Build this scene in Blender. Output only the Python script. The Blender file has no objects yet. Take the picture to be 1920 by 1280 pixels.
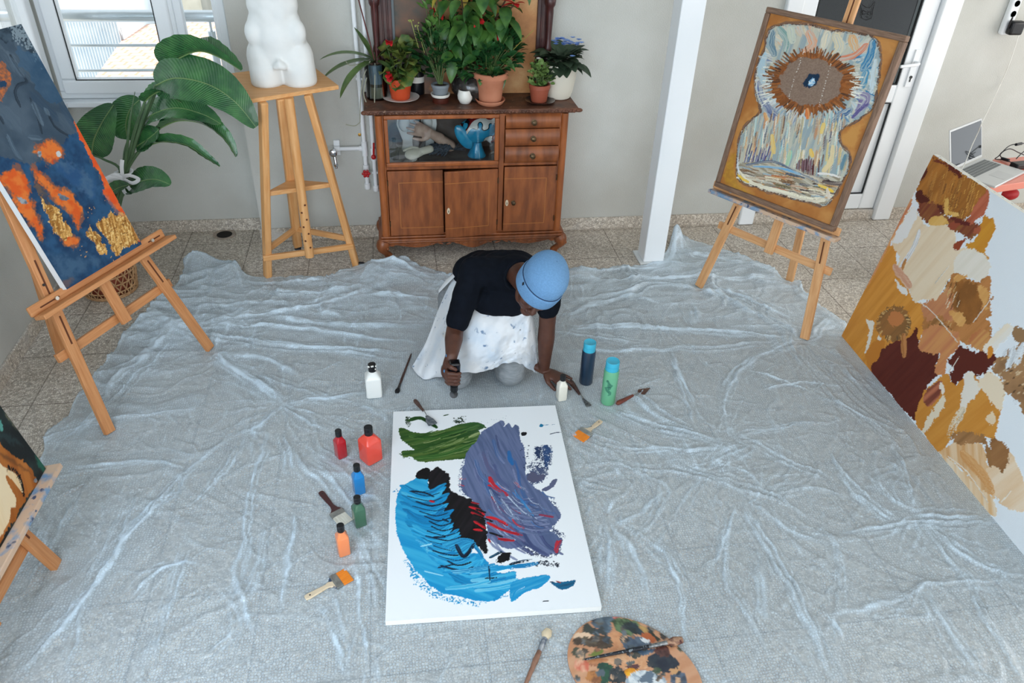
import bpy, bmesh, math, random
import numpy as np
from mathutils import Vector, Matrix, Euler
PI = math.pi
C = bpy.context.scene.collection
SC = bpy.context.scene
random.seed(7)
# ------------------------------------------------------------------ camera
FPX, PITCH, ROLL, YAW, CAMH = 1431.0, math.radians(34.8), math.radians(2.35), math.radians(9.64), 2.4
_fw = np.array([math.sin(YAW)*math.cos(PITCH), math.cos(YAW)*math.cos(PITCH), -math.sin(PITCH)])
_rt0 = np.array([math.cos(YAW), -math.sin(YAW), 0.0]); _up0 = np.cross(_rt0, _fw)
_rt = math.cos(ROLL)*_rt0+math.sin(ROLL)*_up0; _up = -math.sin(ROLL)*_rt0+math.cos(ROLL)*_up0
CAM = np.array([0.0, 0.0, CAMH])
cam = bpy.data.objects.new('camera', bpy.data.cameras.new('camera'))
C.objects.link(cam); SC.camera = cam
cam.matrix_world = Matrix(((_rt[0], _up[0], -_fw[0], 0), (_rt[1], _up[1], -_fw[1], 0), (_rt[2], _up[2], -_fw[2], CAMH), (0, 0, 0, 1)))
cam.data.sensor_width = 36.0; cam.data.lens = 36.0*FPX/1920.0; cam.data.clip_start = 0.05
# measuring helpers: where a line of sight of the photograph meets a real plane of the room
def ray(x, y): return _fw+_rt*((x-960)/FPX)-_up*((y-640)/FPX)
def gz(x, y, z=0.0):
    d = ray(x, y); return Vector(CAM+d*((z-CAMH)/d[2]))
def gY(x, y, Y):
    d = ray(x, y); return Vector(CAM+d*(Y/d[1]))
# ------------------------------------------------------------------ world, light, exposure
w = bpy.data.worlds.new('sky'); SC.world = w; w.use_nodes = True
nt = w.node_tree; bg = nt.nodes['Background']
bg.inputs[0].default_value = (0.90, 0.95, 1.0, 1); bg.inputs[1].default_value = 1.55
def area(name, loc, target, sx, sy, power, col):
    l = bpy.data.lights.new(name, 'AREA'); l.shape = 'RECTANGLE'; l.size = sx; l.size_y = sy; l.energy = power; l.color = col
    o = bpy.data.objects.new(name, l); C.objects.link(o); o.location = loc
    o.rotation_euler = (Vector(target)-Vector(loc)).to_track_quat('-Z', 'Y').to_euler()
    return o
area('window_light_left', (-1.9, 0.9, 1.75), (0.4, 3.3, 0.3), 2.6, 1.7, 86, (0.66, 0.82, 1.0))
sun = bpy.data.objects.new('sun', bpy.data.lights.new('sun', 'SUN')); C.objects.link(sun); sun.data.energy = 9; sun.data.angle = .02; sun.data.color = (1, .97, .92)
sun.rotation_euler = Vector((.25, .85, -1.7)).to_track_quat('-Z', 'Y').to_euler()   # over the roof of the house, onto the roofs outside
area('window_light_front', (-0.6, -3.0, 2.0), (0.3, 4.2, 0.8), 4.8, 2.2, 140, (0.89, 0.95, 1.0))
area('window_light_right', (6.0, 2.2, 2.0), (2.5, 4.0, 0.7), 2.6, 1.8, 66, (1.0, 0.92, 0.83))
SC.view_settings.view_transform = 'Standard'; SC.view_settings.look = 'None'
SC.view_settings.exposure = -0.15; SC.view_settings.gamma = 1.0; SC.view_settings.use_curve_mapping = False

# ------------------------------------------------------------------ helpers
def lin(c):
    c = np.asarray(c, float)/255.0
    return np.where(c <= 0.04045, c/12.92, ((c+0.055)/1.055)**2.4)
def rgb(r, g, b): l = lin((r, g, b)); return (float(l[0]), float(l[1]), float(l[2]), 1.0)
class Mesh:
    """collects vertices and faces in world space, becomes one mesh object"""
    def __init__(s): s.v = []; s.f = []; s.g = []; s.m = []
    def add(s, vs, fs, gs=None, mi=0):
        b = len(s.v); vs = [tuple(map(float, p)) for p in vs]; s.v += vs
        s.g += [tuple(map(float, p)) for p in (gs if gs is not None else vs)]
        s.f += [tuple(b+i for i in f) for f in fs]; s.m += [mi]*len(fs); return s
    def box(s, c, size, R=None, mi=0):
        R = R or Matrix.Identity(3); c = Vector(c); vs = []; gs = []
        for k in range(8):
            q = Vector(((k & 1)-.5, ((k >> 1) & 1)-.5, ((k >> 2) & 1)-.5)); q = Vector((q.x*size[0], q.y*size[1], q.z*size[2]))
            vs.append(c+R@q); gs.append(q+Vector((c.x*3.1, c.y*1.7, c.z*2.3))*0+Vector((c.x, c.y, c.z)))
        return s.add(vs, [(0, 2, 3, 1), (4, 5, 7, 6), (0, 1, 5, 4), (2, 6, 7, 3), (0, 4, 6, 2), (1, 3, 7, 5)], gs, mi)
    def bb(s, x0, x1, y0, y1, z0, z1, mi=0): return s.box(((x0+x1)/2, (y0+y1)/2, (z0+z1)/2), (x1-x0, y1-y0, z1-z0), None, mi)
    def beam(s, a, b, w, t, up=(0, 0, 1), w2=None, t2=None, mi=0):
        """bar from a to b, w wide (across), t thick (along up)"""
        a = Vector(a); b = Vector(b); d = b-a; L = d.length; d.normalize(); up = Vector(up); up = (up-d*up.dot(d)).normalized(); sd = d.cross(up)
        w2 = w2 or w; t2 = t2 or t; vs = []; gs = []; o = random.random()*7
        for (p, ww, tt, l) in ((a, w, t, 0), (b, w2, t2, L)):
            for (i, j) in ((-1, -1), (1, -1), (1, 1), (-1, 1)):
                vs.append(p+sd*(i*ww/2)+up*(j*tt/2)); gs.append((l+o, i*ww/2+o, j*tt/2))
        return s.add(vs, [(3, 2, 1, 0), (4, 5, 6, 7), (0, 1, 5, 4), (1, 2, 6, 5), (2, 3, 7, 6), (3, 0, 4, 7)], gs, mi)
    def tube(s, pts, r, n=10, caps=True, mi=0, flat=1.0, up=None):
        pts = [Vector(p) for p in pts]; k = len(pts)
        rs = r if hasattr(r, '__len__') else [r]*k
        vs = []; gs = []; prev = None; L = 0
        for i, p in enumerate(pts):
            d = (pts[min(i+1, k-1)]-pts[max(i-1, 0)]).normalized()
            if prev is None:
                u = Vector(up) if up else Vector((0, 0, 1))
                if abs(d.dot(u)) > .95: u = Vector((0, 1, 0)) if abs(d.y) < .9 else Vector((1, 0, 0))
            else: u = prev
            u = (u-d*u.dot(d)).normalized(); prev = u; q = d.cross(u)
            if i: L += (p-pts[i-1]).length
            for j in range(n):
                a = 2*PI*j/n; vs.append(p+q*(math.cos(a)*rs[i])+u*(math.sin(a)*rs[i]*flat)); gs.append((L, math.cos(a)*rs[i], math.sin(a)*rs[i]))
        fs = [(i*n+j, i*n+(j+1) % n, (i+1)*n+(j+1) % n, (i+1)*n+j) for i in range(k-1) for j in range(n)]
        if caps: fs += [tuple(range(n))[::-1], tuple((k-1)*n+j for j in range(n))]
        return s.add(vs, fs, gs, mi)
    def lathe(s, prof, c, n=32, axis=(0, 0, 1), mi=0, sx=1.0, sy=1.0, ang=0):
        """prof: list of (radius, height)"""
        R = Vector((0, 0, 1)).rotation_difference(Vector(axis)).to_matrix(); c = Vector(c); vs = []; k = len(prof)
        for (r, h) in prof:
            for j in range(n):
                a = 2*PI*j/n+ang; vs.append(c+R@Vector((math.cos(a)*r*sx, math.sin(a)*r*sy, h)))
        fs = [(i*n+j, i*n+(j+1) % n, (i+1)*n+(j+1) % n, (i+1)*n+j) for i in range(k-1) for j in range(n)]
        if prof[0][0] > 1e-6: fs.append(tuple(range(n))[::-1])
        if prof[-1][0] > 1e-6: fs.append(tuple((k-1)*n+j for j in range(n)))
        return s.add(vs, fs, None, mi)
    def ell(s, c, r, R=None, n=16, m=10, mi=0):
        c = Vector(c); R = R or Matrix.Identity(3); r = (r, r, r) if not hasattr(r, '__len__') else r
        vs = [c+R@Vector((0, 0, -r[2]))]
        for i in range(1, m):
            t = PI*i/m-PI/2
            for j in range(n):
                a = 2*PI*j/n; vs.append(c+R@Vector((math.cos(a)*math.cos(t)*r[0], math.sin(a)*math.cos(t)*r[1], math.sin(t)*r[2])))
        vs.append(c+R@Vector((0, 0, r[2]))); N = len(vs)-1
        fs = [(0, 1+(j+1) % n, 1+j) for j in range(n)]
        fs += [(1+i*n+j, 1+i*n+(j+1) % n, 1+(i+1)*n+(j+1) % n, 1+(i+1)*n+j) for i in range(m-2) for j in range(n)]
        fs += [(N, 1+(m-2)*n+j, 1+(m-2)*n+(j+1) % n) for j in range(n)]
        return s.add(vs, fs, None, mi)
    def grid(s, P, gs=None, mi=0, closed=False):
        """P[i][j] array of points"""
        k = len(P); n = len(P[0]); vs = [p for row in P for p in row]
        g = [p for row in gs for p in row] if gs is not None else None
        fs = [(i*n+j, i*n+(j+1) % n, (i+1)*n+(j+1) % n, (i+1)*n+j) for i in range(k-1) for j in range(n if closed else n-1)]
        return s.add(vs, fs, g, mi)
    def prism(s, pts, off, mi=0):
        """flat outline (list of 3D points) extruded by vector off"""
        pts = [Vector(p) for p in pts]; off = Vector(off); n = len(pts)
        nn = Vector((0, 0, 0))
        for i in range(n): nn += (pts[i]-pts[0]).cross(pts[(i+1) % n]-pts[0])
        if nn.dot(off) > 0: pts = pts[::-1]
        vs = pts+[p+off for p in pts]
        return s.add(vs, [tuple(range(n)), tuple(range(2*n-1, n-1, -1))]+[(i, i+n, (i+1) % n+n, (i+1) % n) for i in range(n)], None, mi)
def props(o, label=None, cat=None, group=None, kind=None):
    if label: o['label'] = label
    if cat: o['category'] = cat
    if group: o['group'] = group
    if kind: o['kind'] = kind
    return o
def thing(name, loc, label, cat, group=None):
    o = bpy.data.objects.new(name, None); C.objects.link(o); o.location = Vector(loc); o.empty_display_size = .05
    return props(o, label, cat, group)
def wloc(o):
    p = Vector((0, 0, 0))
    while o is not None: p = p+o.location; o = o.parent
    return p
def put(name, M, mat, parent=None, smooth=38, bevel=0, base=None, label=None, cat=None, group=None, kind=None, sub=0, solid=0, seg=2, recalc=False):
    """one mesh object from world-space geometry; parented objects share their thing's origin"""
    me = bpy.data.meshes.new(name)
    V = np.array(M.v, float)
    if parent is not None: O = wloc(parent)
    elif base is not None: O = Vector(base)
    else: mn = V.min(0); mx = V.max(0); O = Vector(((mn[0]+mx[0])/2, (mn[1]+mx[1])/2, mn[2]))
    V = V-np.array(O)
    me.from_pydata(V.tolist(), [], M.f)
    if recalc:
        bm = bmesh.new(); bm.from_mesh(me); bmesh.ops.recalc_face_normals(bm, faces=bm.faces); bm.to_mesh(me); bm.free()
    at = me.attributes.new('gc', 'FLOAT_VECTOR', 'POINT'); at.data.foreach_set('vector', np.array(M.g, np.float32).ravel())
    for m in (mat if isinstance(mat, (list, tuple)) else [mat]): me.materials.append(m)
    if any(M.m): me.polygons.foreach_set('material_index', M.m)
    if smooth:
        me.polygons.foreach_set('use_smooth', [True]*len(me.polygons))
        if smooth < 180: me.set_sharp_from_angle(angle=math.radians(smooth))
    me.update()
    o = bpy.data.objects.new(name, me); C.objects.link(o)
    if parent is not None: o.parent = parent
    else: o.location = O
    if solid: md = o.modifiers.new('solid', 'SOLIDIFY'); md.thickness = solid; md.offset = 0
    if bevel: md = o.modifiers.new('bevel', 'BEVEL'); md.width = bevel; md.segments = seg; md.limit_method = 'ANGLE'; md.angle_limit = math.radians(40); md.harden_normals = False
    if sub: md = o.modifiers.new('sub', 'SUBSURF'); md.levels = sub; md.render_levels = sub
    return props(o, label, cat, group, kind)
def copy_tree(o, parent=None):
    c = o.copy(); C.objects.link(c)
    if parent is not None: c.parent = parent
    for ch in list(o.children): copy_tree(ch, c)
    return c
# ------------------------------------------------------------------ numpy noise
def vnoise(x, y, seed=0):
    x = np.asarray(x, float); y = np.asarray(y, float)
    rs = np.random.RandomState(seed); G = rs.rand(256, 256)
    xi = np.floor(x).astype(int); yi = np.floor(y).astype(int); xf = x-xi; yf = y-yi
    u = xf*xf*(3-2*xf); v = yf*yf*(3-2*yf)
    a = G[xi % 256, yi % 256]; b = G[(xi+1) % 256, yi % 256]; c = G[xi % 256, (yi+1) % 256]; d = G[(xi+1) % 256, (yi+1) % 256]
    return (a*(1-u)+b*u)*(1-v)+(c*(1-u)+d*u)*v
def fbm(x, y, seed=0, o=4):
    r = 0; a = .5; t = 0
    for k in range(o): r = r+a*vnoise(x*2**k+k*17.3, y*2**k+k*9.1, seed+k); t += a; a *= .55
    return r/t
# ------------------------------------------------------------------ materials
MC = {}
def nodes(name):
    m = bpy.data.materials.new(name); m.use_nodes = True; return m, m.node_tree, m.node_tree.nodes['Principled BSDF']
def mat(name, c, rough=.5, metal=0, c2=None, scale=20, bump=0, bscale=None, spec=.5, stretch=None, coord='gc', trans=0, alpha=1, sheen=0, coat=0, emit=None, detail=6, mixlo=.35, mixhi=.65, ior=1.45, sss=0, blotch=None):
    if name in MC: return MC[name]
    m, T, b = nodes(name); N = T.nodes; L = T.links
    b.inputs['Base Color'].default_value = rgb(*c); b.inputs['Roughness'].default_value = rough; b.inputs['Metallic'].default_value = metal
    b.inputs['Specular IOR Level'].default_value = spec; b.inputs['Transmission Weight'].default_value = trans; b.inputs['Alpha'].default_value = alpha
    b.inputs['IOR'].default_value = ior; b.inputs['Sheen Weight'].default_value = sheen; b.inputs['Coat Weight'].default_value = coat
    if sss: b.inputs['Subsurface Weight'].default_value = sss; b.inputs['Subsurface Scale'].default_value = .01
    if emit: b.inputs['Emission Color'].default_value = rgb(*emit[0]); b.inputs['Emission Strength'].default_value = emit[1]
    if c2 or bump:
        if coord == 'gc': tc = N.new('ShaderNodeAttribute'); tc.attribute_name = 'gc'; src = tc.outputs['Vector']
        else: tc = N.new('ShaderNodeTexCoord'); src = tc.outputs[coord]
        mp = N.new('ShaderNodeMapping'); L.new(src, mp.inputs[0])
        if stretch: mp.inputs['Scale'].default_value = stretch
    if c2:
        n = N.new('ShaderNodeTexNoise'); n.inputs['Scale'].default_value = scale; n.inputs['Detail'].default_value = detail; L.new(mp.outputs[0], n.inputs['Vector'])
        r = N.new('ShaderNodeValToRGB'); r.color_ramp.elements[0].position = mixlo; r.color_ramp.elements[1].position = mixhi
        r.color_ramp.elements[0].color = rgb(*c); r.color_ramp.elements[1].color = rgb(*c2); L.new(n.outputs[0], r.inputs[0]); out = r.outputs[0]
        if blotch:
            n3 = N.new('ShaderNodeTexNoise'); n3.inputs['Scale'].default_value = blotch[1]; n3.inputs['Detail'].default_value = 5; L.new(src, n3.inputs['Vector'])
            r3 = N.new('ShaderNodeValToRGB'); r3.color_ramp.elements[0].position = blotch[2]; r3.color_ramp.elements[1].position = blotch[3]; L.new(n3.outputs[0], r3.inputs[0])
            mx = N.new('ShaderNodeMix'); mx.data_type = 'RGBA'; L.new(r3.outputs[0], mx.inputs['Factor']); L.new(out, mx.inputs['A']); mx.inputs['B'].default_value = rgb(*blotch[0]); out = mx.outputs['Result']
        L.new(out, b.inputs['Base Color'])
    if bump:
        n2 = N.new('ShaderNodeTexNoise'); n2.inputs['Scale'].default_value = bscale or scale; n2.inputs['Detail'].default_value = 5; L.new(mp.outputs[0], n2.inputs['Vector'])
        bp = N.new('ShaderNodeBump'); bp.inputs['Strength'].default_value = bump; bp.inputs['Distance'].default_value = .004; L.new(n2.outputs[0], bp.inputs['Height']); L.new(bp.outputs[0], b.inputs['Normal'])
    MC[name] = m; return m
def vcol_mat(name, rough=.45, bump=0, bscale=300, coat=0, attr='Col', spec=.5):
    m, T, b = nodes(name); N = T.nodes; L = T.links
    a = N.new('ShaderNodeAttribute'); a.attribute_name = attr; L.new(a.outputs['Color'], b.inputs['Base Color'])
    b.inputs['Roughness'].default_value = rough; b.inputs['Coat Weight'].default_value = coat; b.inputs['Specular IOR Level'].default_value = spec
    if bump:
        n2 = N.new('ShaderNodeTexNoise'); n2.inputs['Scale'].default_value = bscale; n2.inputs['Detail'].default_value = 4
        tc = N.new('ShaderNodeTexCoord'); L.new(tc.outputs['Object'], n2.inputs['Vector'])
        bp = N.new('ShaderNodeBump'); bp.inputs['Strength'].default_value = bump; bp.inputs['Distance'].default_value = .002; L.new(n2.outputs[0], bp.inputs['Height']); L.new(bp.outputs[0], b.inputs['Normal'])
    return m
WOOD = mat('beech_wood', (206, 150, 98), .5, c2=(222, 172, 122), scale=9, stretch=(.9, 14, 14), bump=.08, detail=5)
WOODL = mat('beech_wood_warm', (190, 126, 76), .5, c2=(206, 146, 96), scale=9, stretch=(.9, 14, 14), bump=.08, detail=5)
PINE = mat('pine_wood', (212, 152, 92), .48, c2=(226, 174, 118), scale=7, stretch=(.8, 10, 10), bump=.08, detail=5)
WALL = mat('painted_plaster', (194, 195, 189), .85, c2=(201, 202, 197), scale=3, coord='Object', bump=.55, bscale=140, spec=.2, blotch=((184, 182, 174), 1.1, .5, .8))
PVC = mat('white_pvc', (238, 243, 246), .32, c2=(242, 246, 249), scale=2, coord='Object')
WHITE = mat('white_paint', (228, 232, 233), .5, c2=(220, 226, 228), scale=6, coord='Object')
STEEL = mat('brushed_steel', (190, 196, 202), .28, 1, c2=(170, 178, 186), scale=30)
CHROME = mat('chrome', (200, 203, 206), .15, 1)
BLACKP = mat('black_plastic', (14, 16, 20), .35, c2=(22, 24, 28), scale=40)
# plain glass that keeps its reflections but lets light through
def glass_mat(name, tint=(1, 1, 1), refl=1.0, rough=0.02):
    if name in MC: return MC[name]
    m = bpy.data.materials.new(name); m.use_nodes = True; T = m.node_tree; N = T.nodes; L = T.links
    N.remove(N['Principled BSDF']); o = N['Material Output']
    t = N.new('ShaderNodeBsdfTransparent'); t.inputs[0].default_value = (*tint, 1)
    g = N.new('ShaderNodeBsdfGlossy'); g.inputs['Roughness'].default_value = rough
    fr = N.new('ShaderNodeFresnel'); fr.inputs[0].default_value = 1.5
    mu = N.new('ShaderNodeMath'); mu.operation = 'MULTIPLY'; mu.inputs[1].default_value = refl; mu.use_clamp = True; L.new(fr.outputs[0], mu.inputs[0])
    mx = N.new('ShaderNodeMixShader'); L.new(mu.outputs[0], mx.inputs[0]); L.new(t.outputs[0], mx.inputs[1]); L.new(g.outputs[0], mx.inputs[2]); L.new(mx.outputs[0], o.inputs[0])
    MC[name] = m; return m
GLASS = glass_mat('window_glass', (.96, .98, .98), .6)

# ------------------------------------------------------------------ terrazzo floor
def terrazzo(name, tile=True):
    m, T, b = nodes(name); N = T.nodes; L = T.links
    tc = N.new('ShaderNodeTexCoord'); src = tc.outputs['Object']
    # curved rows of small chips: warp coordinates, then cell noise
    nz = N.new('ShaderNodeTexNoise'); nz.inputs['Scale'].default_value = 5.0; nz.inputs['Detail'].default_value = 1; L.new(src, nz.inputs['Vector'])
    sb = N.new('ShaderNodeVectorMath'); sb.operation = 'SCALE'; sb.inputs['Scale'].default_value = .10; L.new(nz.outputs['Color'], sb.inputs[0])
    ad = N.new('ShaderNodeVectorMath'); ad.operation = 'ADD'; L.new(src, ad.inputs[0]); L.new(sb.outputs[0], ad.inputs[1])
    vo = N.new('ShaderNodeTexVoronoi'); vo.inputs['Scale'].default_value = 105; vo.inputs['Randomness'].default_value = .55; L.new(ad.outputs[0], vo.inputs['Vector'])
    ve = N.new('ShaderNodeTexVoronoi'); ve.feature = 'DISTANCE_TO_EDGE'; ve.inputs['Scale'].default_value = 105; ve.inputs['Randomness'].default_value = .55; L.new(ad.outputs[0], ve.inputs['Vector'])
    sp = N.new('ShaderNodeSeparateColor'); L.new(vo.outputs['Color'], sp.inputs[0])
    r = N.new('ShaderNodeValToRGB'); e = r.color_ramp.elements; e[0].position = 0; e[0].color = rgb(190, 180, 168); e[1].position = 1; e[1].color = rgb(250, 244, 234)
    x = e.new(.5); x.color = rgb(222, 213, 200); L.new(sp.outputs[0], r.inputs[0])
    r2 = N.new('ShaderNodeValToRGB'); r2.color_ramp.elements[0].position = .04; r2.color_ramp.elements[1].position = .16; r2.color_ramp.elements[0].color = (.33, .32, .31, 1); L.new(ve.outputs['Distance'], r2.inputs[0])
    mu = N.new('ShaderNodeMix'); mu.data_type = 'RGBA'; mu.blend_type = 'MULTIPLY'; mu.inputs['Factor'].default_value = .62; L.new(r.outputs[0], mu.inputs['A']); L.new(r2.outputs[0], mu.inputs['B'])
    n4 = N.new('ShaderNodeTexNoise'); n4.inputs['Scale'].default_value = 2.2; n4.inputs['Detail'].default_value = 4; L.new(src, n4.inputs['Vector'])
    r4 = N.new('ShaderNodeValToRGB'); r4.color_ramp.elements[0].position = .3; r4.color_ramp.elements[0].color = rgb(232, 228, 222); r4.color_ramp.elements[1].position = .7; r4.color_ramp.elements[1].color = (1, 1, 1, 1); L.new(n4.outputs[0], r4.inputs[0])
    m2 = N.new('ShaderNodeMix'); m2.data_type = 'RGBA'; m2.blend_type = 'MULTIPLY'; m2.inputs['Factor'].default_value = 1; L.new(mu.outputs['Result'], m2.inputs['A']); L.new(r4.outputs[0], m2.inputs['B'])
    out = m2.outputs['Result']
    if tile:
        br = N.new('ShaderNodeTexBrick'); br.offset = 0; br.inputs['Scale'].default_value = 1; br.inputs['Brick Width'].default_value = .4; br.inputs['Row Height'].default_value = .4
        br.inputs['Mortar Size'].default_value = .0035; br.inputs['Color1'].default_value = (1, 1, 1, 1); br.inputs['Color2'].default_value = (.93, .93, .93, 1); br.inputs['Mortar'].default_value = (.5, .48, .46, 1)
        mpp = N.new('ShaderNodeMapping'); mpp.inputs['Location'].default_value = (.18, .1, 0); L.new(src, mpp.inputs[0]); L.new(mpp.outputs[0], br.inputs['Vector'])
        m3 = N.new('ShaderNodeMix'); m3.data_type = 'RGBA'; m3.blend_type = 'MULTIPLY'; m3.inputs['Factor'].default_value = 1; L.new(out, m3.inputs['A']); L.new(br.outputs[0], m3.inputs['B']); out = m3.outputs['Result']
    else:
        n5 = N.new('ShaderNodeTexNoise'); n5.inputs['Scale'].default_value = 3; n5.inputs['Detail'].default_value = 6; L.new(src, n5.inputs['Vector'])
        r5 = N.new('ShaderNodeValToRGB'); r5.color_ramp.elements[0].position = .54; r5.color_ramp.elements[1].position = .66; L.new(n5.outputs[0], r5.inputs[0])
        m3 = N.new('ShaderNodeMix'); m3.data_type = 'RGBA'; L.new(r5.outputs[0], m3.inputs['Factor']); L.new(out, m3.inputs['A']); m3.inputs['B'].default_value = rgb(200, 196, 190); out = m3.outputs['Result']
    L.new(out, b.inputs['Base Color']); b.inputs['Roughness'].default_value = .62
    bp = N.new('ShaderNodeBump'); bp.inputs['Strength'].default_value = .4; bp.inputs['Distance'].default_value = .002; L.new(r2.outputs[0], bp.inputs['Height']); L.new(bp.outputs[0], b.inputs['Normal'])
    return m
TERR = terrazzo('terrazzo_tile'); TERRB = terrazzo('terrazzo_skirting', False)

# ------------------------------------------------------------------ room shell
XL, YB, YR, XP = -1.97, 4.735, 4.90, -0.90      # left wall, main back wall, recessed window wall, corner between them
Mh = Mesh(); Mh.bb(-3.4, 6.2, -2.2, 5.3, -.12, 0); put('floor', Mh, TERR, kind='structure', smooth=0, base=(0, 0, 0))
# back wall: built around the window opening (left) and the door opening (right)
WX0, WX1, WZ0, WZ1 = -1.945, -0.93, .90, 2.35
DX0, DX1, DZ1 = 2.42, 3.60, 2.25
Mh = Mesh()
Mh.bb(XL-.12, XP, YR, YR+.25, 0, WZ0-.03); Mh.bb(XL-.12, XP, YR, YR+.25, WZ1, 3)
Mh.bb(XL-.12, WX0-.02, YR, YR+.25, WZ0-.03, WZ1)
Mh.bb(XP, DX0, YB, YR+.25, 0, 3); Mh.bb(DX0, DX1, YB, YR+.25, DZ1, 3); Mh.bb(DX1, 6.2, YB, YR+.25, 0, 3)
put('wall_back', Mh, WALL, kind='structure', smooth=0, base=(0, YB, 0))
Mh = Mesh()   # left wall with its own window near the corner
LY0, LY1 = 3.55, 4.84
Mh.bb(XL-.12, XL, -2.2, LY0, 0, 3); Mh.bb(XL-.12, XL, LY0, YR, 0, WZ0-.03); Mh.bb(XL-.12, XL, LY0, YR, WZ1, 3); Mh.bb(XL-.12, XL, LY1+.04, YR, WZ0-.03, WZ1)
put('wall_left', Mh, WALL, kind='structure', smooth=0, base=(XL, 0, 0))
Mh = Mesh(); Mh.bb(-2.4, 6.2, -2.2, 5.3, 3.0, 3.1); put('ceiling', Mh, WHITE, kind='structure', smooth=0)
Mh = Mesh(); Mh.bb(XL+.014, XP, YR-.014, YR, 0, .085); Mh.bb(XP-.014, XP, YB, YR-.014, 0, .085); Mh.bb(XP-.014, DX0-.0, YB-.014, YB, 0, .085); Mh.bb(DX1, 6.2, YB-.014, YB, 0, .085)
put('baseboard_back', Mh, TERRB, kind='structure', smooth=0, bevel=.003, base=(0, YB, 0))
Mh = Mesh(); Mh.bb(XL, XL+.014, -2.2, YR-.014, 0, .085); put('baseboard_left', Mh, TERRB, kind='structure', smooth=0, bevel=.003, base=(XL, 0, 0))
# ---------------- windows
GASK = mat('rubber_gasket', (40, 44, 46), .7)
def ring(M, x0, x1, z0, z1, y0, y1, w):
    M.bb(x0, x1, y0, y1, z0, z0+w); M.bb(x0, x1, y0, y1, z1-w, z1); M.bb(x0, x0+w, y0, y1, z0+w, z1-w); M.bb(x1-w, x1, y0, y1, z0+w, z1-w)
win = thing('window_1', ((WX0+WX1)/2, YR, WZ0), None, None); win['kind'] = 'structure'
Mh = Mesh(); ring(Mh, WX0, WX1, WZ0, WZ1, YR-.01, YR+.06, .045); Mh.bb(-1.262, -1.212, YR-.01, YR+.06, WZ0+.045, WZ1-.045); put('window_frame', Mh, PVC, win, bevel=.005)
Mh = Mesh(); ring(Mh, WX0+.03, -1.235, WZ0+.03, WZ1-.03, YR-.03, YR+.045, .085); sash = put('sash', Mh, PVC, win, bevel=.012, seg=3)
Mh = Mesh(); Mh.bb(WX0+.11, -1.315, YR+.01, YR+.014, WZ0+.11, WZ1-.11); put('glass_pane', Mh, GLASS, sash, smooth=0)
Mh = Mesh(); ring(Mh, WX0+.112, -1.317, WZ0+.112, WZ1-.112, YR-.0295, YR-.02, .004); put('gasket', Mh, GASK, sash)
Mh = Mesh(); ring(Mh, -1.215, WX1-.02, WZ0+.03, WZ1-.03, YR-.005, YR+.045, .05); s2 = put('sash', Mh, PVC, win, bevel=.008)
Mh = Mesh(); Mh.bb(-1.17, WX1-.065, YR+.01, YR+.014, WZ0+.075, WZ1-.075); put('glass_pane', Mh, GLASS, s2, smooth=0)
for z in (1.02, 1.62): Mh = Mesh(); Mh.tube([(-1.236, YR-.036, z), (-1.236, YR-.036, z+.09)], .010, 12); put('hinge', Mh, PVC, win)
Mh = Mesh(); Mh.bb(XL, XP+.02, YR-.075, YR+.03, WZ0-.035, WZ0-.002); put('window_sill', Mh, PVC, win, bevel=.006)
win2 = thing('window_2', (XL, (LY0+LY1)/2, WZ0), None, None); win2['kind'] = 'structure'
def ringY(M, y0, y1, z0, z1, x0, x1, w):
    M.bb(x0, x1, y0, y1, z0, z0+w); M.bb(x0, x1, y0, y1, z1-w, z1); M.bb(x0, x1, y0, y0+w, z0+w, z1-w); M.bb(x0, x1, y1-w, y1, z0+w, z1-w)
Mh = Mesh(); ringY(Mh, LY0, LY1+.03, WZ0, WZ1, XL-.06, XL+.01, .05); Mh.bb(XL-.06, XL+.01, 4.17, 4.22, WZ0+.05, WZ1-.05); put('window_frame', Mh, PVC, win2, bevel=.005)
for a, b in ((LY0+.03, 4.18), (4.21, LY1)):
    Mh = Mesh(); ringY(Mh, a, b, WZ0+.03, WZ1-.03, XL-.045, XL+.03, .08); s2 = put('sash', Mh, PVC, win2, bevel=.012, seg=3)
    Mh = Mesh(); Mh.bb(XL-.014, XL-.01, a+.07, b-.07, WZ0+.10, WZ1-.10); put('glass_pane', Mh, GLASS, s2, smooth=0)
Mh = Mesh(); Mh.bb(XL-.03, XL+.07, LY0-.03, YR-.076, WZ0-.035, WZ0-.002); put('window_sill', Mh, PVC, win2, bevel=.006)
# ---------------- balcony door
door = thing('door_1', ((DX0+DX1)/2, YB, 0), None, None); door['kind'] = 'structure'
Mh = Mesh(); Mh.bb(DX0, DX0+.11, YB-.035, YB+.09, .0, DZ1); Mh.bb(DX1-.13, DX1, YB-.035, YB+.09, 0, DZ1); Mh.bb(DX0+.11, DX1-.13, YB-.03, YB+.09, DZ1-.11, DZ1)
put('door_frame', Mh, PVC, door, bevel=.008)
Mh = Mesh(); Mh.bb(DX0+.11, DX1-.13, YB-.01, YB+.15, 0, .075); put('threshold', Mh, TERRB, door, bevel=.003)
Mh = Mesh(); x0, x1, y0, y1 = DX0+.115, DX1-.135, YB, YB+.065
Mh.bb(x0, x0+.105, y0, y1, .08, DZ1-.115); Mh.bb(x1-.12, x1, y0, y1, .08, DZ1-.115); Mh.bb(x0+.105, x1-.12, y0, y1, .08, .20); Mh.bb(x0+.105, x1-.12, y0, y1, .86, .98); Mh.bb(x0+.105, x1-.12, y0, y1, DZ1-.23, DZ1-.115)
leaf = put('door_leaf', Mh, PVC, door, bevel=.01, seg=3)
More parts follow.
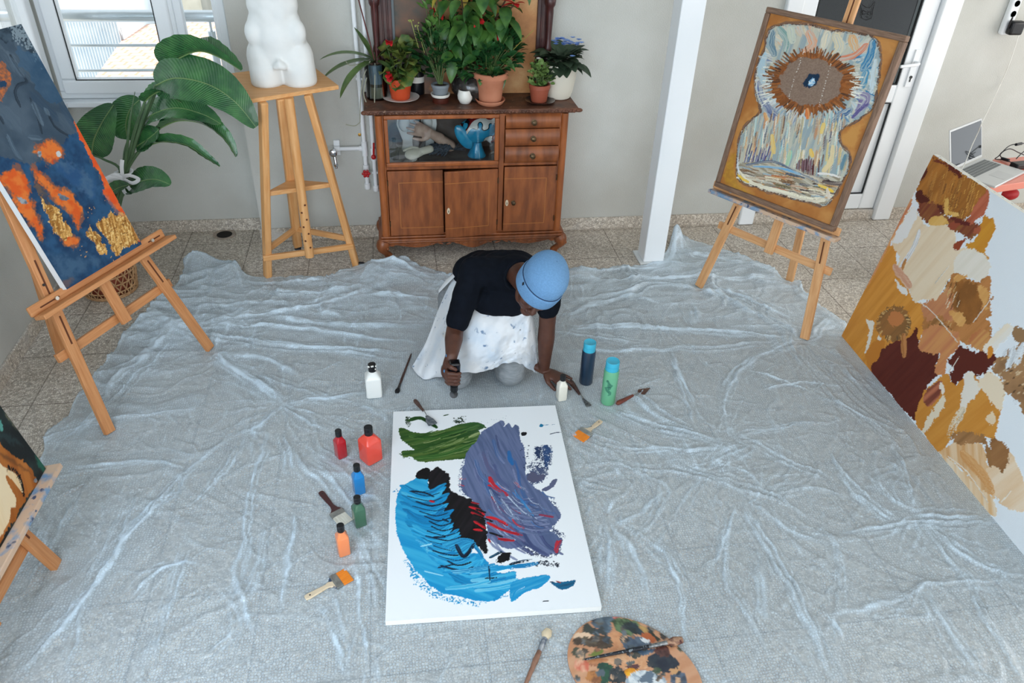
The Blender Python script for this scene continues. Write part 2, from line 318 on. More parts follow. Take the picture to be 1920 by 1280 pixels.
Mh = Mesh(); Mh.bb(x0+.10, x1-.115, y0+.02, y0+.04, .19, .87); put('door_panel', Mh, PVC, leaf, bevel=.004)
Mh = Mesh(); Mh.bb(x0+.10, x1-.115, y0+.022, y0+.028, .97, DZ1-.22); put('glass_pane', Mh, GLASS, leaf, smooth=0)
Mh = Mesh(); ring(Mh, x0+.108, x1-.123, .202, .858, y0-.001, y0+.018, .003); ring(Mh, x0+.106, x1-.121, .981, DZ1-.232, y0+.001, y0+.02, .007); put('gasket', Mh, GASK, leaf)
Mh = Mesh(); hx = x1-.05
Mh.bb(hx-.022, hx+.022, y0-.012, y0, .97, 1.21); Mh.tube([(hx, y0-.01, 1.13), (hx, y0-.05, 1.13), (hx-.02, y0-.06, 1.128), (hx-.13, y0-.055, 1.115)], [.011, .011, .011, .010], 10); put('door_handle', Mh, PVC, leaf, bevel=.004, seg=3)
Mh = Mesh(); Mh.tube([(hx, y0-.0125, 1.035), (hx, y0-.0165, 1.035)], .010, 16); Mh.bb(hx-.004, hx+.004, y0-.016, y0-.0125, 1.005, 1.03); put('keyhole', Mh, mat('dark_metal', (70, 72, 72), .35, 1), leaf)
INK = mat('black_ink', (12, 12, 14), .6)
# line drawing of a cat's head stuck on the door glass
Mh = Mesh()
def onglass(x, y): p = gY(x, y, YB+.018); p.y = YB+.018; return p
for pts in ([(1618, 28), (1612, 5), (1624, 14), (1630, 15), (1640, 3), (1636, 22), (1634, 34), (1624, 38), (1616, 34), (1614, 26)], [(1616, 22), (1620, 20), (1624, 23), (1622, 27), (1617, 27), (1616, 22)], [(1627, 23), (1632, 22), (1634, 26), (1630, 29), (1627, 27), (1627, 23)], [(1624, 31), (1626, 33), (1628, 31)]):
    Mh.tube([onglass(*p) for p in pts], .0016, 6)
put('cat_drawing', Mh, INK, leaf, label='black line drawing of a cat head on the glass')
# room behind the door glass: dim interior
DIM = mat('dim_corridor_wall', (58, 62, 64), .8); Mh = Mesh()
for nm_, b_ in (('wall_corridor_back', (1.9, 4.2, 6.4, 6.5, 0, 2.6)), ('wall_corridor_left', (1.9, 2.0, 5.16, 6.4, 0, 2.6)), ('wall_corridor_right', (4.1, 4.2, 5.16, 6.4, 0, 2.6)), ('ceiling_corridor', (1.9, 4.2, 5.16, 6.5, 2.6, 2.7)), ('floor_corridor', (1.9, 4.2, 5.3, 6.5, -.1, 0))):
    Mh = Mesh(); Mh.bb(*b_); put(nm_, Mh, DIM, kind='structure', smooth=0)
Mh = Mesh(); pts = [(2.75+.1*math.cos(a)*3.2, 6.0, 1.05+.42*math.sin(a)) for a in [PI*i/14 for i in range(15)]]
Mh.lathe([(.30, 0), (.34, .35), (.30, .72), (.2, .95), (.12, 1.02), (.0, 1.04)], (2.85, 5.75, .0), 24); put('covered_easel', Mh, mat('grey_blue_cloth', (96, 108, 120), .9, c2=(80, 90, 102), scale=6, bump=.6, bscale=4), label='grey cloth-covered shape standing behind the door glass', cat='covered furniture')
# ---------------- steel column
col = thing('steel_column', (1.625, 4.28, 0), 'white square steel column standing free on the floor right of the wooden cabinet', 'column')
CX0, CX1, CY0, CY1 = 1.560, 1.697, 4.20, 4.337
Mh = Mesh(); Mh.bb(CX0, CX1, CY0, CY1, .012, 3.0); put('shaft', Mh, PVC, col, bevel=.006, seg=3)
Mh = Mesh(); Mh.bb(CX0-.025, CX1+.018, CY0-.02, CY1+.03, 0, .012); put('base_plate', Mh, WHITE, col, bevel=.002)
# ---------------- floor drain
dr = gz(421, 440, .001)
drn = thing('floor_drain', dr, 'round open floor drain in the terrazzo near the wall under the window', 'drain')
Mh = Mesh(); Mh.lathe([(.075, 0), (.073, .006), (.062, .008), (.052, .003), (.050, .0015)], dr, 28); put('rim', Mh, mat('pale_cement', (176, 162, 148), .85, c2=(150, 138, 126), scale=60, bump=.5), drn)
Mh = Mesh(); Mh.lathe([(.050, .003), (.0499, .0035)], dr, 28); put('drain_hole', Mh, mat('drain_dark', (30, 26, 24), .9), drn)
# ------------------------------------------------------------------ painting engine: pigments laid on a dense canvas mesh
def cr(x0, y0, s, pts): return [(x0+p[0]/s, y0+p[1]/s) for p in pts]
def smooth_poly(P, closed=False, k=6):
    P = np.asarray(P, float); n = len(P); out = []
    rng = range(n) if closed else range(n-1)
    for i in rng:
        a = P[(i-1) % n] if (closed or i > 0) else P[0]; b = P[i]; c = P[(i+1) % n]; d = P[(i+2) % n] if (closed or i+2 < n) else P[-1]
        for t in np.linspace(0, 1, k, endpoint=False):
            out.append(.5*((2*b)+(-a+c)*t+(2*a-5*b+4*c-d)*t*t+(-a+3*b-3*c+d)*t**3))
    if not closed: out.append(P[-1])
    return np.array(out)
class Paint:
    def __init__(s, O, u, v, w, h, cell, base):
        s.O = np.array(O, float); s.u = np.array(u, float); s.v = np.array(v, float); s.w, s.h = w, h
        s.nx, s.ny = int(w/cell)+1, int(h/cell)+1
        s.X, s.Y = np.meshgrid(np.linspace(0, w, s.nx), np.linspace(0, h, s.ny))
        s.c = np.zeros((s.ny, s.nx, 3))+np.array(base, float); s.H = np.zeros((s.ny, s.nx)); s.n = np.cross(s.u, s.v); s.seed = 10; s.clip = None
    def uv(s, pts):
        out = []
        for (x, y) in pts:
            d = ray(x, y); k = ((s.O-CAM)@s.n)/(d@s.n); q = CAM+d*k-s.O; out.append((q@s.u, q@s.v))
        return np.array(out)
    def _win(s, P, m):
        x0, y0 = P.min(0)-m; x1, y1 = P.max(0)+m
        i0 = max(0, int(x0/s.w*(s.nx-1))); i1 = min(s.nx, int(x1/s.w*(s.nx-1))+2); j0 = max(0, int(y0/s.h*(s.ny-1))); j1 = min(s.ny, int(y1/s.h*(s.ny-1))+2)
        return slice(j0, max(j1, j0)), slice(i0, max(i1, i0))
    def _mix(s, W, a, col, th=0):
        if s.clip is not None: a = a*s.clip[W]
        s.c[W] = s.c[W]*(1-a[..., None])+col*a[..., None]; s.H[W] = s.H[W]*(1-a)+th*a
    def poly(s, pts, col, edge=.006, freq=45, col2=None, ang=None, sfreq=60, amp=.5, alpha=1., raw=False, th=.6, sm=True, soft=0):
        P = np.asarray(pts, float) if raw else s.uv(pts)
        if sm: P = smooth_poly(P, True, 4)
        s.seed += 3; W = s._win(P, edge*2+.005); X, Y = s.X[W], s.Y[W]
        if X.size == 0: return
        ew = edge*2.2
        Xw = X+(fbm(X*freq, Y*freq, s.seed)-.5)*ew+(vnoise(X*freq*5, Y*freq*5, s.seed)-.5)*ew*.35; Yw = Y+(fbm(X*freq, Y*freq, s.seed+50)-.5)*ew+(vnoise(X*freq*5, Y*freq*5, s.seed+5)-.5)*ew*.35
        ins = np.zeros(X.shape, bool); n = len(P); j = n-1; D = np.full(X.shape, 9.)
        for i in range(n):
            xi, yi = P[i]; xj, yj = P[j]
            if yi != yj: ins ^= ((yi > Yw) != (yj > Yw)) & (Xw < (xj-xi)*(Yw-yi)/(yj-yi)+xi)
            if soft:
                dx, dy = xj-xi, yj-yi; L = dx*dx+dy*dy+1e-12; t = np.clip(((Xw-xi)*dx+(Yw-yi)*dy)/L, 0, 1); D = np.minimum(D, np.hypot(Xw-xi-t*dx, Yw-yi-t*dy))
            j = i
        a = ins.astype(float)*alpha
        if soft: a = a*np.clip(D/soft, 0, 1)
        c = np.zeros(X.shape+(3,))+np.array(col, float)
        if col2 is not None:
            if ang is None: m = fbm(X*sfreq, Y*sfreq, s.seed+9)
            else:
                r = math.radians(ang); p = X*math.cos(r)+Y*math.sin(r); q = -X*math.sin(r)+Y*math.cos(r); m = fbm(p*sfreq*.12, q*sfreq*1.6, s.seed+9)
            m = np.clip((m-.5)*3.2*amp*2+.5, 0, 1)[..., None]; c = c*(1-m)+np.array(col2, float)*m
        s._mix(W, a, c, th)
    def stroke(s, pts, wid, col, col2=None, streak=.35, dry=0., raw=False, alpha=1., end=.25, th=1., bris=260, k=6):
        P = np.asarray(pts, float) if raw else s.uv(pts)
        if len(P) > 2: P = smooth_poly(P, False, k)
        s.seed += 3; W = s._win(P, wid); X, Y = s.X[W], s.Y[W]
        if X.size == 0: return
        X = X+(vnoise(s.X[W]*70, s.Y[W]*70, s.seed)-.5)*wid*.12; Y = Y+(vnoise(s.X[W]*70, s.Y[W]*70, s.seed+1)-.5)*wid*.12
        best = np.full(X.shape, 9.); D = np.zeros(X.shape); T = np.zeros(X.shape); L = 0
        for i in range(len(P)-1):
            ax, ay = P[i]; dx, dy = P[i+1]-P[i]; l = math.hypot(dx, dy)+1e-9; t = ((X-ax)*dx+(Y-ay)*dy)/l/l; tc = np.clip(t, 0, 1)
            d = np.hypot(X-ax-tc*dx, Y-ay-tc*dy); sg = np.sign((X-ax)*dy-(Y-ay)*dx); m = d < best
            best = np.where(m, d, best); D = np.where(m, d*sg, D); T = np.where(m, L+tc*l, T); L += l
        br = fbm(D*bris, T*7+s.seed, s.seed, 2); wl = wid/2*(1-end*(1-np.clip(np.minimum(T, L-T)/(wid*.8), 0, 1)))*(.88+.24*vnoise(T*40, D*0, s.seed+4))
        a = np.clip((wl-best)/(wid*.035)+.3, 0, 1)
        if dry:
            sp = .55*br+.45*vnoise(s.X[W]*330, s.Y[W]*330, s.seed+2); tail = np.clip(T/L, 0, 1)*.35+dry
            a = a*np.clip((sp-tail*.75)*9+.5, 0, 1)
        c2 = np.array(col2 if col2 is not None else np.array(col)*.72, float); m = np.clip((br-.5)*4*streak+.5*streak, 0, 1)[..., None]
        s._mix(W, a*alpha, np.array(col, float)*(1-m)+c2*m, th*(.6+.8*br))
    def dots(s, pts, r, col, n, spread, raw=False):
        P = np.asarray(pts, float) if raw else s.uv(pts); rs = np.random.RandomState(s.seed); s.seed += 1
        for p in P:
            for k in range(n):
                q = p+rs.randn(2)*spread; rr = r*rs.uniform(.4, 1.2); W = s._win(np.array([q]), rr*2); X, Y = s.X[W], s.Y[W]
                if X.size: s._mix(W, (np.hypot(X-q[0], Y-q[1]) < rr).astype(float), np.array(col, float), .8)
    def speckle(s, pts, col, dens=.5, fs=260, edge=.012):
        # dry brush: only the raised weave of the canvas takes the paint
        P = smooth_poly(s.uv(pts), True, 4); s.seed += 3; W = s._win(P, edge*2); X, Y = s.X[W], s.Y[W]; cx, cy = P.mean(0); n = len(P); j = n-1; ins = np.zeros(X.shape, bool); D = np.full(X.shape, 9.)
        Xw = X+(fbm(X*60, Y*60, s.seed)-.5)*edge*2; Yw = Y+(fbm(X*60, Y*60, s.seed+50)-.5)*edge*2
        for i in range(n):
            xi, yi = P[i]; xj, yj = P[j]
            if yi != yj: ins ^= ((yi > Yw) != (yj > Yw)) & (Xw < (xj-xi)*(Yw-yi)/(yj-yi)+xi)
            dx, dy = xj-xi, yj-yi; t = np.clip(((Xw-xi)*dx+(Yw-yi)*dy)/(dx*dx+dy*dy+1e-12), 0, 1); D = np.minimum(D, np.hypot(Xw-xi-t*dx, Yw-yi-t*dy)); j = i
        m = .45*vnoise(X*fs, Y*fs, s.seed+1)+.25*vnoise(X*fs*.5, Y*fs*.5, s.seed+2)+.30*fbm(X*22, Y*60, s.seed+3); a = ins*np.clip((m-(1-dens)+.12*np.clip(D/edge, 0, 1)-.06)*9, 0, 1); s._mix(W, a, np.array(col, float), .6)
    def build(s, name, parent, mt, thick, back=(232, 232, 228), relief=.0012, label=None, side_col=None):
        """front face carries the pigments; the sides and the back are bare canvas"""
        M = Mesh(); nn = s.n/np.linalg.norm(s.n)
        V = s.O+s.X[..., None]*s.u+s.Y[..., None]*s.v+nn*(s.H*relief)[..., None]
        nx, ny = s.nx, s.ny; vs = V.reshape(-1, 3); idx = np.arange(nx*ny).reshape(ny, nx)
        f = np.stack([idx[:-1, :-1], idx[:-1, 1:], idx[1:, 1:], idx[1:, :-1]], -1).reshape(-1, 4)
        cols = lin(s.c.reshape(-1, 3)); N = len(vs)
        b = [s.O-nn*thick, s.O+s.u*s.w-nn*thick, s.O+s.u*s.w+s.v*s.h-nn*thick, s.O+s.v*s.h-nn*thick]; fr = [s.O, s.O+s.u*s.w, s.O+s.u*s.w+s.v*s.h, s.O+s.v*s.h]
        ex = []; ef = []
        for i in range(4):
            j = (i+1) % 4; q = len(ex); ex += [fr[i]-nn*.0002, fr[j]-nn*.0002, b[j], b[i]]; ef.append([N+q, N+q+3, N+q+2, N+q+1])
        q = len(ex); ex += b; ef.append([N+q+3, N+q+2, N+q+1, N+q])
        M.v = [tuple(p) for p in vs]+[tuple(p) for p in ex]; M.g = M.v; M.f = [tuple(map(int, t)) for t in f]+[tuple(t) for t in ef]; M.m = [0]*len(M.f)
        o = put(name, M, mt, parent, smooth=0, label=label)
        cc = np.ones((len(M.v), 4), np.float32); cc[:N, :3] = cols; cc[N:, :3] = lin(np.array(side_col or back, float))
        a = o.data.attributes.new('Col', 'FLOAT_COLOR', 'POINT'); a.data.foreach_set('color', cc.ravel())
        return o
OILS = vcol_mat('oil_paint', .55, coat=.0, bump=.25, bscale=250, spec=.18)
ACRY = vcol_mat('wet_acrylic', .34, coat=.05, spec=.28)

# ------------------------------------------------------------------ the canvas on the floor
fc = thing('painting_canvas', (.30, 2.25, 0), 'white canvas lying flat on the plastic sheet with blue, black, green and purple strokes', 'canvas painting')
FO = np.array([-.127, 1.690, .030]); fu = np.array([.7805, -.0335, 0]); fw_ = .7812; fu /= np.linalg.norm(fu); fv = np.array([-fu[1], fu[0], 0])
pt = Paint(FO, fu, fv, .781, 1.148, .0023, (236, 240, 243))
a_ = (560, 640, 2.37); q = lambda *p: cr(*a_, p)
CY, CY2, BK, BK2, SL, SL2, GN, GN2 = (20, 142, 198), (54, 168, 212), (10, 10, 14), (26, 22, 28), (80, 94, 130), (102, 114, 150), (34, 74, 26), (80, 106, 48)
# dry-brushed fringes first
pt.speckle(q((1040, 470), (1075, 462), (1120, 462), (1128, 500), (1125, 545), (1095, 585), (1050, 590), (1020, 575), (1015, 545), (1045, 520)), (52, 66, 98), .50)
pt.speckle(q((1048, 470), (1075, 470), (1085, 500), (1060, 520)), (36, 56, 92), .66); pt.speckle(q((1085, 465), (1120, 470), (1122, 510), (1105, 560), (1090, 540)), (44, 74, 120), .64); pt.speckle(q((1030, 570), (1100, 560), (1100, 610), (1040, 640), (1010, 620)), (74, 86, 118), .58)
pt.speckle(q((470, 960), (520, 1000), (560, 1060), (620, 1110), (720, 1140), (840, 1160), (780, 1175), (660, 1160), (560, 1120), (500, 1060)), CY, .44); pt.speckle(q((1000, 900), (1080, 925), (1170, 900), (1160, 945), (1080, 965), (1000, 935)), (66, 72, 96), .52); pt.speckle(q((1050, 980), (1100, 975), (1160, 990), (1150, 1002), (1060, 1000)), (40, 46, 58), .52)
pt.speckle(q((715, 660), (712, 600), (725, 540), (745, 520), (745, 640), (740, 690)), SL, .52); pt.speckle(q((470, 480), (450, 500), (470, 520), (500, 515), (495, 480)), GN, .5); pt.speckle(q((475, 335), (500, 340), (495, 375), (475, 370)), (24, 52, 22), .6); pt.speckle(q((690, 338), (745, 335), (740, 360), (690, 365)), (28, 46, 26), .5); pt.speckle(q((1120, 690), (1165, 770), (1140, 820), (1190, 860), (1180, 870), (1120, 850)), (60, 72, 104), .5)
pt.poly(q((445, 390), (470, 385), (500, 400), (560, 408), (610, 398), (660, 388), (700, 372), (760, 360), (815, 365), (832, 380), (800, 392), (812, 420), (808, 455), (780, 495), (760, 515), (700, 525), (640, 528), (580, 536), (530, 534), (505, 515), (465, 512), (462, 487), (510, 482), (490, 462), (455, 432)), GN, .006, 50, GN2, 12, 40, .35)
for (p, wd, c, c2) in ((q((470, 500), (560, 480), (680, 440), (790, 400)), .03, GN, GN2), (q((500, 420), (600, 430), (720, 400), (800, 372)), .028, (40, 84, 30), (120, 140, 80)), (q((520, 520), (640, 505), (740, 470), (800, 450)), .026, (48, 92, 36), (150, 165, 100)),
                       (q((610, 470), (680, 455), (730, 430)), .012, (150, 160, 108), (60, 100, 40)), (q((760, 425), (800, 408)), .018, (188, 190, 140), (60, 100, 40)), (q((490, 352), (530, 340), (570, 352), (612, 382)), .024, GN, (20, 52, 20)), (q((585, 360), (612, 385)), .01, GN, None), (q((645, 330), (665, 325)), .008, GN, None), (q((740, 372), (790, 362), (828, 382)), .013, (44, 88, 34), GN)):
    pt.stroke(p, wd, c, c2, streak=.4)
random.seed(2)
for k in range(34):
    x = random.uniform(470, 760); y = random.uniform(400, 505); pt.stroke(q((x, y), (x+35, y-6), (x+80, y-22)), random.uniform(.004, .012), random.choice([(30, 68, 24), (46, 90, 34), (120, 140, 84), (24, 58, 20), (164, 172, 118), (60, 98, 40)]), GN, streak=.8, alpha=.85, end=.9, dry=.06)
# slate
pt.poly(q((862, 372), (895, 352), (915, 362), (912, 378), (935, 364), (950, 382), (965, 368), (980, 385), (985, 430), (1003, 480), (1008, 560), (1020, 620), (1060, 655), (1100, 680), (1120, 712), (1150, 750), (1168, 775), (1130, 822), (1112, 840), (1150, 862), (1172, 885), (1150, 925), (1090, 950), (1010, 912), (930, 925), (880, 900), (840, 872), (830, 800), (770, 705), (725, 655), (732, 560), (745, 500), (790, 440), (815, 400)), SL, .006, 45, SL2, 105, 50, .5)
random.seed(5)
for k in range(46):
    t = random.random(); t2 = random.random()
    x = 770+t*330*(.35+.65*t2); y = 400+t2*470; dx = 40+70*t2; dy = 120
    if x > 960+190*t2 or x < 740+70*t2: continue
    p = q((x, y), (x+dx*.35, y+dy*.5), (x+dx, y+dy*.85)); c = random.choice([SL, SL2, (74, 84, 128), (120, 128, 164), (60, 96, 148), (98, 92, 128)]); pt.stroke(p, random.uniform(.008, .022), c, random.choice([SL, (130, 140, 175), (50, 60, 100)]), streak=.7, alpha=.75)
for k in range(9): x = 1010+k*12; y = 700+k*19; pt.stroke(q((x-120, y-10), (x-40, y+5), (x+30, y-2)), .016, random.choice([SL, SL2, (70, 80, 120)]), (150, 160, 190), streak=.6, alpha=.8)
pt.stroke(q((935, 490), (940, 520), (950, 545)), .022, (34, 104, 168), (80, 96, 140)); pt.stroke(q((960, 530), (975, 580), (985, 640)), .012, (50, 96, 158), SL, alpha=.7)
for p, wd in ((q((850, 605), (865, 640), (900, 665)), .022), (q((845, 640), (900, 650), (930, 690)), .014), (q((960, 625), (985, 650)), .010), (q((858, 690), (880, 720)), .010), (q((1150, 890), (1145, 935)), .018), (q((1165, 885), (1140, 925)), .012), (q((1070, 770), (1130, 780)), .010)): pt.stroke(p, wd, (196, 38, 48), (120, 60, 90), streak=.6, dry=.15)
for p in (q((930, 690), (1000, 760), (1060, 790)), q((900, 700), (960, 780), (1010, 800)), q((980, 700), (1020, 740), (1040, 780)), q((850, 660), (900, 760))): pt.stroke(p, .010, (190, 205, 222), SL, streak=.8, dry=.3)
pt.stroke(q((965, 660), (1000, 720), (1040, 775)), .012, (60, 140, 200), SL, streak=.8)
random.seed(17)
for k in range(26):
    x = random.uniform(840, 960); y = random.uniform(610, 850); c = random.choice([(204, 44, 52), (176, 40, 60), (206, 216, 228), (140, 60, 90), (170, 190, 214), (60, 130, 196)]); pt.stroke(q((x, y), (x+22, y+24), (x+60, y+44)), random.uniform(.003, .010), c, SL, streak=.9, alpha=.9, end=.9, dry=.16)
for k in range(16):
    x = random.uniform(960, 1090); y = random.uniform(650, 800); pt.stroke(q((x, y), (x+22, y+22), (x+60, y+32)), random.uniform(.003, .008), random.choice([(196, 208, 222), (150, 166, 196), (50, 110, 176), (60, 70, 104)]), SL, streak=.9, alpha=.85, end=.9, dry=.14)
# satellites of slate
pt.poly(q((1015, 600), (1040, 580), (1060, 595), (1090, 590), (1095, 605), (1060, 625), (1025, 622)), (84, 86, 112), .006); pt.poly(q((1080, 658), (1110, 640), (1130, 615), (1150, 612), (1145, 630), (1120, 655), (1090, 664)), (92, 98, 128), .004)
pt.dots(q((1010, 510), (1015, 560), (1000, 480)), .0035, (52, 62, 92), 9, .012); pt.dots(q((720, 610), (722, 640)), .0025, (190, 50, 60), 8, .006)
# cyan field
pt.poly(q((500, 618), (540, 598), (575, 596), (578, 650), (600, 680), (638, 702), (645, 750), (682, 800), (690, 850), (662, 890), (720, 900), (770, 890), (778, 920), (745, 950), (800, 942), (840, 980), (850, 1015), (900, 1030), (962, 1020), (962, 1060), (940, 1100), (900, 1135), (830, 1156), (700, 1130), (620, 1108), (560, 1060), (500, 985), (452, 900), (430, 800), (436, 700), (455, 650)), CY, .005, 40, CY2, 150, 30, .5)
# black field
pt.poly(q((520, 605), (530, 580), (560, 562), (582, 565), (583, 600), (560, 612)), BK, .004)
pt.poly(q((588, 575), (620, 556), (650, 578), (672, 598), (678, 660), (740, 690), (790, 718), (820, 762), (834, 850), (838, 945), (800, 915), (770, 900), (740, 945), (712, 925), (690, 895), (676, 845), (650, 790), (636, 720), (598, 690), (575, 640)), BK, .007, 60, BK2, 60, 50, .5)
# cyan combed strokes
random.seed(11)
for k in range(30):
    t = k/29; x0 = 450+30*t; y0 = 640+t*420
    x0 = 446+(t*t)*230; y0 = 640+t*440-((t*t)*40)
    p = q((x0+random.uniform(0, 20), y0), (x0+80, y0+34), (x0+150, y0+28), (x0+205+random.uniform(-20, 15), y0-8))
    pt.stroke(p, random.uniform(.018, .032), random.choice([CY, CY2, (14, 132, 190), (28, 156, 210)]), random.choice([(90, 190, 225), (8, 100, 150), CY]), streak=.5, end=.6)
for k in range(16):
    t = k/15; x0 = 480+t*150; y0 = 665+t*330
    p = q((x0+random.uniform(-10, 40), y0), (x0+90, y0+22), (x0+150, y0+6)); pt.stroke(p, random.uniform(.003, .009), (12, 26, 44), (10, 60, 96), streak=.6, dry=.12, end=.9)
for k in range(7): t = k/6; pt.stroke(q((640+t*90, 905+t*40), (720+t*60, 880+t*30), (775+t*40, 885+t*70)), .014, CY2, (18, 110, 165), streak=.8, dry=.1)
for k in range(10): x = 760+random.uniform(0, 150); y = 1010+random.uniform(-10, 90); pt.stroke(q((x-120, y+20), (x-30, y+10), (x+70, y-12)), random.uniform(.008, .02), random.choice([CY, CY2, (12, 122, 180)]), (120, 200, 228), streak=.7)
for p in (q((520, 880), (560, 900), (575, 930)), q((545, 910), (590, 900)), q((560, 1020), (640, 1040))): pt.stroke(p, .007, (150, 215, 235), CY, streak=.7)
for p, wd in ((q((500, 665), (560, 672), (600, 690)), .009), (q((620, 1005), (690, 990)), .007), (q((700, 905), (735, 955), (780, 900)), .016), (q((600, 870), (650, 868)), .008), (q((640, 790), (665, 800)), .012), (q((845, 1000), (850, 1060)), .006), (q((830, 1052), (880, 1050)), .006)): pt.stroke(p, wd, (14, 20, 34), (14, 60, 96), streak=.5, dry=.1)
# red through the black and slate
for p, wd in ((q((760, 735), (800, 748), (825, 770)), .013), (q((770, 760), (820, 785)), .013), (q((782, 800), (830, 830)), .012), (q((780, 835), (815, 840)), .012), (q((835, 780), (880, 790), (925, 815)), .014), (q((840, 805), (900, 835), (975, 858)), .013), (q((890, 878), (955, 885)), .012), (q((845, 880), (850, 890)), .01), (q((585, 708), (600, 712)), .014), (q((770, 715), (800, 722)), .009)): pt.stroke(p, wd, (206, 32, 40), (110, 20, 34), streak=.5, dry=.08)
for p in (q((780, 770), (860, 800)), q((790, 815), (840, 850)), q((850, 850), (905, 868)), q((790, 745), (830, 760))): pt.stroke(p, .010, BK, BK2, streak=.3, dry=.1)
for p in (q((880, 975), (900, 945), (945, 938), (935, 965), (900, 985)),): pt.poly(p, BK, .008, 80)
for p, wd, c in ((q((940, 990), (985, 978), (1035, 970)), .012, (20, 30, 44)), (q((960, 1000), (1010, 995), (1060, 985)), .020, (20, 120, 176)), (q((850, 960), (900, 935)), .012, (16, 24, 36)), (q((850, 1005), (900, 1000), (950, 1010)), .012, CY)): pt.stroke(p, wd, c, (60, 150, 196), streak=.4, dry=.2)
pt.poly(q((943, 1075), (1000, 1052), (1060, 1040), (1112, 1037), (1115, 1060), (1065, 1095), (1005, 1115), (960, 1150), (942, 1150)), CY, .004, 50, (60, 160, 205), 20, 60, .5)
pt.stroke(q((950, 1140), (962, 1110), (1000, 1090)), .008, (214, 232, 240), CY, streak=.8); pt.poly(q((1114, 1066), (1150, 1072), (1190, 1066), (1230, 1060), (1222, 1082), (1182, 1103), (1145, 1092)), (30, 62, 90), .003, 60, (20, 100, 140), 10, 60, .6)
pt.stroke(q((1145, 1065), (1165, 1072)), .006, (150, 60, 60)); pt.poly(q((990, 405), (1000, 402), (1014, 405), (1010, 416), (995, 420), (988, 412)), BK, .001); pt.poly(q((1070, 372), (1077, 366), (1088, 372), (1082, 380), (1072, 380)), (26, 120, 160), .001)
pt.stroke(q((1088, 372), (1110, 370)), .003, (26, 110, 150)); pt.stroke(q((1125, 370), (1138, 368)), .003, (30, 90, 130)); pt.stroke(q((1118, 412), (1140, 406), (1158, 404)), .006, (70, 78, 96)); pt.stroke(q((1158, 404), (1172, 403)), .003, (90, 96, 110))
pt.dots(q((430, 670), (440, 660)), .004, CY, 3, .006); pt.dots(q((885, 1142), (868, 1145)), .004, CY, 3, .004); pt.dots(q((850, 350), (900, 345)), .0012, (40, 70, 90), 8, .02)
pt.stroke(q((1085, 1155), (1110, 1153)), .004, (40, 50, 60), dry=.2); pt.stroke(q((868, 1145), (900, 1135), (930, 1130)), .01, CY, dry=.3)
pt.build('canvas', fc, ACRY, .026, relief=.0009)
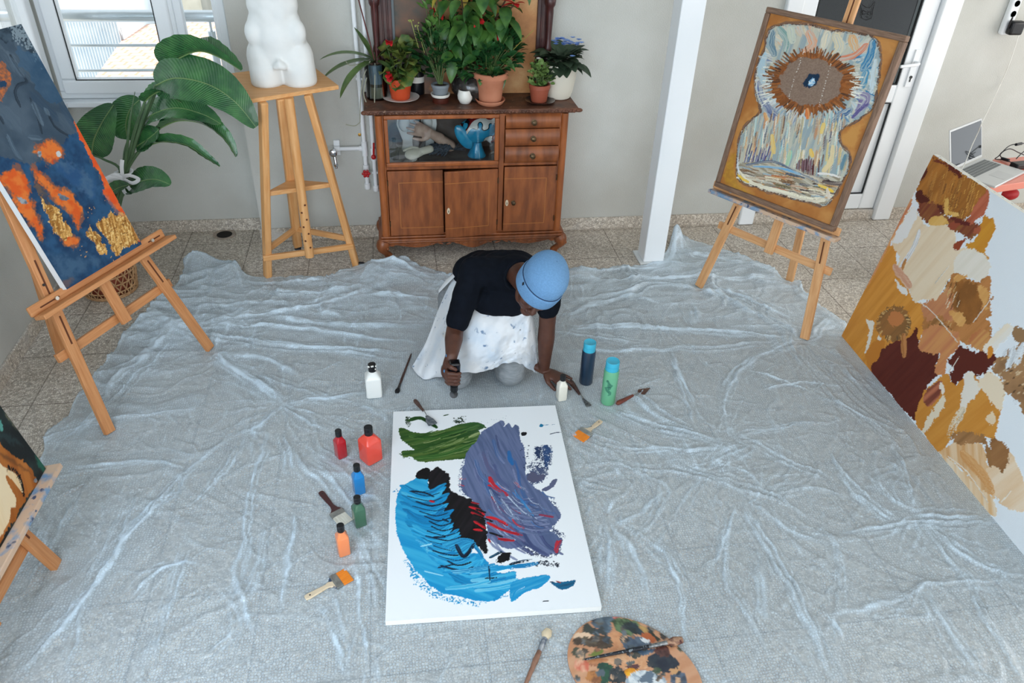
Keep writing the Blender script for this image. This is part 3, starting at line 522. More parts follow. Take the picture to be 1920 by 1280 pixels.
# ------------------------------------------------------------------ easels
def frame_of(F0, F1, tilt, back):
    F0 = np.array([*F0, 0.]); F1 = np.array([*F1, 0.]); U = (F1-F0)/np.linalg.norm(F1-F0); W = np.linalg.norm(F1-F0)
    b = np.array([*back, 0.]); b -= U*(b@U); b /= np.linalg.norm(b); t = math.radians(tilt)
    V = math.cos(t)*np.array([0, 0, 1.])+math.sin(t)*b; return F0, U, V, np.cross(U, V), W
PAINTY = mat('paint_stained_ledge', (206, 176, 150), .6, c2=(120, 150, 180), scale=14, mixlo=.5, mixhi=.62, blotch=((60, 80, 110), 26, .6, .66))
SLOT = mat('slot_shadowed_wood', (96, 52, 28), .8)
def easel(FR, rear, label, wd, tv=.60, tray=(-.03, .77), top=1.95, cb=.41, stain=False):
    F0, U, V, N, W = FR; E = lambda u, v, n=0.: Vector(F0+U*u+V*v+N*n)
    t = thing('artist_easel', ((F0+U*W/2)[0], (F0+U*W/2)[1], 0), label, 'easel')
    mid = W/2; k = .80*mid/2.0*.0+.155
    for sgn in (-1, 1):
        u0 = mid+sgn*mid; lt = min(top, 1.58); u1 = mid+sgn*(mid-.155*lt*.98)
        M = Mesh(); a = E(u0, .004); b = E(u1, lt*.98); M.beam(a, b, .05, .024, up=N); lg = put('leg', M, wd, t, bevel=.003)
        f = lambda v: u0+(u1-u0)*v/(lt*.98)
        for (v0, v1) in ((cb+.03, tv-.03), (tv+.07, tv+.22)): M = Mesh(); M.beam(E(f(v0), v0, .0123), E(f(v1), v1, .0123), .008, .0012, up=N); put('slot', M, SLOT, lg, smooth=0)
        M = Mesh(); M.tube([E(f(tv+.11)-.008, tv+.115, .012), E(f(tv+.11)-.008, tv+.115, .016)], .006, 10); put('bolt', M, BLACKP, lg)
    M = Mesh(); M.beam(E(mid, cb-.03, .012), E(mid, top, .012), .052, .022, up=N); mast = put('mast', M, wd, t, bevel=.003)
    M = Mesh(); M.beam(E(mid, tv+.3, .0235), E(mid, top-.08, .0235), .007, .0012, up=N); put('slot', M, SLOT, mast, smooth=0)
    M = Mesh(); M.beam(E(-.005, cb, -.024), E(W-.005, cb, -.024), .042, .022, up=N); put('crossbar', M, wd, t, bevel=.003)
    M = Mesh(); M.beam(E(mid-.16, 1.46 if top > 1.6 else top*.9, -.024), E(mid+.16, 1.46 if top > 1.6 else top*.9, -.024), .05, .02, up=N); put('top_crossbar', M, wd, t, bevel=.003)
    # rear leg
    M = Mesh(); r = Vector((rear[0], rear[1], .004)); hinge = E(mid, 1.46 if top > 1.6 else top*.88, -.05); M.beam(r, hinge, .045, .026, up=N); put('rear_leg', M, wd, t, bevel=.003)
    # tray: grooved back board and ledge
    M = Mesh(); M.beam(E(tray[0], tv+.05, .029), E(tray[1], tv+.05, .029), .045, .016, up=N)
    tr = put('tray', M, wd, t, bevel=.006, seg=3)
    M = Mesh(); M.beam(E(tray[0]+.01, tv+.018, .058), E(tray[1]+.012, tv+.018, .058), .022, .07, up=N); put('ledge', M, PAINTY if stain else wd, tr, bevel=.004)
    for a, b in ((tray[0]+.05, tray[0]+.15), (tray[1]-.11, tray[1]-.03)): M = Mesh(); M.beam(E(a, tv+.048, .0375), E(b, tv+.048, .0375), .006, .0012, up=N); put('slot', M, SLOT, tr, smooth=0)
    for a in (tray[0]+.13, tray[1]-.09):
        M = Mesh(); M.tube([E(a, tv+.048, .036), E(a, tv+.048, .05)], [.007, .0085], 12); put('pin', M, mat('nickel', (205, 205, 200), .3, 1), tr)
    return t
FL = frame_of((-1.361, 2.854), (-1.027, 3.485), 19, (-1, .5)); FR_ = frame_of((1.825, 3.88), (2.231, 3.266), 10, (1, .6))
easel(FL, (-1.759, 3.476), 'wooden A-frame easel by the left wall holding the blue and orange canvas', WOODL)
easel(FR_, (2.437, 3.899), 'wooden A-frame easel near the white door holding the framed painting', WOOD, tv=.59, tray=(-.085, .72), stain=True)
E3A = np.array([-1.360, 2.295, .32]); E3U = np.array([.054, .9985, 0]); E3V = np.array([-.191, .010, .982]); E3V = E3V-E3U*(E3V@E3U); E3V /= np.linalg.norm(E3V); E3N = np.cross(E3U, E3V)
P0 = E3A+E3U*-.93-E3V*(.32/E3V[2]); W3 = .74; F3 = (P0-E3N*.045, E3U, E3V, E3N, W3)
easel(F3, (-1.88, 1.70), 'wooden easel cut off at the lower left edge, low tray smeared pale blue', WOODL, tv=.295, tray=(-.2, .94), cb=.17, top=1.5, stain=True)

# ------------------------------------------------------------------ left painting: blue, orange, gold leaf
F0, U, V, N, W = FL; O = F0+U*.150+V*.662+N*.062
t = thing('painting_canvas', O, 'tall dark blue abstract canvas with orange clouds and gold leaf on the left easel', 'painting')
pt = Paint(O, U, V, .452, 1.012, .0026, (66, 84, 100))
fullp = [(0, 0), (.452, 0), (.452, 1.012), (0, 1.012)]
pt.poly(fullp, (58, 76, 92), .0, 10, (88, 104, 118), None, 9, .5, raw=True, sm=False); pt.poly(fullp, (44, 58, 72), .0, 10, None, alpha=.3, raw=True, sm=False)
random.seed(3)
for k in range(26):
    x = random.uniform(0, .45); y = random.uniform(.45, 1.0); pt.stroke([(x, y), (x+.02, y-.06), (x+.035+random.uniform(-.02, .02), y-.15)], random.uniform(.03, .07), random.choice([(84, 100, 114), (50, 66, 82), (36, 62, 88), (104, 118, 130), (60, 74, 86)]), (66, 84, 100), raw=True, alpha=.35, streak=.5, end=1)
q = lambda *p: cr(0, 0, 3.2, p)
pt.poly(q((0, 160), (140, 130), (200, 260), (260, 360), (180, 330), (100, 250), (0, 240)), (34, 48, 60), .02, 20, (64, 82, 96), None, 40, .5, alpha=.8)
pt.dots(q((110, 190), (150, 200), (190, 250), (170, 160), (130, 220), (230, 330), (90, 180)), .004, (122, 138, 148), 55, .018)
pt.poly(q((120, 300), (300, 380), (380, 560), (300, 620), (160, 420)), (38, 74, 104), .03, 12, (60, 90, 116), None, 18, .5, alpha=.7)
for p in (q((60, 330), (120, 430), (160, 490), (110, 510), (90, 560), (120, 640)), q((180, 590), (220, 680), (250, 800)), q((280, 660), (330, 760), (420, 820)), q((0, 700), (20, 740))): pt.stroke(p, .012, (24, 34, 44), (50, 64, 78), alpha=.7, streak=.7)
for p in (q((50, 330), (110, 420), (150, 470)), q((190, 600), (260, 760)), q((260, 640), (300, 700)), q((40, 800), (100, 920), (140, 960)), q((160, 820), (260, 830))): pt.stroke(p, .02, (104, 122, 136), (70, 88, 104), alpha=.6, streak=.7, end=1)
pt.poly([(0, 118), (10, 122), (20, 145), (18, 160), (10, 172), (6, 185), (0, 190), (-10, 150)], (186, 104, 58), .01, 60, (120, 84, 70), None, 120, .5); pt.poly([(0, 152), (12, 152), (10, 163), (0, 164)], (30, 60, 88), .006, 80)
# deep blue lower half
pt.poly([(118, 262), (146, 256), (165, 290), (185, 330), (205, 370), (225, 402), (262, 462), (200, 500), (122, 545), (60, 450), (28, 395), (0, 340), (-20, 300), (30, 300), (60, 315), (75, 300), (110, 290)], (24, 54, 86), .02, 22, (38, 78, 112), None, 20, .5)
pt.poly([(108, 300), (150, 310), (185, 350), (175, 375), (140, 350), (110, 325)], (70, 100, 128), .02, 24, (40, 80, 120), None, 30, .6, alpha=.8, soft=.02)
pt.poly([(85, 470), (150, 465), (190, 480), (200, 492), (125, 538), (95, 500)], (62, 92, 118), .02, 20, (34, 66, 96), None, 26, .6, alpha=.85, soft=.03)
pt.poly([(105, 530), (140, 520), (128, 540), (115, 545)], (110, 80, 76), .01, 30, alpha=.7, soft=.01)
OR, OR2, OR3 = (204, 86, 32), (212, 112, 48), (188, 70, 36)
for p, c in (([(59, 278), (78, 270), (94, 259), (103, 262), (112, 270), (123, 284), (109, 300), (94, 309), (84, 303), (68, 290)], OR3), ([(-4, 336), (32, 310), (47, 325), (58, 350), (62, 370), (74, 400), (80, 440), (83, 458), (70, 446), (56, 424), (38, 400), (18, 366)], OR), ([(56, 306), (75, 318), (90, 335), (105, 350), (120, 350), (131, 358), (143, 373), (158, 396), (154, 417), (150, 432), (142, 424), (136, 411), (119, 393), (98, 376), (84, 357), (68, 338)], OR),
             ([(112, 440), (132, 436), (150, 450), (148, 462), (134, 465), (122, 458)], OR)): pt.poly(p, (150, 84, 60), .022, 30, None, alpha=.7, soft=.006); pt.poly(p, c, .022, 30, OR2, None, 30, .6, soft=.014)
pt.poly([(139, 228), (153, 244), (175, 290), (194, 325), (212, 356), (231, 396), (262, 450), (246, 436), (236, 410), (206, 378), (192, 362), (196, 350), (188, 328), (169, 297), (153, 266), (144, 247)], (214, 80, 34), .01, 40, (216, 104, 48), None, 30, .5)
pt.poly([(222, 398), (240, 406), (256, 440), (262, 452), (250, 446), (236, 430), (226, 412)], (186, 120, 70), .01, 60, (206, 150, 90), None, 60, .6)
pt.poly([(190, 362), (205, 370), (222, 395), (228, 408), (210, 392)], (196, 110, 92), .01, 30, (120, 90, 100), alpha=.8, soft=.01)
for p in ([(100, 300), (107, 290)], ): pt.poly([(105, 286), (112, 284), (115, 291), (109, 295)], (190, 192, 190), .003, 60)
for p in ([(108, 364), (118, 364), (130, 372), (122, 376), (112, 372)], [(32, 370), (44, 372), (52, 380), (42, 383)], [(72, 282), (78, 286), (76, 294), (70, 290)]): pt.poly(p, (150, 156, 160), .006, 60, (90, 100, 112))
pt.poly([(70, 340), (84, 358), (92, 378), (104, 392), (96, 396), (80, 376), (66, 352)], (110, 84, 66), .012, 40, (60, 60, 74), alpha=.8)
GD, GD2, GD3 = (206, 158, 88), (150, 100, 42), (238, 206, 140)
def gold(p):
    pt.poly(p, GD, .012, 60, GD2, 70, 120, .8, th=1.4)
    pt.poly(p, GD3, .012, 60, None, alpha=.0)
    P = pt.uv(p); mn = P.min(0); mx = P.max(0); rs = np.random.RandomState(4)
    W_ = pt._win(P, 0); keep = pt.H[W_] > 1.2; X, Y = pt.X[W_], pt.Y[W_]; n1 = fbm(X*160, Y*120, 77); n2 = fbm(X*60+Y*40, Y*200, 91)
    m = np.clip((n1-.55)*8, 0, 1)*keep*.8; pt.c[W_] = pt.c[W_]*(1-m[..., None])+np.array(GD3)*m[..., None]; m = np.clip((n2-.62)*9, 0, 1)*keep*.8; pt.c[W_] = pt.c[W_]*(1-m[..., None])+np.array((110, 70, 30))*m[..., None]; pt.H[W_] += keep*n1*1.5
gold([(74, 368), (80, 372), (89, 384), (104, 385), (113, 402), (119, 414), (131, 423), (135, 438), (128, 446), (119, 450), (104, 438), (95, 420), (86, 399)])
gold([(181, 417), (192, 408), (202, 408), (205, 394), (214, 404), (223, 405), (237, 408), (249, 426), (258, 450), (249, 457), (229, 468), (220, 478), (208, 471), (205, 459), (193, 441), (184, 429)])
gold([(160, 441), (165, 434), (168, 420), (172, 432), (184, 438), (190, 453), (199, 462), (200, 474), (187, 478), (181, 468), (175, 452)])
pt.dots([(170, 400), (215, 480), (150, 470), (205, 386)], .002, GD, 10, .02)
pt.build('canvas', t, OILS, .034, side_col=(232, 236, 238), relief=.0012)

# ------------------------------------------------------------------ right painting: framed, cloud-like figure on orange
F0, U, V, N, W = FR_; FU0, FV0, FWd, FHt = -.055, .642, .752, .972
t = thing('framed_painting', F0+U*FU0+V*FV0+N*.03, 'framed abstract painting, pale figure with a dark eye on orange, on the right easel', 'painting')
E = lambda u, v, n=0.: Vector(F0+U*(FU0+u)+V*(FV0+v)+N*n)
FRW = mat('weathered_brown_frame', (140, 112, 92), .65, c2=(108, 84, 68), scale=16, stretch=(1, 12, 12), bump=.3, bscale=30)
M = Mesh(); fw2 = .028
M.beam(E(0, fw2/2, .055), E(FWd, fw2/2, .055), fw2, .05, up=N); M.beam(E(0, FHt-fw2/2, .055), E(FWd, FHt-fw2/2, .055), fw2, .05, up=N)
M.beam(E(fw2/2, fw2, .055), E(fw2/2, FHt-fw2, .055), fw2, .05, up=N); M.beam(E(FWd-fw2/2, fw2, .055), E(FWd-fw2/2, FHt-fw2, .055), fw2, .05, up=N)
put('frame', M, FRW, t, bevel=.005)
O = np.array(E(fw2-.004, fw2-.004, .064)); pt = Paint(O, U, V, FWd-2*fw2+.008, FHt-2*fw2+.008, .0026, (190, 120, 56))
q = lambda *p: cr(1180, 0, 2.909, p); w_, h_ = pt.w, pt.h; fullp = [(0, 0), (w_, 0), (w_, h_), (0, h_)]
pt.poly(fullp, (172, 112, 58), 0, 10, (192, 136, 76), None, 9, .7, raw=True, sm=False)
random.seed(8)
for k in range(90):
    x = random.uniform(0, w_); y = random.uniform(0, h_); a = random.uniform(-.5, .5); pt.stroke([(x, y), (x+.06*math.cos(a), y+.06*math.sin(a))], .04, random.choice([(182, 114, 58), (164, 102, 52), (196, 134, 68), (174, 124, 68), (154, 94, 54)]), (176, 118, 64), raw=True, alpha=.35, end=1, streak=.6)
pt.poly(q((510, 1000), (540, 850), (590, 830), (580, 930), (620, 1010), (700, 1060), (640, 1060)), (196, 152, 52), .02, 20, (176, 130, 50), alpha=.7, soft=.02)
pt.poly(q((1160, 720), (1280, 660), (1260, 760), (1220, 830), (1150, 780)), (206, 154, 84), .01, 30, alpha=.7, soft=.02)
body = [(760, 165), (830, 138), (950, 132), (1100, 168), (1190, 178), (1300, 192), (1345, 225), (1368, 300), (1358, 400), (1345, 500), (1325, 590), (1255, 645), (1190, 680), (1140, 730), (1160, 800), (1200, 840), (1195, 920), (1160, 990), (1110, 1075), (1060, 1120), (980, 1100), (900, 1085), (850, 1065), (780, 1050), (700, 1020), (605, 985), (588, 920), (592, 800), (615, 720), (670, 650), (722, 610), (692, 520), (688, 430), (702, 350), (745, 260)]
B = smooth_poly(pt.uv(q(*body)), True, 4)
for i in range(0, len(B)):
    p = B[i]; r_ = np.random.RandomState(i); pt.stroke([p, B[(i+2) % len(B)]], r_.uniform(.008, .034), [(84, 70, 66), (98, 82, 80), (118, 90, 70), (140, 100, 66)][i % 4], (150, 110, 80), raw=True, dry=.22, streak=.8)
pt.poly(q(*body), (190, 190, 174), .008, 30, (150, 166, 170), 90, 40, .8)
mask = np.zeros_like(pt.H); sv = pt.c.copy(); pt.c[:] = 0; pt.poly(q(*body), (255, 255, 255), .01, 30); mask = pt.c[..., 0]/255.; pt.c = sv; pt.clip = mask
CLS = lambda *a: random.choice(a)
for k in range(190):  # upper rim, short radial strokes
    a = random.uniform(0, 2*PI); x = 1010+random.uniform(230, 330)*math.cos(a); y = 400-random.uniform(200, 250)*math.sin(a)
    base = CLS((205, 190, 160), (222, 168, 128), (196, 202, 190), (150, 172, 176), (226, 210, 176)) if y < 300 else (CLS((56, 118, 160), (150, 190, 204), (190, 212, 218), (90, 140, 170)) if x > 1010 else CLS((176, 200, 212), (120, 136, 164), (206, 216, 216), (140, 170, 190)))
    pt.stroke(q((x, y), (x+70*math.cos(a)+random.uniform(-20, 20), y-60*math.sin(a)+random.uniform(-20, 20))), random.uniform(.010, .026), base, (200, 196, 186), streak=.9, alpha=.9, end=.8, dry=.05)
for p, wd, c in ((q((780, 180), (770, 240), (790, 290)), .05, (100, 130, 146)), (q((820, 160), (860, 220), (850, 280)), .04, (120, 156, 150)), (q((880, 160), (890, 220)), .05, (200, 206, 186)), (q((980, 180), (1000, 240), (960, 280)), .05, (220, 158, 122)), (q((1080, 190), (1060, 250)), .05, (226, 214, 186)), (q((1130, 200), (1150, 260), (1120, 300)), .05, (220, 206, 170)), (q((1220, 210), (1240, 270)), .06, (222, 168, 110)), (q((1290, 250), (1230, 300), (1150, 320)), .03, (214, 120, 84)),
                 (q((1330, 230), (1320, 300), (1280, 370)), .05, (44, 116, 162)), (q((1290, 400), (1270, 460)), .05, (70, 136, 170)), (q((1345, 330), (1330, 420), (1320, 500)), .025, (196, 214, 222)), (q((1260, 520), (1290, 540), (1250, 600)), .05, (118, 106, 150)), (q((1200, 600), (1140, 640), (1100, 680)), .04, (60, 96, 140)), (q((1220, 640), (1260, 600), (1300, 570)), .025, (96, 90, 140)), (q((740, 560), (770, 610), (800, 640)), .05, (84, 96, 140)), (q((710, 450), (720, 520), (745, 570)), .03, (110, 120, 156)), (q((740, 300), (720, 380), (730, 440)), .04, (170, 200, 214))):
    pt.stroke(p, wd, c, (190, 196, 190), streak=.6, dry=.05)
pt.clip = None
def ellp(cx, cy, rx, ry, n=26, j=.05, seed=1):
    r_ = np.random.RandomState(seed); return [(cx+rx*math.cos(2*PI*i/n)*(1+r_.uniform(-j, j)), cy+ry*math.sin(2*PI*i/n)*(1+r_.uniform(-j, j))) for i in range(n)]
pt.poly(q(*ellp(995, 450, 222, 160, 40, .12, 3)), (160, 96, 48), .012, 60, (126, 74, 38), None, 60, .6)
for k in range(150):
    a = 2*PI*k/150+random.uniform(-.03, .03); r0, r1 = random.uniform(.72, .9), random.uniform(1.0, 1.25); c = CLS((78, 54, 42), (118, 74, 44), (150, 96, 56), (74, 64, 56), (160, 104, 60))
    pt.stroke(q((995+222*r0*math.cos(a), 450+162*r0*math.sin(a)), (995+222*r1*math.cos(a), 450+162*r1*math.sin(a))), random.uniform(.004, .012), c, (150, 90, 44), streak=.6, end=.9)
pt.poly(q(*ellp(990, 448, 172, 132, 30, .07, 5)), (142, 122, 106), .01, 60, (128, 106, 92), None, 200, .5)
for k in range(56):   # white bristles left and right of the eye
    s_ = 1 if k % 2 else -1; y = random.uniform(300, 560); x0 = 995+s_*random.uniform(205, 245); pt.stroke(q((x0, y), (x0+s_*random.uniform(25, 60), y+random.uniform(-8, 8)+ (y-430)*.12)), random.uniform(.003, .006), CLS((226, 228, 220), (206, 214, 214), (240, 236, 220)), streak=.4, end=1)
for p in (q((950, 280), (930, 340), (905, 420), (880, 500), (865, 570)), q((1100, 350), (1075, 440), (1050, 520), (1038, 580))):
    P = smooth_poly(pt.uv(p), False, 6)
    for j in range(0, len(P)): pt.dots([P[j]], .002, (224, 220, 210), 2, .002, raw=True)
pt.poly(q((948, 452), (962, 430), (985, 404), (1010, 402), (1038, 408), (1028, 440), (1020, 462), (990, 478), (968, 474), (950, 468)), (26, 50, 74), .006, 120)
pt.poly(q((975, 462), (985, 435), (1005, 425), (1015, 440), (1005, 462), (988, 470)), (96, 156, 200), .006, 120, (210, 224, 230), None, 150, .6)
pt.clip = mask
for k in range(210):  # falling vertical strokes below
    x = random.uniform(610, 1190); y = random.uniform(590, 880); L = random.uniform(50, 120); c = CLS((222, 200, 160), (170, 196, 186), (196, 188, 172), (120, 152, 170), (214, 168, 120), (230, 220, 196), (96, 104, 120), (150, 196, 200), (110, 76, 60), (216, 196, 130), (196, 140, 100))
    pt.stroke(q((x, y), (x-6, y+L*.5), (x-14, y+L)), random.uniform(.005, .016), c, CLS((230, 224, 208), (150, 150, 146), (190, 170, 140)), streak=.9, dry=.08, end=.7, alpha=.9)
for k in range(26): x = random.uniform(640, 780); y = random.uniform(780, 860); pt.stroke(q((x, y), (x-18, y+60)), .006, CLS((78, 80, 128), (110, 108, 150), (60, 60, 100)), (180, 176, 190), dry=.1)
for k in range(26): x = random.uniform(910, 1050); y = random.uniform(860, 900); pt.stroke(q((x, y), (x-4, y+60)), .007, CLS((58, 34, 42), (92, 50, 50), (120, 90, 100)), (180, 160, 150), dry=.1)
for p, c in ((q((780, 740), (790, 830)), (230, 190, 100)), (q((740, 620), (750, 650)), (214, 140, 84)), (q((1060, 680), (1050, 720)), (232, 200, 110)), (q((970, 600), (975, 640)), (220, 120, 64)), (q((990, 820), (1000, 850)), (236, 190, 80)), (q((1110, 800), (1100, 880), (1060, 930)), (226, 206, 160)), (q((1180, 850), (1160, 920)), (90, 130, 150)), (q((880, 830), (860, 900)), (140, 200, 180))): pt.stroke(p, .026, c, (226, 206, 150), streak=.5, alpha=.9)
pt.poly(q((590, 900), (700, 880), (800, 890), (950, 940), (1050, 970), (1160, 960), (1100, 1075), (1060, 1115), (980, 1098), (850, 1062), (700, 1018), (605, 985)), (196, 190, 172), .01, 30, (150, 140, 120), 170, 60, .7)
for k in range(90):
    t_ = random.random(); x = 600+t_*520; y = 905+t_*70+random.uniform(0, 110)-(30 if t_ < .1 else 0); c = CLS((232, 234, 226), (120, 88, 60), (84, 90, 100), (206, 150, 90), (236, 226, 196), (150, 176, 190), (70, 60, 60), (110, 100, 70), (180, 104, 60))
    pt.stroke(q((x-45, y-6), (x, y), (x+50, y+14)), random.uniform(.006, .014), c, (200, 190, 170), streak=.8, dry=.1, end=.8)
for p, wd, c in ((q((640, 900), (780, 880), (900, 930), (1030, 990)), .012, (70, 90, 120)), (q((680, 905), (820, 915), (930, 950)), .014, (110, 170, 214)), (q((600, 940), (640, 985), (720, 1020), (840, 1050), (960, 1085), (1060, 1090)), .030, (236, 230, 206)), (q((596, 950), (620, 975), (650, 992)), .020, (244, 200, 70)), (q((1035, 1008), (1070, 1022), (1110, 1045)), .018, (238, 196, 64)), (q((590, 860), (592, 920), (600, 950)), .012, (214, 224, 234)), (q((1060, 990), (1120, 1000), (1160, 1000)), .022, (58, 44, 48)), (q((1030, 945), (1090, 950), (1150, 965)), .012, (228, 226, 220)), (q((1080, 1030), (1090, 1080)), .02, (226, 214, 196))): pt.stroke(p, wd, c, (206, 196, 176), streak=.6, dry=.04)
pt.clip = None
for k in range(len(B)):
    if k % 3 == 0: p = B[k]; pt.stroke([p, B[(k+3) % len(B)]], .006, (66, 56, 58), (120, 96, 80), raw=True, dry=.5, streak=.6)
pt.build('canvas', t, OILS, .012, relief=.0022)

# ------------------------------------------------------------------ big canvas leaning at the right: ochre, maroon, cream
B0, BU, BV, BN, BW = frame_of((2.463, 3.276), (2.421, 1.704), 8.5, (1, 0)); O = B0+BV*.0
t = thing('painting_canvas', O, 'very large unframed canvas in ochre, maroon, cream and white leaning at the right edge', 'painting')
pt = Paint(O, BU, BV, 1.78, 1.092, .0042, (226, 233, 238))
A = lambda *p: cr(1540, 260, 2.908, p); D = lambda *p: cr(1540, 600, 2.782, p)
def P_(p, c, c2=None, e=.012, f=30, ang=75, sf=26, amp=.4, **k): pt.poly(p, c, e, f, c2, ang, sf, amp, **k)
P_(A((100, 1065), (200, 880), (290, 720), (345, 600), (400, 600), (415, 700), (460, 790), (500, 880), (545, 905), (570, 1000), (530, 1100), (480, 1100), (380, 1130), (320, 1190), (275, 1285), (180, 1160)), (200, 134, 54), (216, 150, 66))
P_(A((590, 90), (540, 200), (505, 300), (478, 380), (430, 480), (380, 560), (300, 720), (200, 880), (190, 880), (350, 590), (420, 440), (490, 290), (560, 130)), (192, 116, 84), (214, 160, 110))
P_(A((600, 92), (680, 130), (760, 180), (850, 240), (915, 290), (895, 340), (840, 380), (800, 420), (760, 445), (700, 425), (640, 380), (600, 400), (545, 380), (515, 320), (540, 220), (575, 160)), (152, 98, 44), (176, 116, 52))
random.seed(4)
for k in range(46): x = random.uniform(600, 870); y = random.uniform(170, 400); L = random.uniform(40, 110); pt.stroke(A((x, y), (x-L*.3, y+L)), random.uniform(.006, .02), CLS((126, 82, 40), (176, 120, 56), (146, 92, 44), (110, 70, 36)), (190, 136, 70), streak=.8, alpha=.7)
for k in range(26): x = random.uniform(640, 880); y = random.uniform(170, 400); L = random.uniform(25, 60); pt.stroke(A((x, y), (x-L*.3, y+L)), .004, (222, 170, 84), dry=.15, end=1)
P_(A((540, 350), (610, 345), (650, 390), (700, 430), (760, 440), (830, 450), (872, 480), (850, 520), (800, 545), (740, 505), (690, 475), (600, 462), (570, 462), (535, 420)), (146, 98, 54), (120, 60, 44), e=.02, f=50)
P_(A((905, 290), (915, 320), (895, 400), (860, 440), (790, 480), (820, 400), (860, 330)), (196, 112, 84), (166, 86, 60))
P_(A((890, 420), (912, 425), (945, 480), (920, 560), (905, 600), (915, 640), (890, 655), (860, 620), (795, 605), (790, 570), (850, 540), (872, 480)), (208, 148, 52), (196, 132, 46), e=.018)
P_(A((500, 370), (535, 420), (565, 468), (640, 466), (700, 480), (730, 510), (735, 560), (780, 600), (860, 615), (910, 660), (912, 740), (860, 775), (770, 750), (710, 755), (665, 820), (625, 890), (560, 875), (510, 892), (480, 830), (430, 760), (408, 700), (430, 640), (385, 570), (420, 500), (460, 420)), (226, 204, 172), (232, 214, 186))
P_(A((780, 600), (860, 615), (912, 660), (914, 740), (860, 775), (770, 752), (720, 745), (740, 640)), (226, 220, 206), (232, 226, 214), e=.014)
P_(A((500, 365), (522, 400), (500, 470), (450, 560), (395, 572), (388, 555), (440, 460)), (230, 230, 228)); pt.stroke(A((535, 505), (500, 600), (430, 705)), .03, (232, 232, 232)); pt.stroke(A((460, 660), (440, 715)), .022, (200, 140, 80)); pt.stroke(A((400, 700), (450, 760), (480, 800)), .05, (206, 154, 126), (226, 200, 170), streak=.6)
P_(A((400, 765), (425, 790), (470, 820), (478, 838), (450, 850), (420, 820)), (228, 226, 220))
for p, c in ((A((515, 288), (545, 286), (590, 332), (560, 350), (522, 340)), (84, 36, 28)), (A((630, 355), (650, 360), (682, 405), (655, 402)), (92, 44, 36)), (A((700, 140), (770, 200), (755, 212), (690, 160)), (96, 42, 32)), (A((575, 150), (580, 180), (545, 225), (540, 205)), (84, 36, 28)), (A((600, 100), (680, 132), (700, 150), (640, 130)), (110, 50, 36)), (A((690, 470), (740, 440), (760, 460), (722, 500)), (150, 76, 54)), (A((730, 570), (785, 548), (760, 592), (725, 606)), (150, 70, 44)), (A((830, 490), (872, 480), (860, 522), (835, 515)), (168, 92, 64)), (A((740, 440), (810, 455), (810, 470), (760, 470)), (96, 40, 36)), (A((700, 420), (760, 440), (740, 460)), (100, 44, 36))): P_(p, c, e=.01, f=60)
for p in (A((600, 430), (655, 420), (690, 450), (680, 470), (590, 470)), A((675, 335), (696, 335), (690, 415), (670, 400)), A((693, 395), (748, 410), (742, 426), (700, 416))): P_(p, (214, 168, 88), (226, 184, 110), e=.006)
P_(A((700, 755), (760, 740), (860, 780), (920, 740), (926, 860), (916, 1000), (920, 1080), (870, 1150), (800, 1135), (760, 1090), (700, 1120), (600, 1130), (560, 1060), (560, 930), (620, 900), (668, 860)), (166, 112, 62), (190, 130, 76), e=.02)
P_(A((740, 770), (850, 805), (872, 900), (850, 980), (800, 1010), (740, 965), (716, 880)), (134, 88, 44), (160, 104, 52), e=.02, f=40, ang=None, sf=20); P_(A((600, 985), (680, 1000), (722, 1080), (650, 1125), (575, 1085)), (136, 94, 52), (176, 124, 74), e=.02, f=40); P_(A((545, 905), (640, 870), (700, 800), (722, 940), (700, 1000), (640, 965), (590, 1000), (560, 960)), (184, 120, 84), (200, 140, 96), e=.015)
for p in (A((855, 800), (917, 830), (900, 900), (932, 925), (885, 920)), A((700, 935), (790, 965), (770, 1025), (722, 990)), A((740, 740), (800, 750), (720, 780))): P_(p, (206, 150, 84), (220, 170, 104), e=.01, f=50)
for k in range(26): x = random.uniform(680, 760); y = random.uniform(750, 900); pt.stroke(A((x, y), (x-16, y+40)), .005, CLS((220, 180, 120), (100, 64, 34), (230, 210, 180)), dry=.15, end=1)
for k in range(34): x = random.uniform(590, 720); y = random.uniform(980, 1100); pt.stroke(A((x, y), (x-10, y+26)), .006, CLS((220, 180, 120), (110, 74, 40), (180, 120, 70)), dry=.15, end=1)
P_(A((300, 1000), (335, 945), (380, 915), (420, 910), (475, 945), (482, 1020), (440, 1092), (380, 1102), (312, 1050)), (158, 108, 60), (134, 96, 56), e=.02, f=60); P_(A((370, 960), (410, 940), (450, 960), (440, 1010), (390, 1020), (365, 1000)), (194, 124, 72), e=.012)
for k in range(40): a = random.uniform(0, 2*PI); pt.stroke(A((395+70*math.cos(a), 1005+70*math.sin(a)), (395+95*math.cos(a), 1005+90*math.sin(a)+8)), .006, CLS((196, 150, 90), (100, 84, 60), (220, 180, 120)), dry=.1, end=1)
P_(A((245, 980), (262, 990), (290, 1010), (250, 1168), (238, 1160), (260, 1060), (250, 1010)), (228, 222, 208), e=.01); P_(A((305, 1080), (330, 1088), (315, 1122)), (228, 222, 208))
P_(A((240, 1170), (300, 1100), (350, 1110), (320, 1190), (285, 1275), (265, 1270)), (196, 126, 50), e=.01)
P_(D((262, 268), (300, 190), (340, 130), (400, 108), (440, 100), (480, 70), (500, 40), (515, 150), (590, 152), (612, 190), (590, 260), (600, 292), (560, 330), (530, 400), (490, 525), (380, 405)), (86, 36, 28), (98, 44, 34), e=.012)
P_(D((658, 215), (690, 190), (720, 130), (760, 152), (820, 162), (880, 150), (912, 205), (880, 255), (822, 292), (770, 267), (700, 345), (672, 290), (690, 250)), (92, 40, 30), e=.014, f=40)
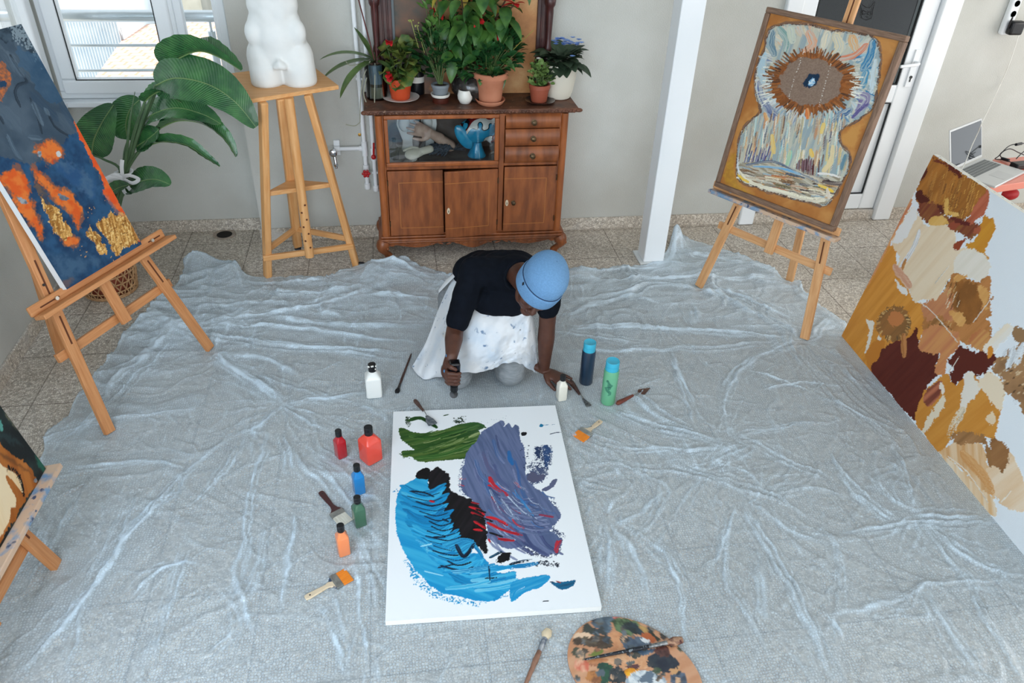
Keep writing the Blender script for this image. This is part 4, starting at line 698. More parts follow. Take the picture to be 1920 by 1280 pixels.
P_(D((510, 150), (560, 30), (700, 60), (722, 130), (660, 205), (642, 292), (590, 262), (618, 182)), (192, 124, 84), (206, 146, 92))
P_(D((800, 60), (880, 60), (880, 150), (830, 160), (770, 130)), (202, 150, 90), (180, 110, 70))
pt.stroke(A((450, 1075), (452, 1180)), .042, (192, 132, 80), (150, 96, 50), streak=.6)
P_(D((488, 520), (530, 385), (590, 322), (660, 282), (700, 345), (770, 270), (830, 312), (880, 270), (950, 330), (940, 450), (905, 600), (860, 612), (700, 592), (662, 642), (610, 692), (540, 602)), (198, 134, 56), (208, 146, 66), e=.01)
P_(D((755, 285), (790, 268), (800, 300), (835, 350), (770, 440), (722, 482), (730, 410)), (228, 222, 210), e=.012); P_(D((870, 275), (952, 335), (940, 470), (890, 425), (850, 362), (820, 340)), (230, 214, 188), e=.014); P_(D((530, 560), (600, 440), (640, 395), (640, 450), (545, 582)), (226, 214, 190), e=.012, f=60); P_(D((860, 500), (890, 480), (915, 520), (890, 555), (862, 535)), (226, 204, 172))
pt.stroke(D((740, 470), (700, 530), (670, 600)), .05, (230, 216, 190), dry=.35); P_(D((528, 400), (615, 318), (628, 372), (572, 452)), (184, 112, 82), (110, 56, 44)); P_(D((615, 340), (640, 335), (650, 370), (628, 385)), (228, 220, 206))
P_(D((890, 262), (920, 200), (1000, 150), (1057, 100), (1090, 300), (1070, 495), (1010, 400), (960, 372), (948, 315)), (140, 106, 74), (164, 126, 88), e=.02, ang=None, sf=14); P_(D((1000, 38), (1057, 40), (1090, 100), (1010, 112)), (150, 118, 84)); P_(D((850, 165), (870, 110), (970, 20), (1002, 60), (940, 120), (884, 180)), (234, 222, 200), (228, 228, 224))
for p in (D((965, 270), (990, 200), (1010, 130)), D((1010, 250), (1040, 160), (1057, 110)), D((950, 200), (970, 150)), D((1000, 420), (1040, 440))): pt.stroke(p, .035, (228, 234, 238), dry=.05, end=1)
P_(D((868, 150), (890, 134), (896, 172), (872, 200)), (212, 140, 52), e=.003)
for k in range(30): x = random.uniform(920, 1057); y = random.uniform(200, 400); pt.stroke(D((x, y), (x+20, y-14)), .008, CLS((190, 150, 104), (110, 84, 60), (212, 186, 150)), dry=.15, end=1)
P_(D((615, 690), (690, 640), (810, 638), (862, 700), (872, 800), (905, 900), (890, 925), (800, 855), (720, 765), (650, 722)), (228, 200, 164), (208, 158, 104), ang=-45)
P_(D((860, 780), (980, 690), (1060, 850), (1090, 980), (980, 985), (900, 900)), (232, 212, 186), (226, 196, 160)); P_(D((615, 690), (660, 720), (720, 770), (800, 855), (898, 930), (898, 1028), (760, 885)), (220, 180, 132), (232, 214, 188), ang=-45)
P_(D((695, 590), (780, 580), (862, 612), (862, 642), (810, 640), (750, 648), (690, 640)), (146, 106, 66), (176, 130, 84), e=.015, f=50); P_(D((898, 610), (970, 660), (972, 752), (940, 792), (915, 762), (880, 742), (886, 660)), (140, 98, 60), (160, 116, 74), e=.012, f=50); P_(D((858, 640), (888, 690), (885, 765), (868, 752)), (150, 108, 66))
pt.stroke(D((740, 700), (850, 820), (890, 890)), .05, (206, 150, 92), (228, 190, 140), dry=.2)
for p in (A((540, 890), (620, 960), (745, 1110)), A((830, 1000), (920, 880)), A((620, 790), (700, 690)), D((665, 275), (720, 190)), D((660, 710), (760, 790), (870, 950)), D((940, 950), (990, 890))): pt.stroke(p, .005, (236, 228, 214), dry=.08)
pt.build('canvas', t, OILS, .034, side_col=(214, 214, 206), relief=.0012)
for k in range(30):   # staples on the top edge
    M = Mesh(); a = .03+k*.06; p = Vector(O+BU*a+BV*1.0926-BN*.018); M.beam(p-Vector(BU)*.006, p+Vector(BU)*.006, .0015, .0012, up=BV); put('staple', M, CHROME, t, smooth=0)

# ------------------------------------------------------------------ third painting at the lower left
O = E3A-E3U*1.1; t = thing('painting_canvas', O, 'dark green and brown canvas with pale shapes, cut off at the lower left edge', 'painting')
pt = Paint(O, E3U, E3V, 1.1, .80, .0035, (34, 40, 38)); q = lambda *p: cr(0, 720, 3.367, p)
pt.poly([(0, 0), (1.1, 0), (1.1, .8), (0, .8)], (30, 34, 34), 0, 10, (44, 58, 56), None, 7, .7, raw=True, sm=False)
pt.poly([(0, .2), (.8, .3), (.85, .6), (.4, .7), (0, .6)], (150, 92, 40), .05, 8, (196, 140, 80), None, 8, .6, raw=True); pt.poly([(0, .3), (.6, .35), (.6, .55), (.2, .62), (0, .5)], (222, 204, 168), .04, 10, (206, 170, 120), None, 8, .6, raw=True)
pt.poly(q((-60, 380), (60, 425), (120, 470), (180, 520), (226, 600), (215, 650), (100, 830), (0, 1000), (-80, 1100)), (150, 86, 36), .012, 20, (176, 108, 50), 60, 20, .5)
pt.poly(q((0, 425), (90, 470), (180, 530), (200, 575), (120, 520), (0, 460)), (92, 60, 36), .01, 20, alpha=.7, soft=.01)
pt.poly(q((-60, 500), (20, 522), (80, 550), (130, 610), (148, 690), (125, 670), (90, 620), (45, 575), (35, 590), (70, 660), (98, 710), (102, 750), (95, 775), (70, 775), (66, 840), (40, 900), (0, 970), (-80, 1050)), (228, 208, 172), .003, 20, (214, 180, 132), 70, 14, .5)
pt.poly(q((20, 165), (60, 190), (115, 290), (95, 285), (50, 230)), (116, 112, 90), .01, 30, alpha=.8, soft=.008); pt.poly(q((215, 440), (260, 480), (288, 525), (275, 560), (235, 520)), (40, 96, 80), .01, 30, alpha=.9, soft=.008); pt.poly(q((0, 230), (15, 260), (22, 290), (0, 295)), (86, 150, 140), .006, 30); pt.poly(q((0, 300), (100, 340), (160, 420), (100, 400), (0, 360)), (44, 60, 62), .02, 20, alpha=.7, soft=.01)
for k in range(16):   # painter's signature, a looping black script on the pale wing
    t_ = k/15.; P1 = smooth_poly(pt.uv(q((45, 528), (90, 545), (122, 590), (138, 640), (146, 690))), False, 8); i = int(t_*(len(P1)-2)); p = P1[i]; dd = P1[i+1]-P1[i]; dd /= np.linalg.norm(dd); nn_ = np.array([-dd[1], dd[0]]); h_ = .011 if k in (0, 7) else .006
    pt.stroke([p-nn_*h_, p+dd*.004+nn_*h_, p+dd*.009-nn_*h_*.4, p+dd*.012+nn_*h_*.6], .0042, (20, 18, 20), raw=True, streak=0, end=0)
pt.build('canvas', t, OILS, .030, side_col=(40, 44, 44), relief=.001)
# ------------------------------------------------------------------ plastic dust sheet
def sheet():
    out = [(352, 498), (362, 484), (385, 484), (402, 492), (425, 497), (450, 510), (470, 521), (520, 520), (560, 523), (600, 524), (640, 515), (680, 498), (720, 491), (760, 494), (800, 508), (840, 520), (900, 520), (980, 520), (1060, 512), (1110, 514), (1160, 504), (1210, 498), (1235, 486), (1252, 470), (1264, 438), (1290, 452), (1330, 462), (1380, 482), (1430, 502), (1474, 527), (1497, 527), (1510, 555), (1545, 582), (1582, 608), (1600, 640), (1680, 720), (1760, 810), (1850, 930), (1960, 1060), (2100, 1300)]
    P = [gz(*p, 0)[:2] for p in out]
    P = [Vector((p[0], p[1])) for p in P]+[Vector((2.55, .95)), Vector((-1.7, .95)), Vector((-1.62, 1.7))]
    P += [Vector(gz(*p, 0)[:2]) for p in [(40, 940), (75, 880), (88, 820), (120, 790), (160, 730), (200, 682), (235, 630), (262, 606), (300, 560), (330, 540), (345, 515)]]
    P = np.array([(p[0], p[1]) for p in P]); P = smooth_poly(P, True, 6); P = P+np.stack([fbm(P[:, 0]*9, P[:, 1]*9, 3)-.5, fbm(P[:, 0]*9, P[:, 1]*9, 4)-.5], 1)*.05
    st = .0072; xs = np.arange(-2.0, 2.85, st); ys = np.arange(.9, 4.75, st); X, Y = np.meshgrid(xs, ys)
    ins = np.zeros(X.shape, bool); n = len(P); j = n-1; D = np.full(X.shape, 9.)
    NX = np.zeros(X.shape); NY = np.zeros(X.shape)
    for i in range(n):
        xi, yi = P[i]; xj, yj = P[j]
        if yi != yj: ins ^= ((yi > Y) != (yj > Y)) & (X < (xj-xi)*(Y-yi)/(yj-yi)+xi)
        dx, dy = xj-xi, yj-yi; t = np.clip(((X-xi)*dx+(Y-yi)*dy)/(dx*dx+dy*dy+1e-12), 0, 1); px = xi+t*dx; py = yi+t*dy; d = np.hypot(X-px, Y-py)
        m = d < D; D = np.where(m, d, D); NX = np.where(m, px, NX); NY = np.where(m, py, NY); j = i
    H = np.zeros(X.shape); DN = np.zeros(X.shape)
    def crease(pts, h=.012, w=.010, dn=.35, px=True, both=False):
        C_ = np.array([gz(*p, 0)[:2] for p in pts]) if px else np.asarray(pts, float)
        if px and not both:      # folds come in bundles
            for k in range(3):
                o_ = np.random.RandomState(int(abs(C_[0, 0]*1000))+k); sh = o_.uniform(-.035, .035, 2); e2 = C_+sh+o_.uniform(-.02, .02, C_.shape); crease(e2[:], h*o_.uniform(.25, .6), max(.0042, w*.6), dn*o_.uniform(.4, .8), False)
        if len(C_) > 2: C_ = smooth_poly(C_, False, 5)
        m = w*4; i0 = max(0, int((C_[:, 0].min()-m-xs[0])/st)); i1 = int((C_[:, 0].max()+m-xs[0])/st)+1; j0 = max(0, int((C_[:, 1].min()-m-ys[0])/st)); j1 = int((C_[:, 1].max()+m-ys[0])/st)+1
        W = (slice(j0, j1), slice(i0, i1)); x, y = X[W], Y[W]
        if x.size == 0: return
        x = x+(fbm(x*8, y*8, 31)-.5)*.05; y = y+(fbm(x*8, y*8, 32)-.5)*.05
        b = np.full(x.shape, 9.); T = np.zeros(x.shape); sg = np.ones(x.shape); L = 0
        for i in range(len(C_)-1):
            ax, ay = C_[i]; dx, dy = C_[i+1]-C_[i]; l = math.hypot(dx, dy)+1e-9; t = np.clip(((x-ax)*dx+(y-ay)*dy)/l/l, 0, 1); d = np.hypot(x-ax-t*dx, y-ay-t*dy); mm = d < b; sg = np.where(mm, np.sign((x-ax)*dy-(y-ay)*dx), sg); b = np.where(mm, d, b); T = np.where(mm, L+t*l, T); L += l
        tp = np.clip(T/L/.2, 0, 1)*np.clip((1-T/L)/.25, 0, 1)*.8+.2*(np.minimum(T, L-T) > 0); ww = w*(.7+.6*vnoise(T*9, T*0, 5))
        # a lying fold: sharp on one side, soft on the other
        wid = np.where(sg > 0, ww*.7, ww*1.9); g = np.exp(-(b/wid)**2)*tp
        H[W] = np.maximum(H[W], g*h*(.6+.8*vnoise(T*12, T*0, 9))); DN[W] += np.exp(-(b/(ww*.8))**2)*tp*dn*(.5+vnoise(T*25, T*0, 6))
    z1 = lambda *p: cr(1080, 640, 2, p); z2 = lambda *p: cr(0, 640, 2, p); z3 = lambda *p: cr(180, 440, 2.824, p); z4 = lambda *p: cr(1000, 420, 3, p)
    for p in (z1((90, 240), (250, 300), (400, 340), (560, 385)), z1((60, 225), (240, 320), (430, 360), (600, 395)), z1((240, 200), (360, 280), (480, 345)), z1((180, 190), (330, 290), (470, 350)), z1((100, 390), (300, 410), (480, 410), (600, 405)), z1((560, 350), (700, 335), (860, 310), (980, 300)), z1((540, 345), (560, 260), (600, 130), (700, 50), (900, 15)), z1((370, 90), (400, 200), (460, 330)), z1((600, 350), (700, 400), (820, 460), (960, 515)),
              z1((50, 475), (130, 460), (330, 495), (480, 520), (610, 560)), z1((330, 460), (440, 490), (560, 540), (700, 590), (860, 640)), z1((150, 465), (230, 485), (340, 560), (330, 620), (230, 770)), z1((560, 400), (640, 400), (540, 460), (650, 500), (700, 570)), z1((630, 570), (660, 700), (740, 840), (860, 1060), (960, 1280)), z1((640, 600), (700, 720), (800, 900), (900, 1120), (950, 1280)), z1((610, 620), (570, 720), (560, 900), (640, 1040), (730, 1200)), z1((600, 640), (540, 780), (470, 880)), z1((650, 600), (760, 680), (840, 730), (960, 780)), z1((680, 780), (700, 960), (700, 1060)),
              z1((950, 420), (1000, 500), (1060, 560), (1130, 620)), z1((1020, 570), (1100, 620), (1190, 680)), z1((1130, 440), (1200, 480), (1120, 520), (1190, 600), (1300, 650)), z1((1260, 660), (1400, 655), (1560, 660)), z1((1000, 715), (1150, 695), (1300, 680), (1560, 675)), z1((1310, 700), (1380, 800), (1500, 950), (1560, 1120)), z1((1320, 690), (1440, 800), (1560, 860), (1680, 880)), z1((950, 1030), (1100, 1000), (1240, 960), (1330, 905), (1500, 900), (1680, 915)), z1((880, 690), (960, 760), (980, 900), (970, 1020)), z1((1300, 940), (1400, 1100), (1520, 1280)), z1((960, 1040), (1010, 1120)), z1((1480, 960), (1560, 1100), (1660, 1250)),
              z1((110, 690), (130, 800), (120, 940)), z1((130, 700), (220, 800), (260, 930), (290, 1020)), z1((180, 700), (330, 800), (460, 950)), z1((300, 760), (380, 900), (400, 1060), (420, 1120)), z1((370, 1120), (450, 1200), (520, 1280)), z1((150, 690), (260, 640), (320, 570)), z1((10, 520), (100, 550), (160, 560)), z1((700, 180), (860, 160), (1000, 180)), z1((1000, 90), (1040, 150), (1120, 170), (1060, 120)), z1((880, 200), (1000, 250), (1120, 310), (1260, 350)), z1((920, 200), (1060, 280), (1200, 380)), z1((640, 110), (760, 140), (900, 200)), z1((1180, 390), (1220, 460), (1250, 560), (1270, 620)), z1((560, 460), (500, 480), (420, 470)), z1((740, 580), (860, 560), (1000, 580))):
        crease(p, random.uniform(.008, .016), random.uniform(.004, .008), random.uniform(.3, .6))
    for p in (z2((800, 40), (900, 130), (1060, 240)), z2((820, 60), (960, 150), (1080, 250)), z2((790, 40), (870, 90), (1060, 170), (1300, 240)), z2((1060, 250), (1200, 220), (1380, 190)), z2((1090, 240), (1300, 220), (1500, 330)), z2((1050, 250), (1150, 300), (1250, 350)), z2((1040, 260), (960, 330), (860, 350)), z2((1060, 260), (1000, 300), (950, 350), (1000, 350)), z2((1000, 350), (960, 480), (930, 640), (890, 840), (870, 1000)), z2((1060, 360), (1090, 450), (1120, 500)), z2((870, 360), (760, 450), (600, 600), (450, 770), (330, 950), (100, 1250)), z2((900, 370), (820, 520), (700, 620)), z2((980, 720), (960, 850), (900, 1000)), z2((500, 960), (620, 860), (760, 830)), z2((880, 880), (920, 1000), (960, 1110)), z2((860, 1000), (870, 1100), (760, 1200)), z2((720, 780), (640, 1000), (570, 1250)),
              z2((1170, 450), (1260, 540), (1380, 700), (1440, 800)), z2((1150, 400), (1300, 500), (1440, 640)), z2((1200, 400), (1330, 470), (1460, 560)), z2((1100, 430), (1200, 530), (1230, 600)), z2((1300, 620), (1340, 760), (1400, 920), (1440, 1060)), z2((1330, 700), (1380, 800), (1450, 960)), z2((1320, 780), (1360, 1000), (1380, 1270)), z2((1110, 640), (1100, 800), (1060, 1000)), z2((1180, 1000), (1260, 1120), (1290, 1280)), z2((1260, 960), (1300, 1100)), z2((300, 560), (240, 700), (180, 800), (60, 980)), z2((520, 560), (440, 780), (330, 960), (250, 1280)), z2((400, 880), (300, 1000), (200, 1120), (60, 1280)), z2((60, 440), (300, 330), (520, 290), (740, 260)), z2((280, 470), (560, 460), (700, 480)), z2((620, 10), (500, 120), (380, 220)), z2((640, 20), (540, 110), (300, 330), (200, 420)), z2((1500, 1120), (1420, 1200), (1440, 1280)), z2((0, 900), (130, 780), (200, 640)), z2((700, 560), (560, 620), (440, 780))):
        crease(p, random.uniform(.008, .016), random.uniform(.004, .008), random.uniform(.3, .55))
    for p in (z3((440, 520), (700, 560), (1000, 600), (1500, 620), (1720, 625)), z3((560, 490), (800, 450), (1100, 410), (1450, 310)), z3((480, 500), (900, 500), (1300, 540), (1700, 570)), z3((560, 540), (1000, 590), (1400, 640), (1640, 680)), z3((900, 450), (1300, 490), (1500, 490), (1760, 480)), z3((540, 400), (760, 385), (1010, 375)), z3((620, 620), (760, 740), (1000, 880)), z3((660, 640), (900, 670), (1100, 760)), z3((420, 530), (300, 620), (100, 790), (40, 880)), z3((400, 490), (260, 640), (20, 760)), z3((1150, 250), (1400, 190), (1600, 190), (1780, 250)), z3((800, 250), (1000, 270), (1300, 260)), z3((900, 320), (1200, 330), (1400, 290)), z3((1240, 360), (1200, 420), (1300, 450)), z3((1400, 330), (1600, 340), (1760, 350))):
        crease(p, random.uniform(.012, .022), random.uniform(.010, .016), random.uniform(.3, .5))
    for p in (z4((110, 590), (500, 595), (900, 610), (1300, 635), (1500, 650)), z4((100, 575), (600, 590), (1000, 620), (1500, 645)), z4((100, 720), (600, 715), (1000, 700), (1500, 650)), z4((1100, 1010), (1120, 900), (1200, 800), (1400, 690), (1700, 620)), z4((200, 320), (500, 330), (900, 310), (1200, 320), (1480, 325)), z4((200, 440), (500, 400), (700, 350), (1000, 400), (1200, 500), (1500, 620)), z4((800, 380), (1000, 370), (1200, 430), (1480, 560)), z4((820, 130), (900, 180), (1200, 240), (1420, 320)), z4((800, 100), (780, 180), (700, 240)), z4((600, 250), (740, 220), (860, 240)), z4((300, 290), (600, 260), (760, 270)), z4((200, 520), (500, 420), (700, 460)), z4((780, 720), (840, 880), (900, 1010)), z4((100, 600), (300, 640), (600, 680)), z4((1480, 330), (1520, 400), (1600, 460)), z4((1560, 640), (1640, 560), (1680, 540)), z4((1550, 620), (1700, 600)), z4((1100, 600), (1400, 580), (1520, 600)), z4((900, 480), (920, 560))):
        crease(p, random.uniform(.010, .018), random.uniform(.009, .013), random.uniform(.3, .5))
    rs = np.random.RandomState(12)   # fine radiating puckers around the pinched points
    for (c, nn, L) in (((1365, 825), 22, .5), ((1312, 890), 22, .55), ((522, 762), 26, .55), ((1135, 640+330), 14, .3), ((1500, 640), 20, .45), ((330, 625), 16, .4), ((398, 655), 14, .4), ((1710, 965), 16, .35), ((1140, 870), 12, .25), ((1430, 925), 10, .22), ((1258, 470), 14, .3)):
        c0 = np.array(gz(*c, 0)[:2])
        for k in range(nn):
            a = rs.uniform(0, 2*PI); l = L*rs.uniform(.25, 1); b = a+rs.uniform(-.35, .35); d1 = np.array([math.cos(a), math.sin(a)]); d2 = np.array([math.cos(b), math.sin(b)])
            crease([c0+d1*.02, c0+d1*l*.5, c0+d1*l*.5+d2*l*.5], rs.uniform(.003, .008), rs.uniform(.004, .007), rs.uniform(.12, .3), px=False)
    for k in range(900):             # loose small creases
        x = rs.uniform(-1.7, 2.5); y = rs.uniform(1., 4.2); a = rs.uniform(0, PI)*.6+rs.choice([0, 1.2])+fbm(np.array([x*.9]), np.array([y*.9]), 8)[0]*3; l = rs.uniform(.06, .42)**1.2; d = np.array([math.cos(a), math.sin(a)]); e = np.array([-d[1], d[0]])*l*rs.uniform(-.2, .2)
        crease([(x, y), (x, y)+d*l*.5+e, (x, y)+d*l], rs.uniform(.003, .008), rs.uniform(.0035, .0075), rs.uniform(.08, .28), px=False)
    # broad billows, strongest toward the far edge
    far = np.clip((Y-3.1)/.7, 0, 1)**1.3*np.clip((Y-(.0*X))/3, 0, 1); wx = X*1.0+(fbm(X*2, Y*2, 61)-.5)*.5
    r1 = 1-np.abs(2*fbm(wx*2.4, Y*6.5, 62, 3)-1)*2.2; r1 = np.clip(r1, 0, 1)**2.2; r2 = 1-np.abs(2*fbm(wx*5, Y*12, 65, 3)-1)*2.4; r2 = np.clip(r2, 0, 1)**2
    H += far*(.017*r1+.006*r2+.012*fbm(X*3, Y*4, 66)); DN += far*(.16*r1+.20*r2+.04)
    left = np.clip((-X-.95)/.5, 0, 1)*np.clip((Y-2.2)/.8, 0, 1); H += left*(.012*r1+.004*r2); DN += left*(.12*r1+.12*r2)
    H += .0025*fbm(X*14, Y*14, 70)+.0016*np.clip(1-np.abs(2*fbm(X*16, Y*16, 71)-1)*3, 0, 1)
    th_ = 2.6*fbm(X*.7, Y*.7, 81); p_ = X*np.cos(th_)+Y*np.sin(th_); q_2 = -X*np.sin(th_)+Y*np.cos(th_); s1 = fbm(p_*1.6, q_2*9, 82, 3)
    H += .012*np.clip(s1-.42, 0, 1)*2; DN += .26*(s1-.5)+.12*(fbm(X*2.2, Y*2.2, 73)-.5)
    eg = np.exp(-(D/.05)**2); H += eg*.010*fbm(X*12, Y*12, 74); DN += np.exp(-(D/.012)**2)*.4
    for (c, r, h) in (((372, 503), .10, .085), ((1262, 462), .075, .14), ((1240, 500), .12, .05), ((712, 505), .22, .05), ((430, 515), .14, .05), ((1090, 522), .1, .03), ((330, 620), .12, .03), ((290, 600), .10, .03)):
        g_ = gz(*c, 0); q_ = np.hypot(X-g_[0], Y-g_[1])/r; H += h*np.exp(-q_**2*1.6)*(.7+.6*fbm(X*14, Y*14, 76)); DN += .25*np.exp(-q_**2)
    # weighed down flat where things stand on it
    fl = np.ones(X.shape)
    def press(x0, x1, y0, y1, m, ux=(1, 0)):
        U_ = (X-x0[0])*ux[0]+(Y-x0[1])*ux[1]; V_ = -(X-x0[0])*ux[1]+(Y-x0[1])*ux[0]
        return np.clip(np.maximum(np.maximum(-U_, U_-x1), np.maximum(-V_, V_-y1))/m, 0, 1)
    fl = np.minimum(fl, press((-.127, 1.69), .781, 0, 1.148, .03, (fu[0], fu[1])))
    for (x, y, r) in ((-.169, 3.003, .05), (.897, 2.98, .05), (.973, 2.814, .05), (.747, 2.871, .04), (-.314, 2.577, .04), (-.185, 2.542, .05), (-.233, 2.346, .04), (-.227, 2.168, .04), (-.286, 2.028, .04), (-1.361, 2.854, .04), (-1.027, 3.485, .05), (1.825, 3.88, .05), (2.231, 3.266, .05), (.41, 3.35, .42), (.72, 2.97, .16), (.9, 1.45, .2), (-1.314, 2.09, .05)):
        fl = np.minimum(fl, np.clip((np.hypot(X-x, Y-y)-r*.8)/(r*.9), 0, 1))
    # flat also along the stand's and column's feet side
    for (x, y, r) in ((-.817, 4.236, .08), (-.285, 4.338, .08), (1.625, 4.27, .16), (2.437, 3.9, .06), (-.13, 4.38, .08)): fl = np.minimum(fl, .25+.75*np.clip((np.hypot(X-x, Y-y)-r*.8)/r, 0, 1))
    bigc = np.clip((2.40-X)/.05, 0, 1); fl = np.minimum(fl, np.clip(bigc+(Y > 3.3), 0, 1)); Z = .0022+H*fl
    X = np.maximum(X, XL+.03); NX = np.maximum(NX, XL+.03); keep = ins; cell = keep[:-1, :-1] | keep[1:, :-1] | keep[:-1, 1:] | keep[1:, 1:]
    snap = (~keep) & (D < st*1.6); X2 = np.where(snap, NX, X); Y2 = np.where(snap, NY, Y); Z = np.where(snap, np.minimum(Z, .006+.3*Z), Z)
    ny, nx = X.shape; idx = np.arange(ny*nx).reshape(ny, nx); jj, ii = np.nonzero(cell)
    F = np.stack([idx[jj, ii], idx[jj, ii+1], idx[jj+1, ii+1], idx[jj+1, ii]], -1); used = np.unique(F); mp = -np.ones(ny*nx, int); mp[used] = np.arange(len(used)); F = mp[F]
    V = np.stack([X2.ravel()[used], Y2.ravel()[used], Z.ravel()[used]], -1); dn = np.clip(DN.ravel()[used], 0, 1)
    M = Mesh(); M.v = V.tolist(); M.g = M.v; M.f = F.tolist(); M.m = [0]*len(M.f)
    m, T, b = nodes('plastic_sheet'); N = T.nodes; L = T.links; N.remove(b); o = N['Material Output']
    tr = N.new('ShaderNodeBsdfTransparent'); tr.inputs[0].default_value = (.97, .98, .985, 1)
    pb = N.new('ShaderNodeBsdfPrincipled'); pb.inputs['Base Color'].default_value = rgb(205, 222, 234); pb.inputs['Roughness'].default_value = .27; pb.inputs['Specular IOR Level'].default_value = .6
    at = N.new('ShaderNodeAttribute'); at.attribute_name = 'dens'
    lw = N.new('ShaderNodeLayerWeight'); lw.inputs[0].default_value = .35
    # film of polythene: more opaque at a slant, whitened by extra opacity along the creases
    a1 = N.new('ShaderNodeMath'); a1.operation = 'MULTIPLY_ADD'; a1.inputs[1].default_value = .42; a1.inputs[2].default_value = .25; L.new(lw.outputs['Facing'], a1.inputs[0])
    # the film clings to the chips of the terrazzo and bridges the joints between them
    tc2 = N.new('ShaderNodeTexCoord'); pv = N.new('ShaderNodeTexVoronoi'); pv.feature = 'DISTANCE_TO_EDGE'; pv.inputs['Scale'].default_value = 92; pv.inputs['Randomness'].default_value = .6; L.new(tc2.outputs['Object'], pv.inputs['Vector'])
    pm = N.new('ShaderNodeMapRange'); pm.inputs['From Min'].default_value = .05; pm.inputs['From Max'].default_value = .38; pm.inputs['To Min'].default_value = 0; pm.inputs['To Max'].default_value = .28; L.new(pv.outputs['Distance'], pm.inputs['Value'])
    a0 = N.new('ShaderNodeMath'); a0.operation = 'ADD'; L.new(a1.outputs[0], a0.inputs[0]); L.new(pm.outputs[0], a0.inputs[1]); a1 = a0
    a2 = N.new('ShaderNodeMath'); a2.operation = 'MULTIPLY_ADD'; a2.inputs[1].default_value = .75; a2.use_clamp = True; L.new(at.outputs['Fac'], a2.inputs[0]); L.new(a1.outputs[0], a2.inputs[2])
    # tiny pebbled contact with the tiles below
    tc = N.new('ShaderNodeTexCoord'); vo = N.new('ShaderNodeTexNoise'); vo.inputs['Scale'].default_value = 60; vo.inputs['Detail'].default_value = 4; L.new(tc.outputs['Object'], vo.inputs['Vector'])
    bp = N.new('ShaderNodeBump'); bp.inputs['Strength'].default_value = .8; bp.inputs['Distance'].default_value = .0035; L.new(vo.outputs[0], bp.inputs['Height']); L.new(bp.outputs[0], pb.inputs['Normal'])
    mx = N.new('ShaderNodeMixShader'); L.new(a2.outputs[0], mx.inputs[0]); L.new(tr.outputs[0], mx.inputs[1]); L.new(pb.outputs[0], mx.inputs[2]); L.new(mx.outputs[0], o.inputs[0])
    ob = put('plastic_sheet', M, m, smooth=180, base=(0.3, 2.4, 0), label='large crumpled translucent plastic sheet spread over the terrazzo floor', cat='plastic sheet')
    at_ = ob.data.attributes.new('dens', 'FLOAT', 'POINT'); at_.data.foreach_set('value', dn.astype(np.float32))
sheet()
# ------------------------------------------------------------------ fused organic shapes
def limb(M, pts, rs, n=14, flat=1.0, up=None):
    """tapered limb with rounded ends"""
    pts = [Vector(p) for p in pts]; P = []; R = []
    d = (pts[0]-pts[1]).normalized()
    for a in (80, 55, 28): a = math.radians(a); P.append(pts[0]+d*rs[0]*math.sin(a)); R.append(rs[0]*math.cos(a))
    P += pts; R += list(rs); d = (pts[-1]-pts[-2]).normalized()
    for a in (28, 55, 80): a = math.radians(a); P.append(pts[-1]+d*rs[-1]*math.sin(a)); R.append(rs[-1]*math.cos(a))
    M.tube(P, R, n, True, 0, flat, up)
def fuse(o, voxel=.006, smooth=4, factor=.5):
    md = o.modifiers.new('remesh', 'REMESH'); md.mode = 'VOXEL'; md.voxel_size = voxel; md.use_smooth_shade = True
    if smooth: md = o.modifiers.new('smooth', 'SMOOTH'); md.iterations = smooth; md.factor = factor
    return o
PLASTER = mat('white_plaster', (234, 236, 234), .55, c2=(226, 229, 228), scale=9, coord='Object', bump=.15, bscale=26)
# ------------------------------------------------------------------ sculpture stand
ZT = 1.145
st = thing('sculpture_stand', (-.58, 4.3, 0), 'tall three-legged pale wooden sculpture stand under the white plaster torso', 'stand')
a, b, c = gz(468, 186, ZT), gz(635, 160, ZT), gz(425, 138, ZT); d = a+(b-a)+(c-a); d.y = min(d.y, 4.72); d.x = -.47
M = Mesh(); M.prism([a, b, d, c], (0, 0, -.022)); put('tabletop', M, PINE, st, bevel=.003)
feet = [Vector((-.817, 4.236, .0)), Vector((-.285, 4.338, .0)), Vector((-.656, 4.533, .05))]
tops = [gz(493, 190, ZT-.022), gz(577, 176, ZT-.022), gz(527, 183, ZT-.022)]
leg3 = []
cen = sum(tops, Vector())/3
for i in range(3):
    M = Mesh(); outw = (feet[i]-Vector((-.586, 4.37, 0))); outw.z = 0; M.beam(feet[i], tops[i], .052, .040, up=outw); leg3.append(put('leg', M, PINE, st, bevel=.008, seg=3))
at_z = lambda i, z: feet[i].lerp(tops[i], (z-feet[i].z)/(tops[i].z-feet[i].z))
M = Mesh(); zs = .59; sh = [at_z(i, zs) for i in range(3)]; M.prism([sh[0], sh[1], sh[2]], (0, 0, -.028)); put('shelf', M, PINE, st, bevel=.003)
for (i, j, z) in ((0, 1, .16), (0, 2, .20), (1, 2, .20)):
    M = Mesh(); p, q_ = at_z(i, z), at_z(j, z); o = Vector((0, -.03, 0)) if (i, j) == (0, 1) else Vector((0, 0, 0)); e = (q_-p).normalized()*.02; M.beam(p+o-e, q_+o+e, .022, .034); put('stretcher', M, PINE, st, bevel=.003)
pc = gz(541, 183, ZT-.022); M = Mesh(); M.tube([pc, Vector((pc.x, pc.y, .18))], .026, 20); post = put('post', M, PINE, st)
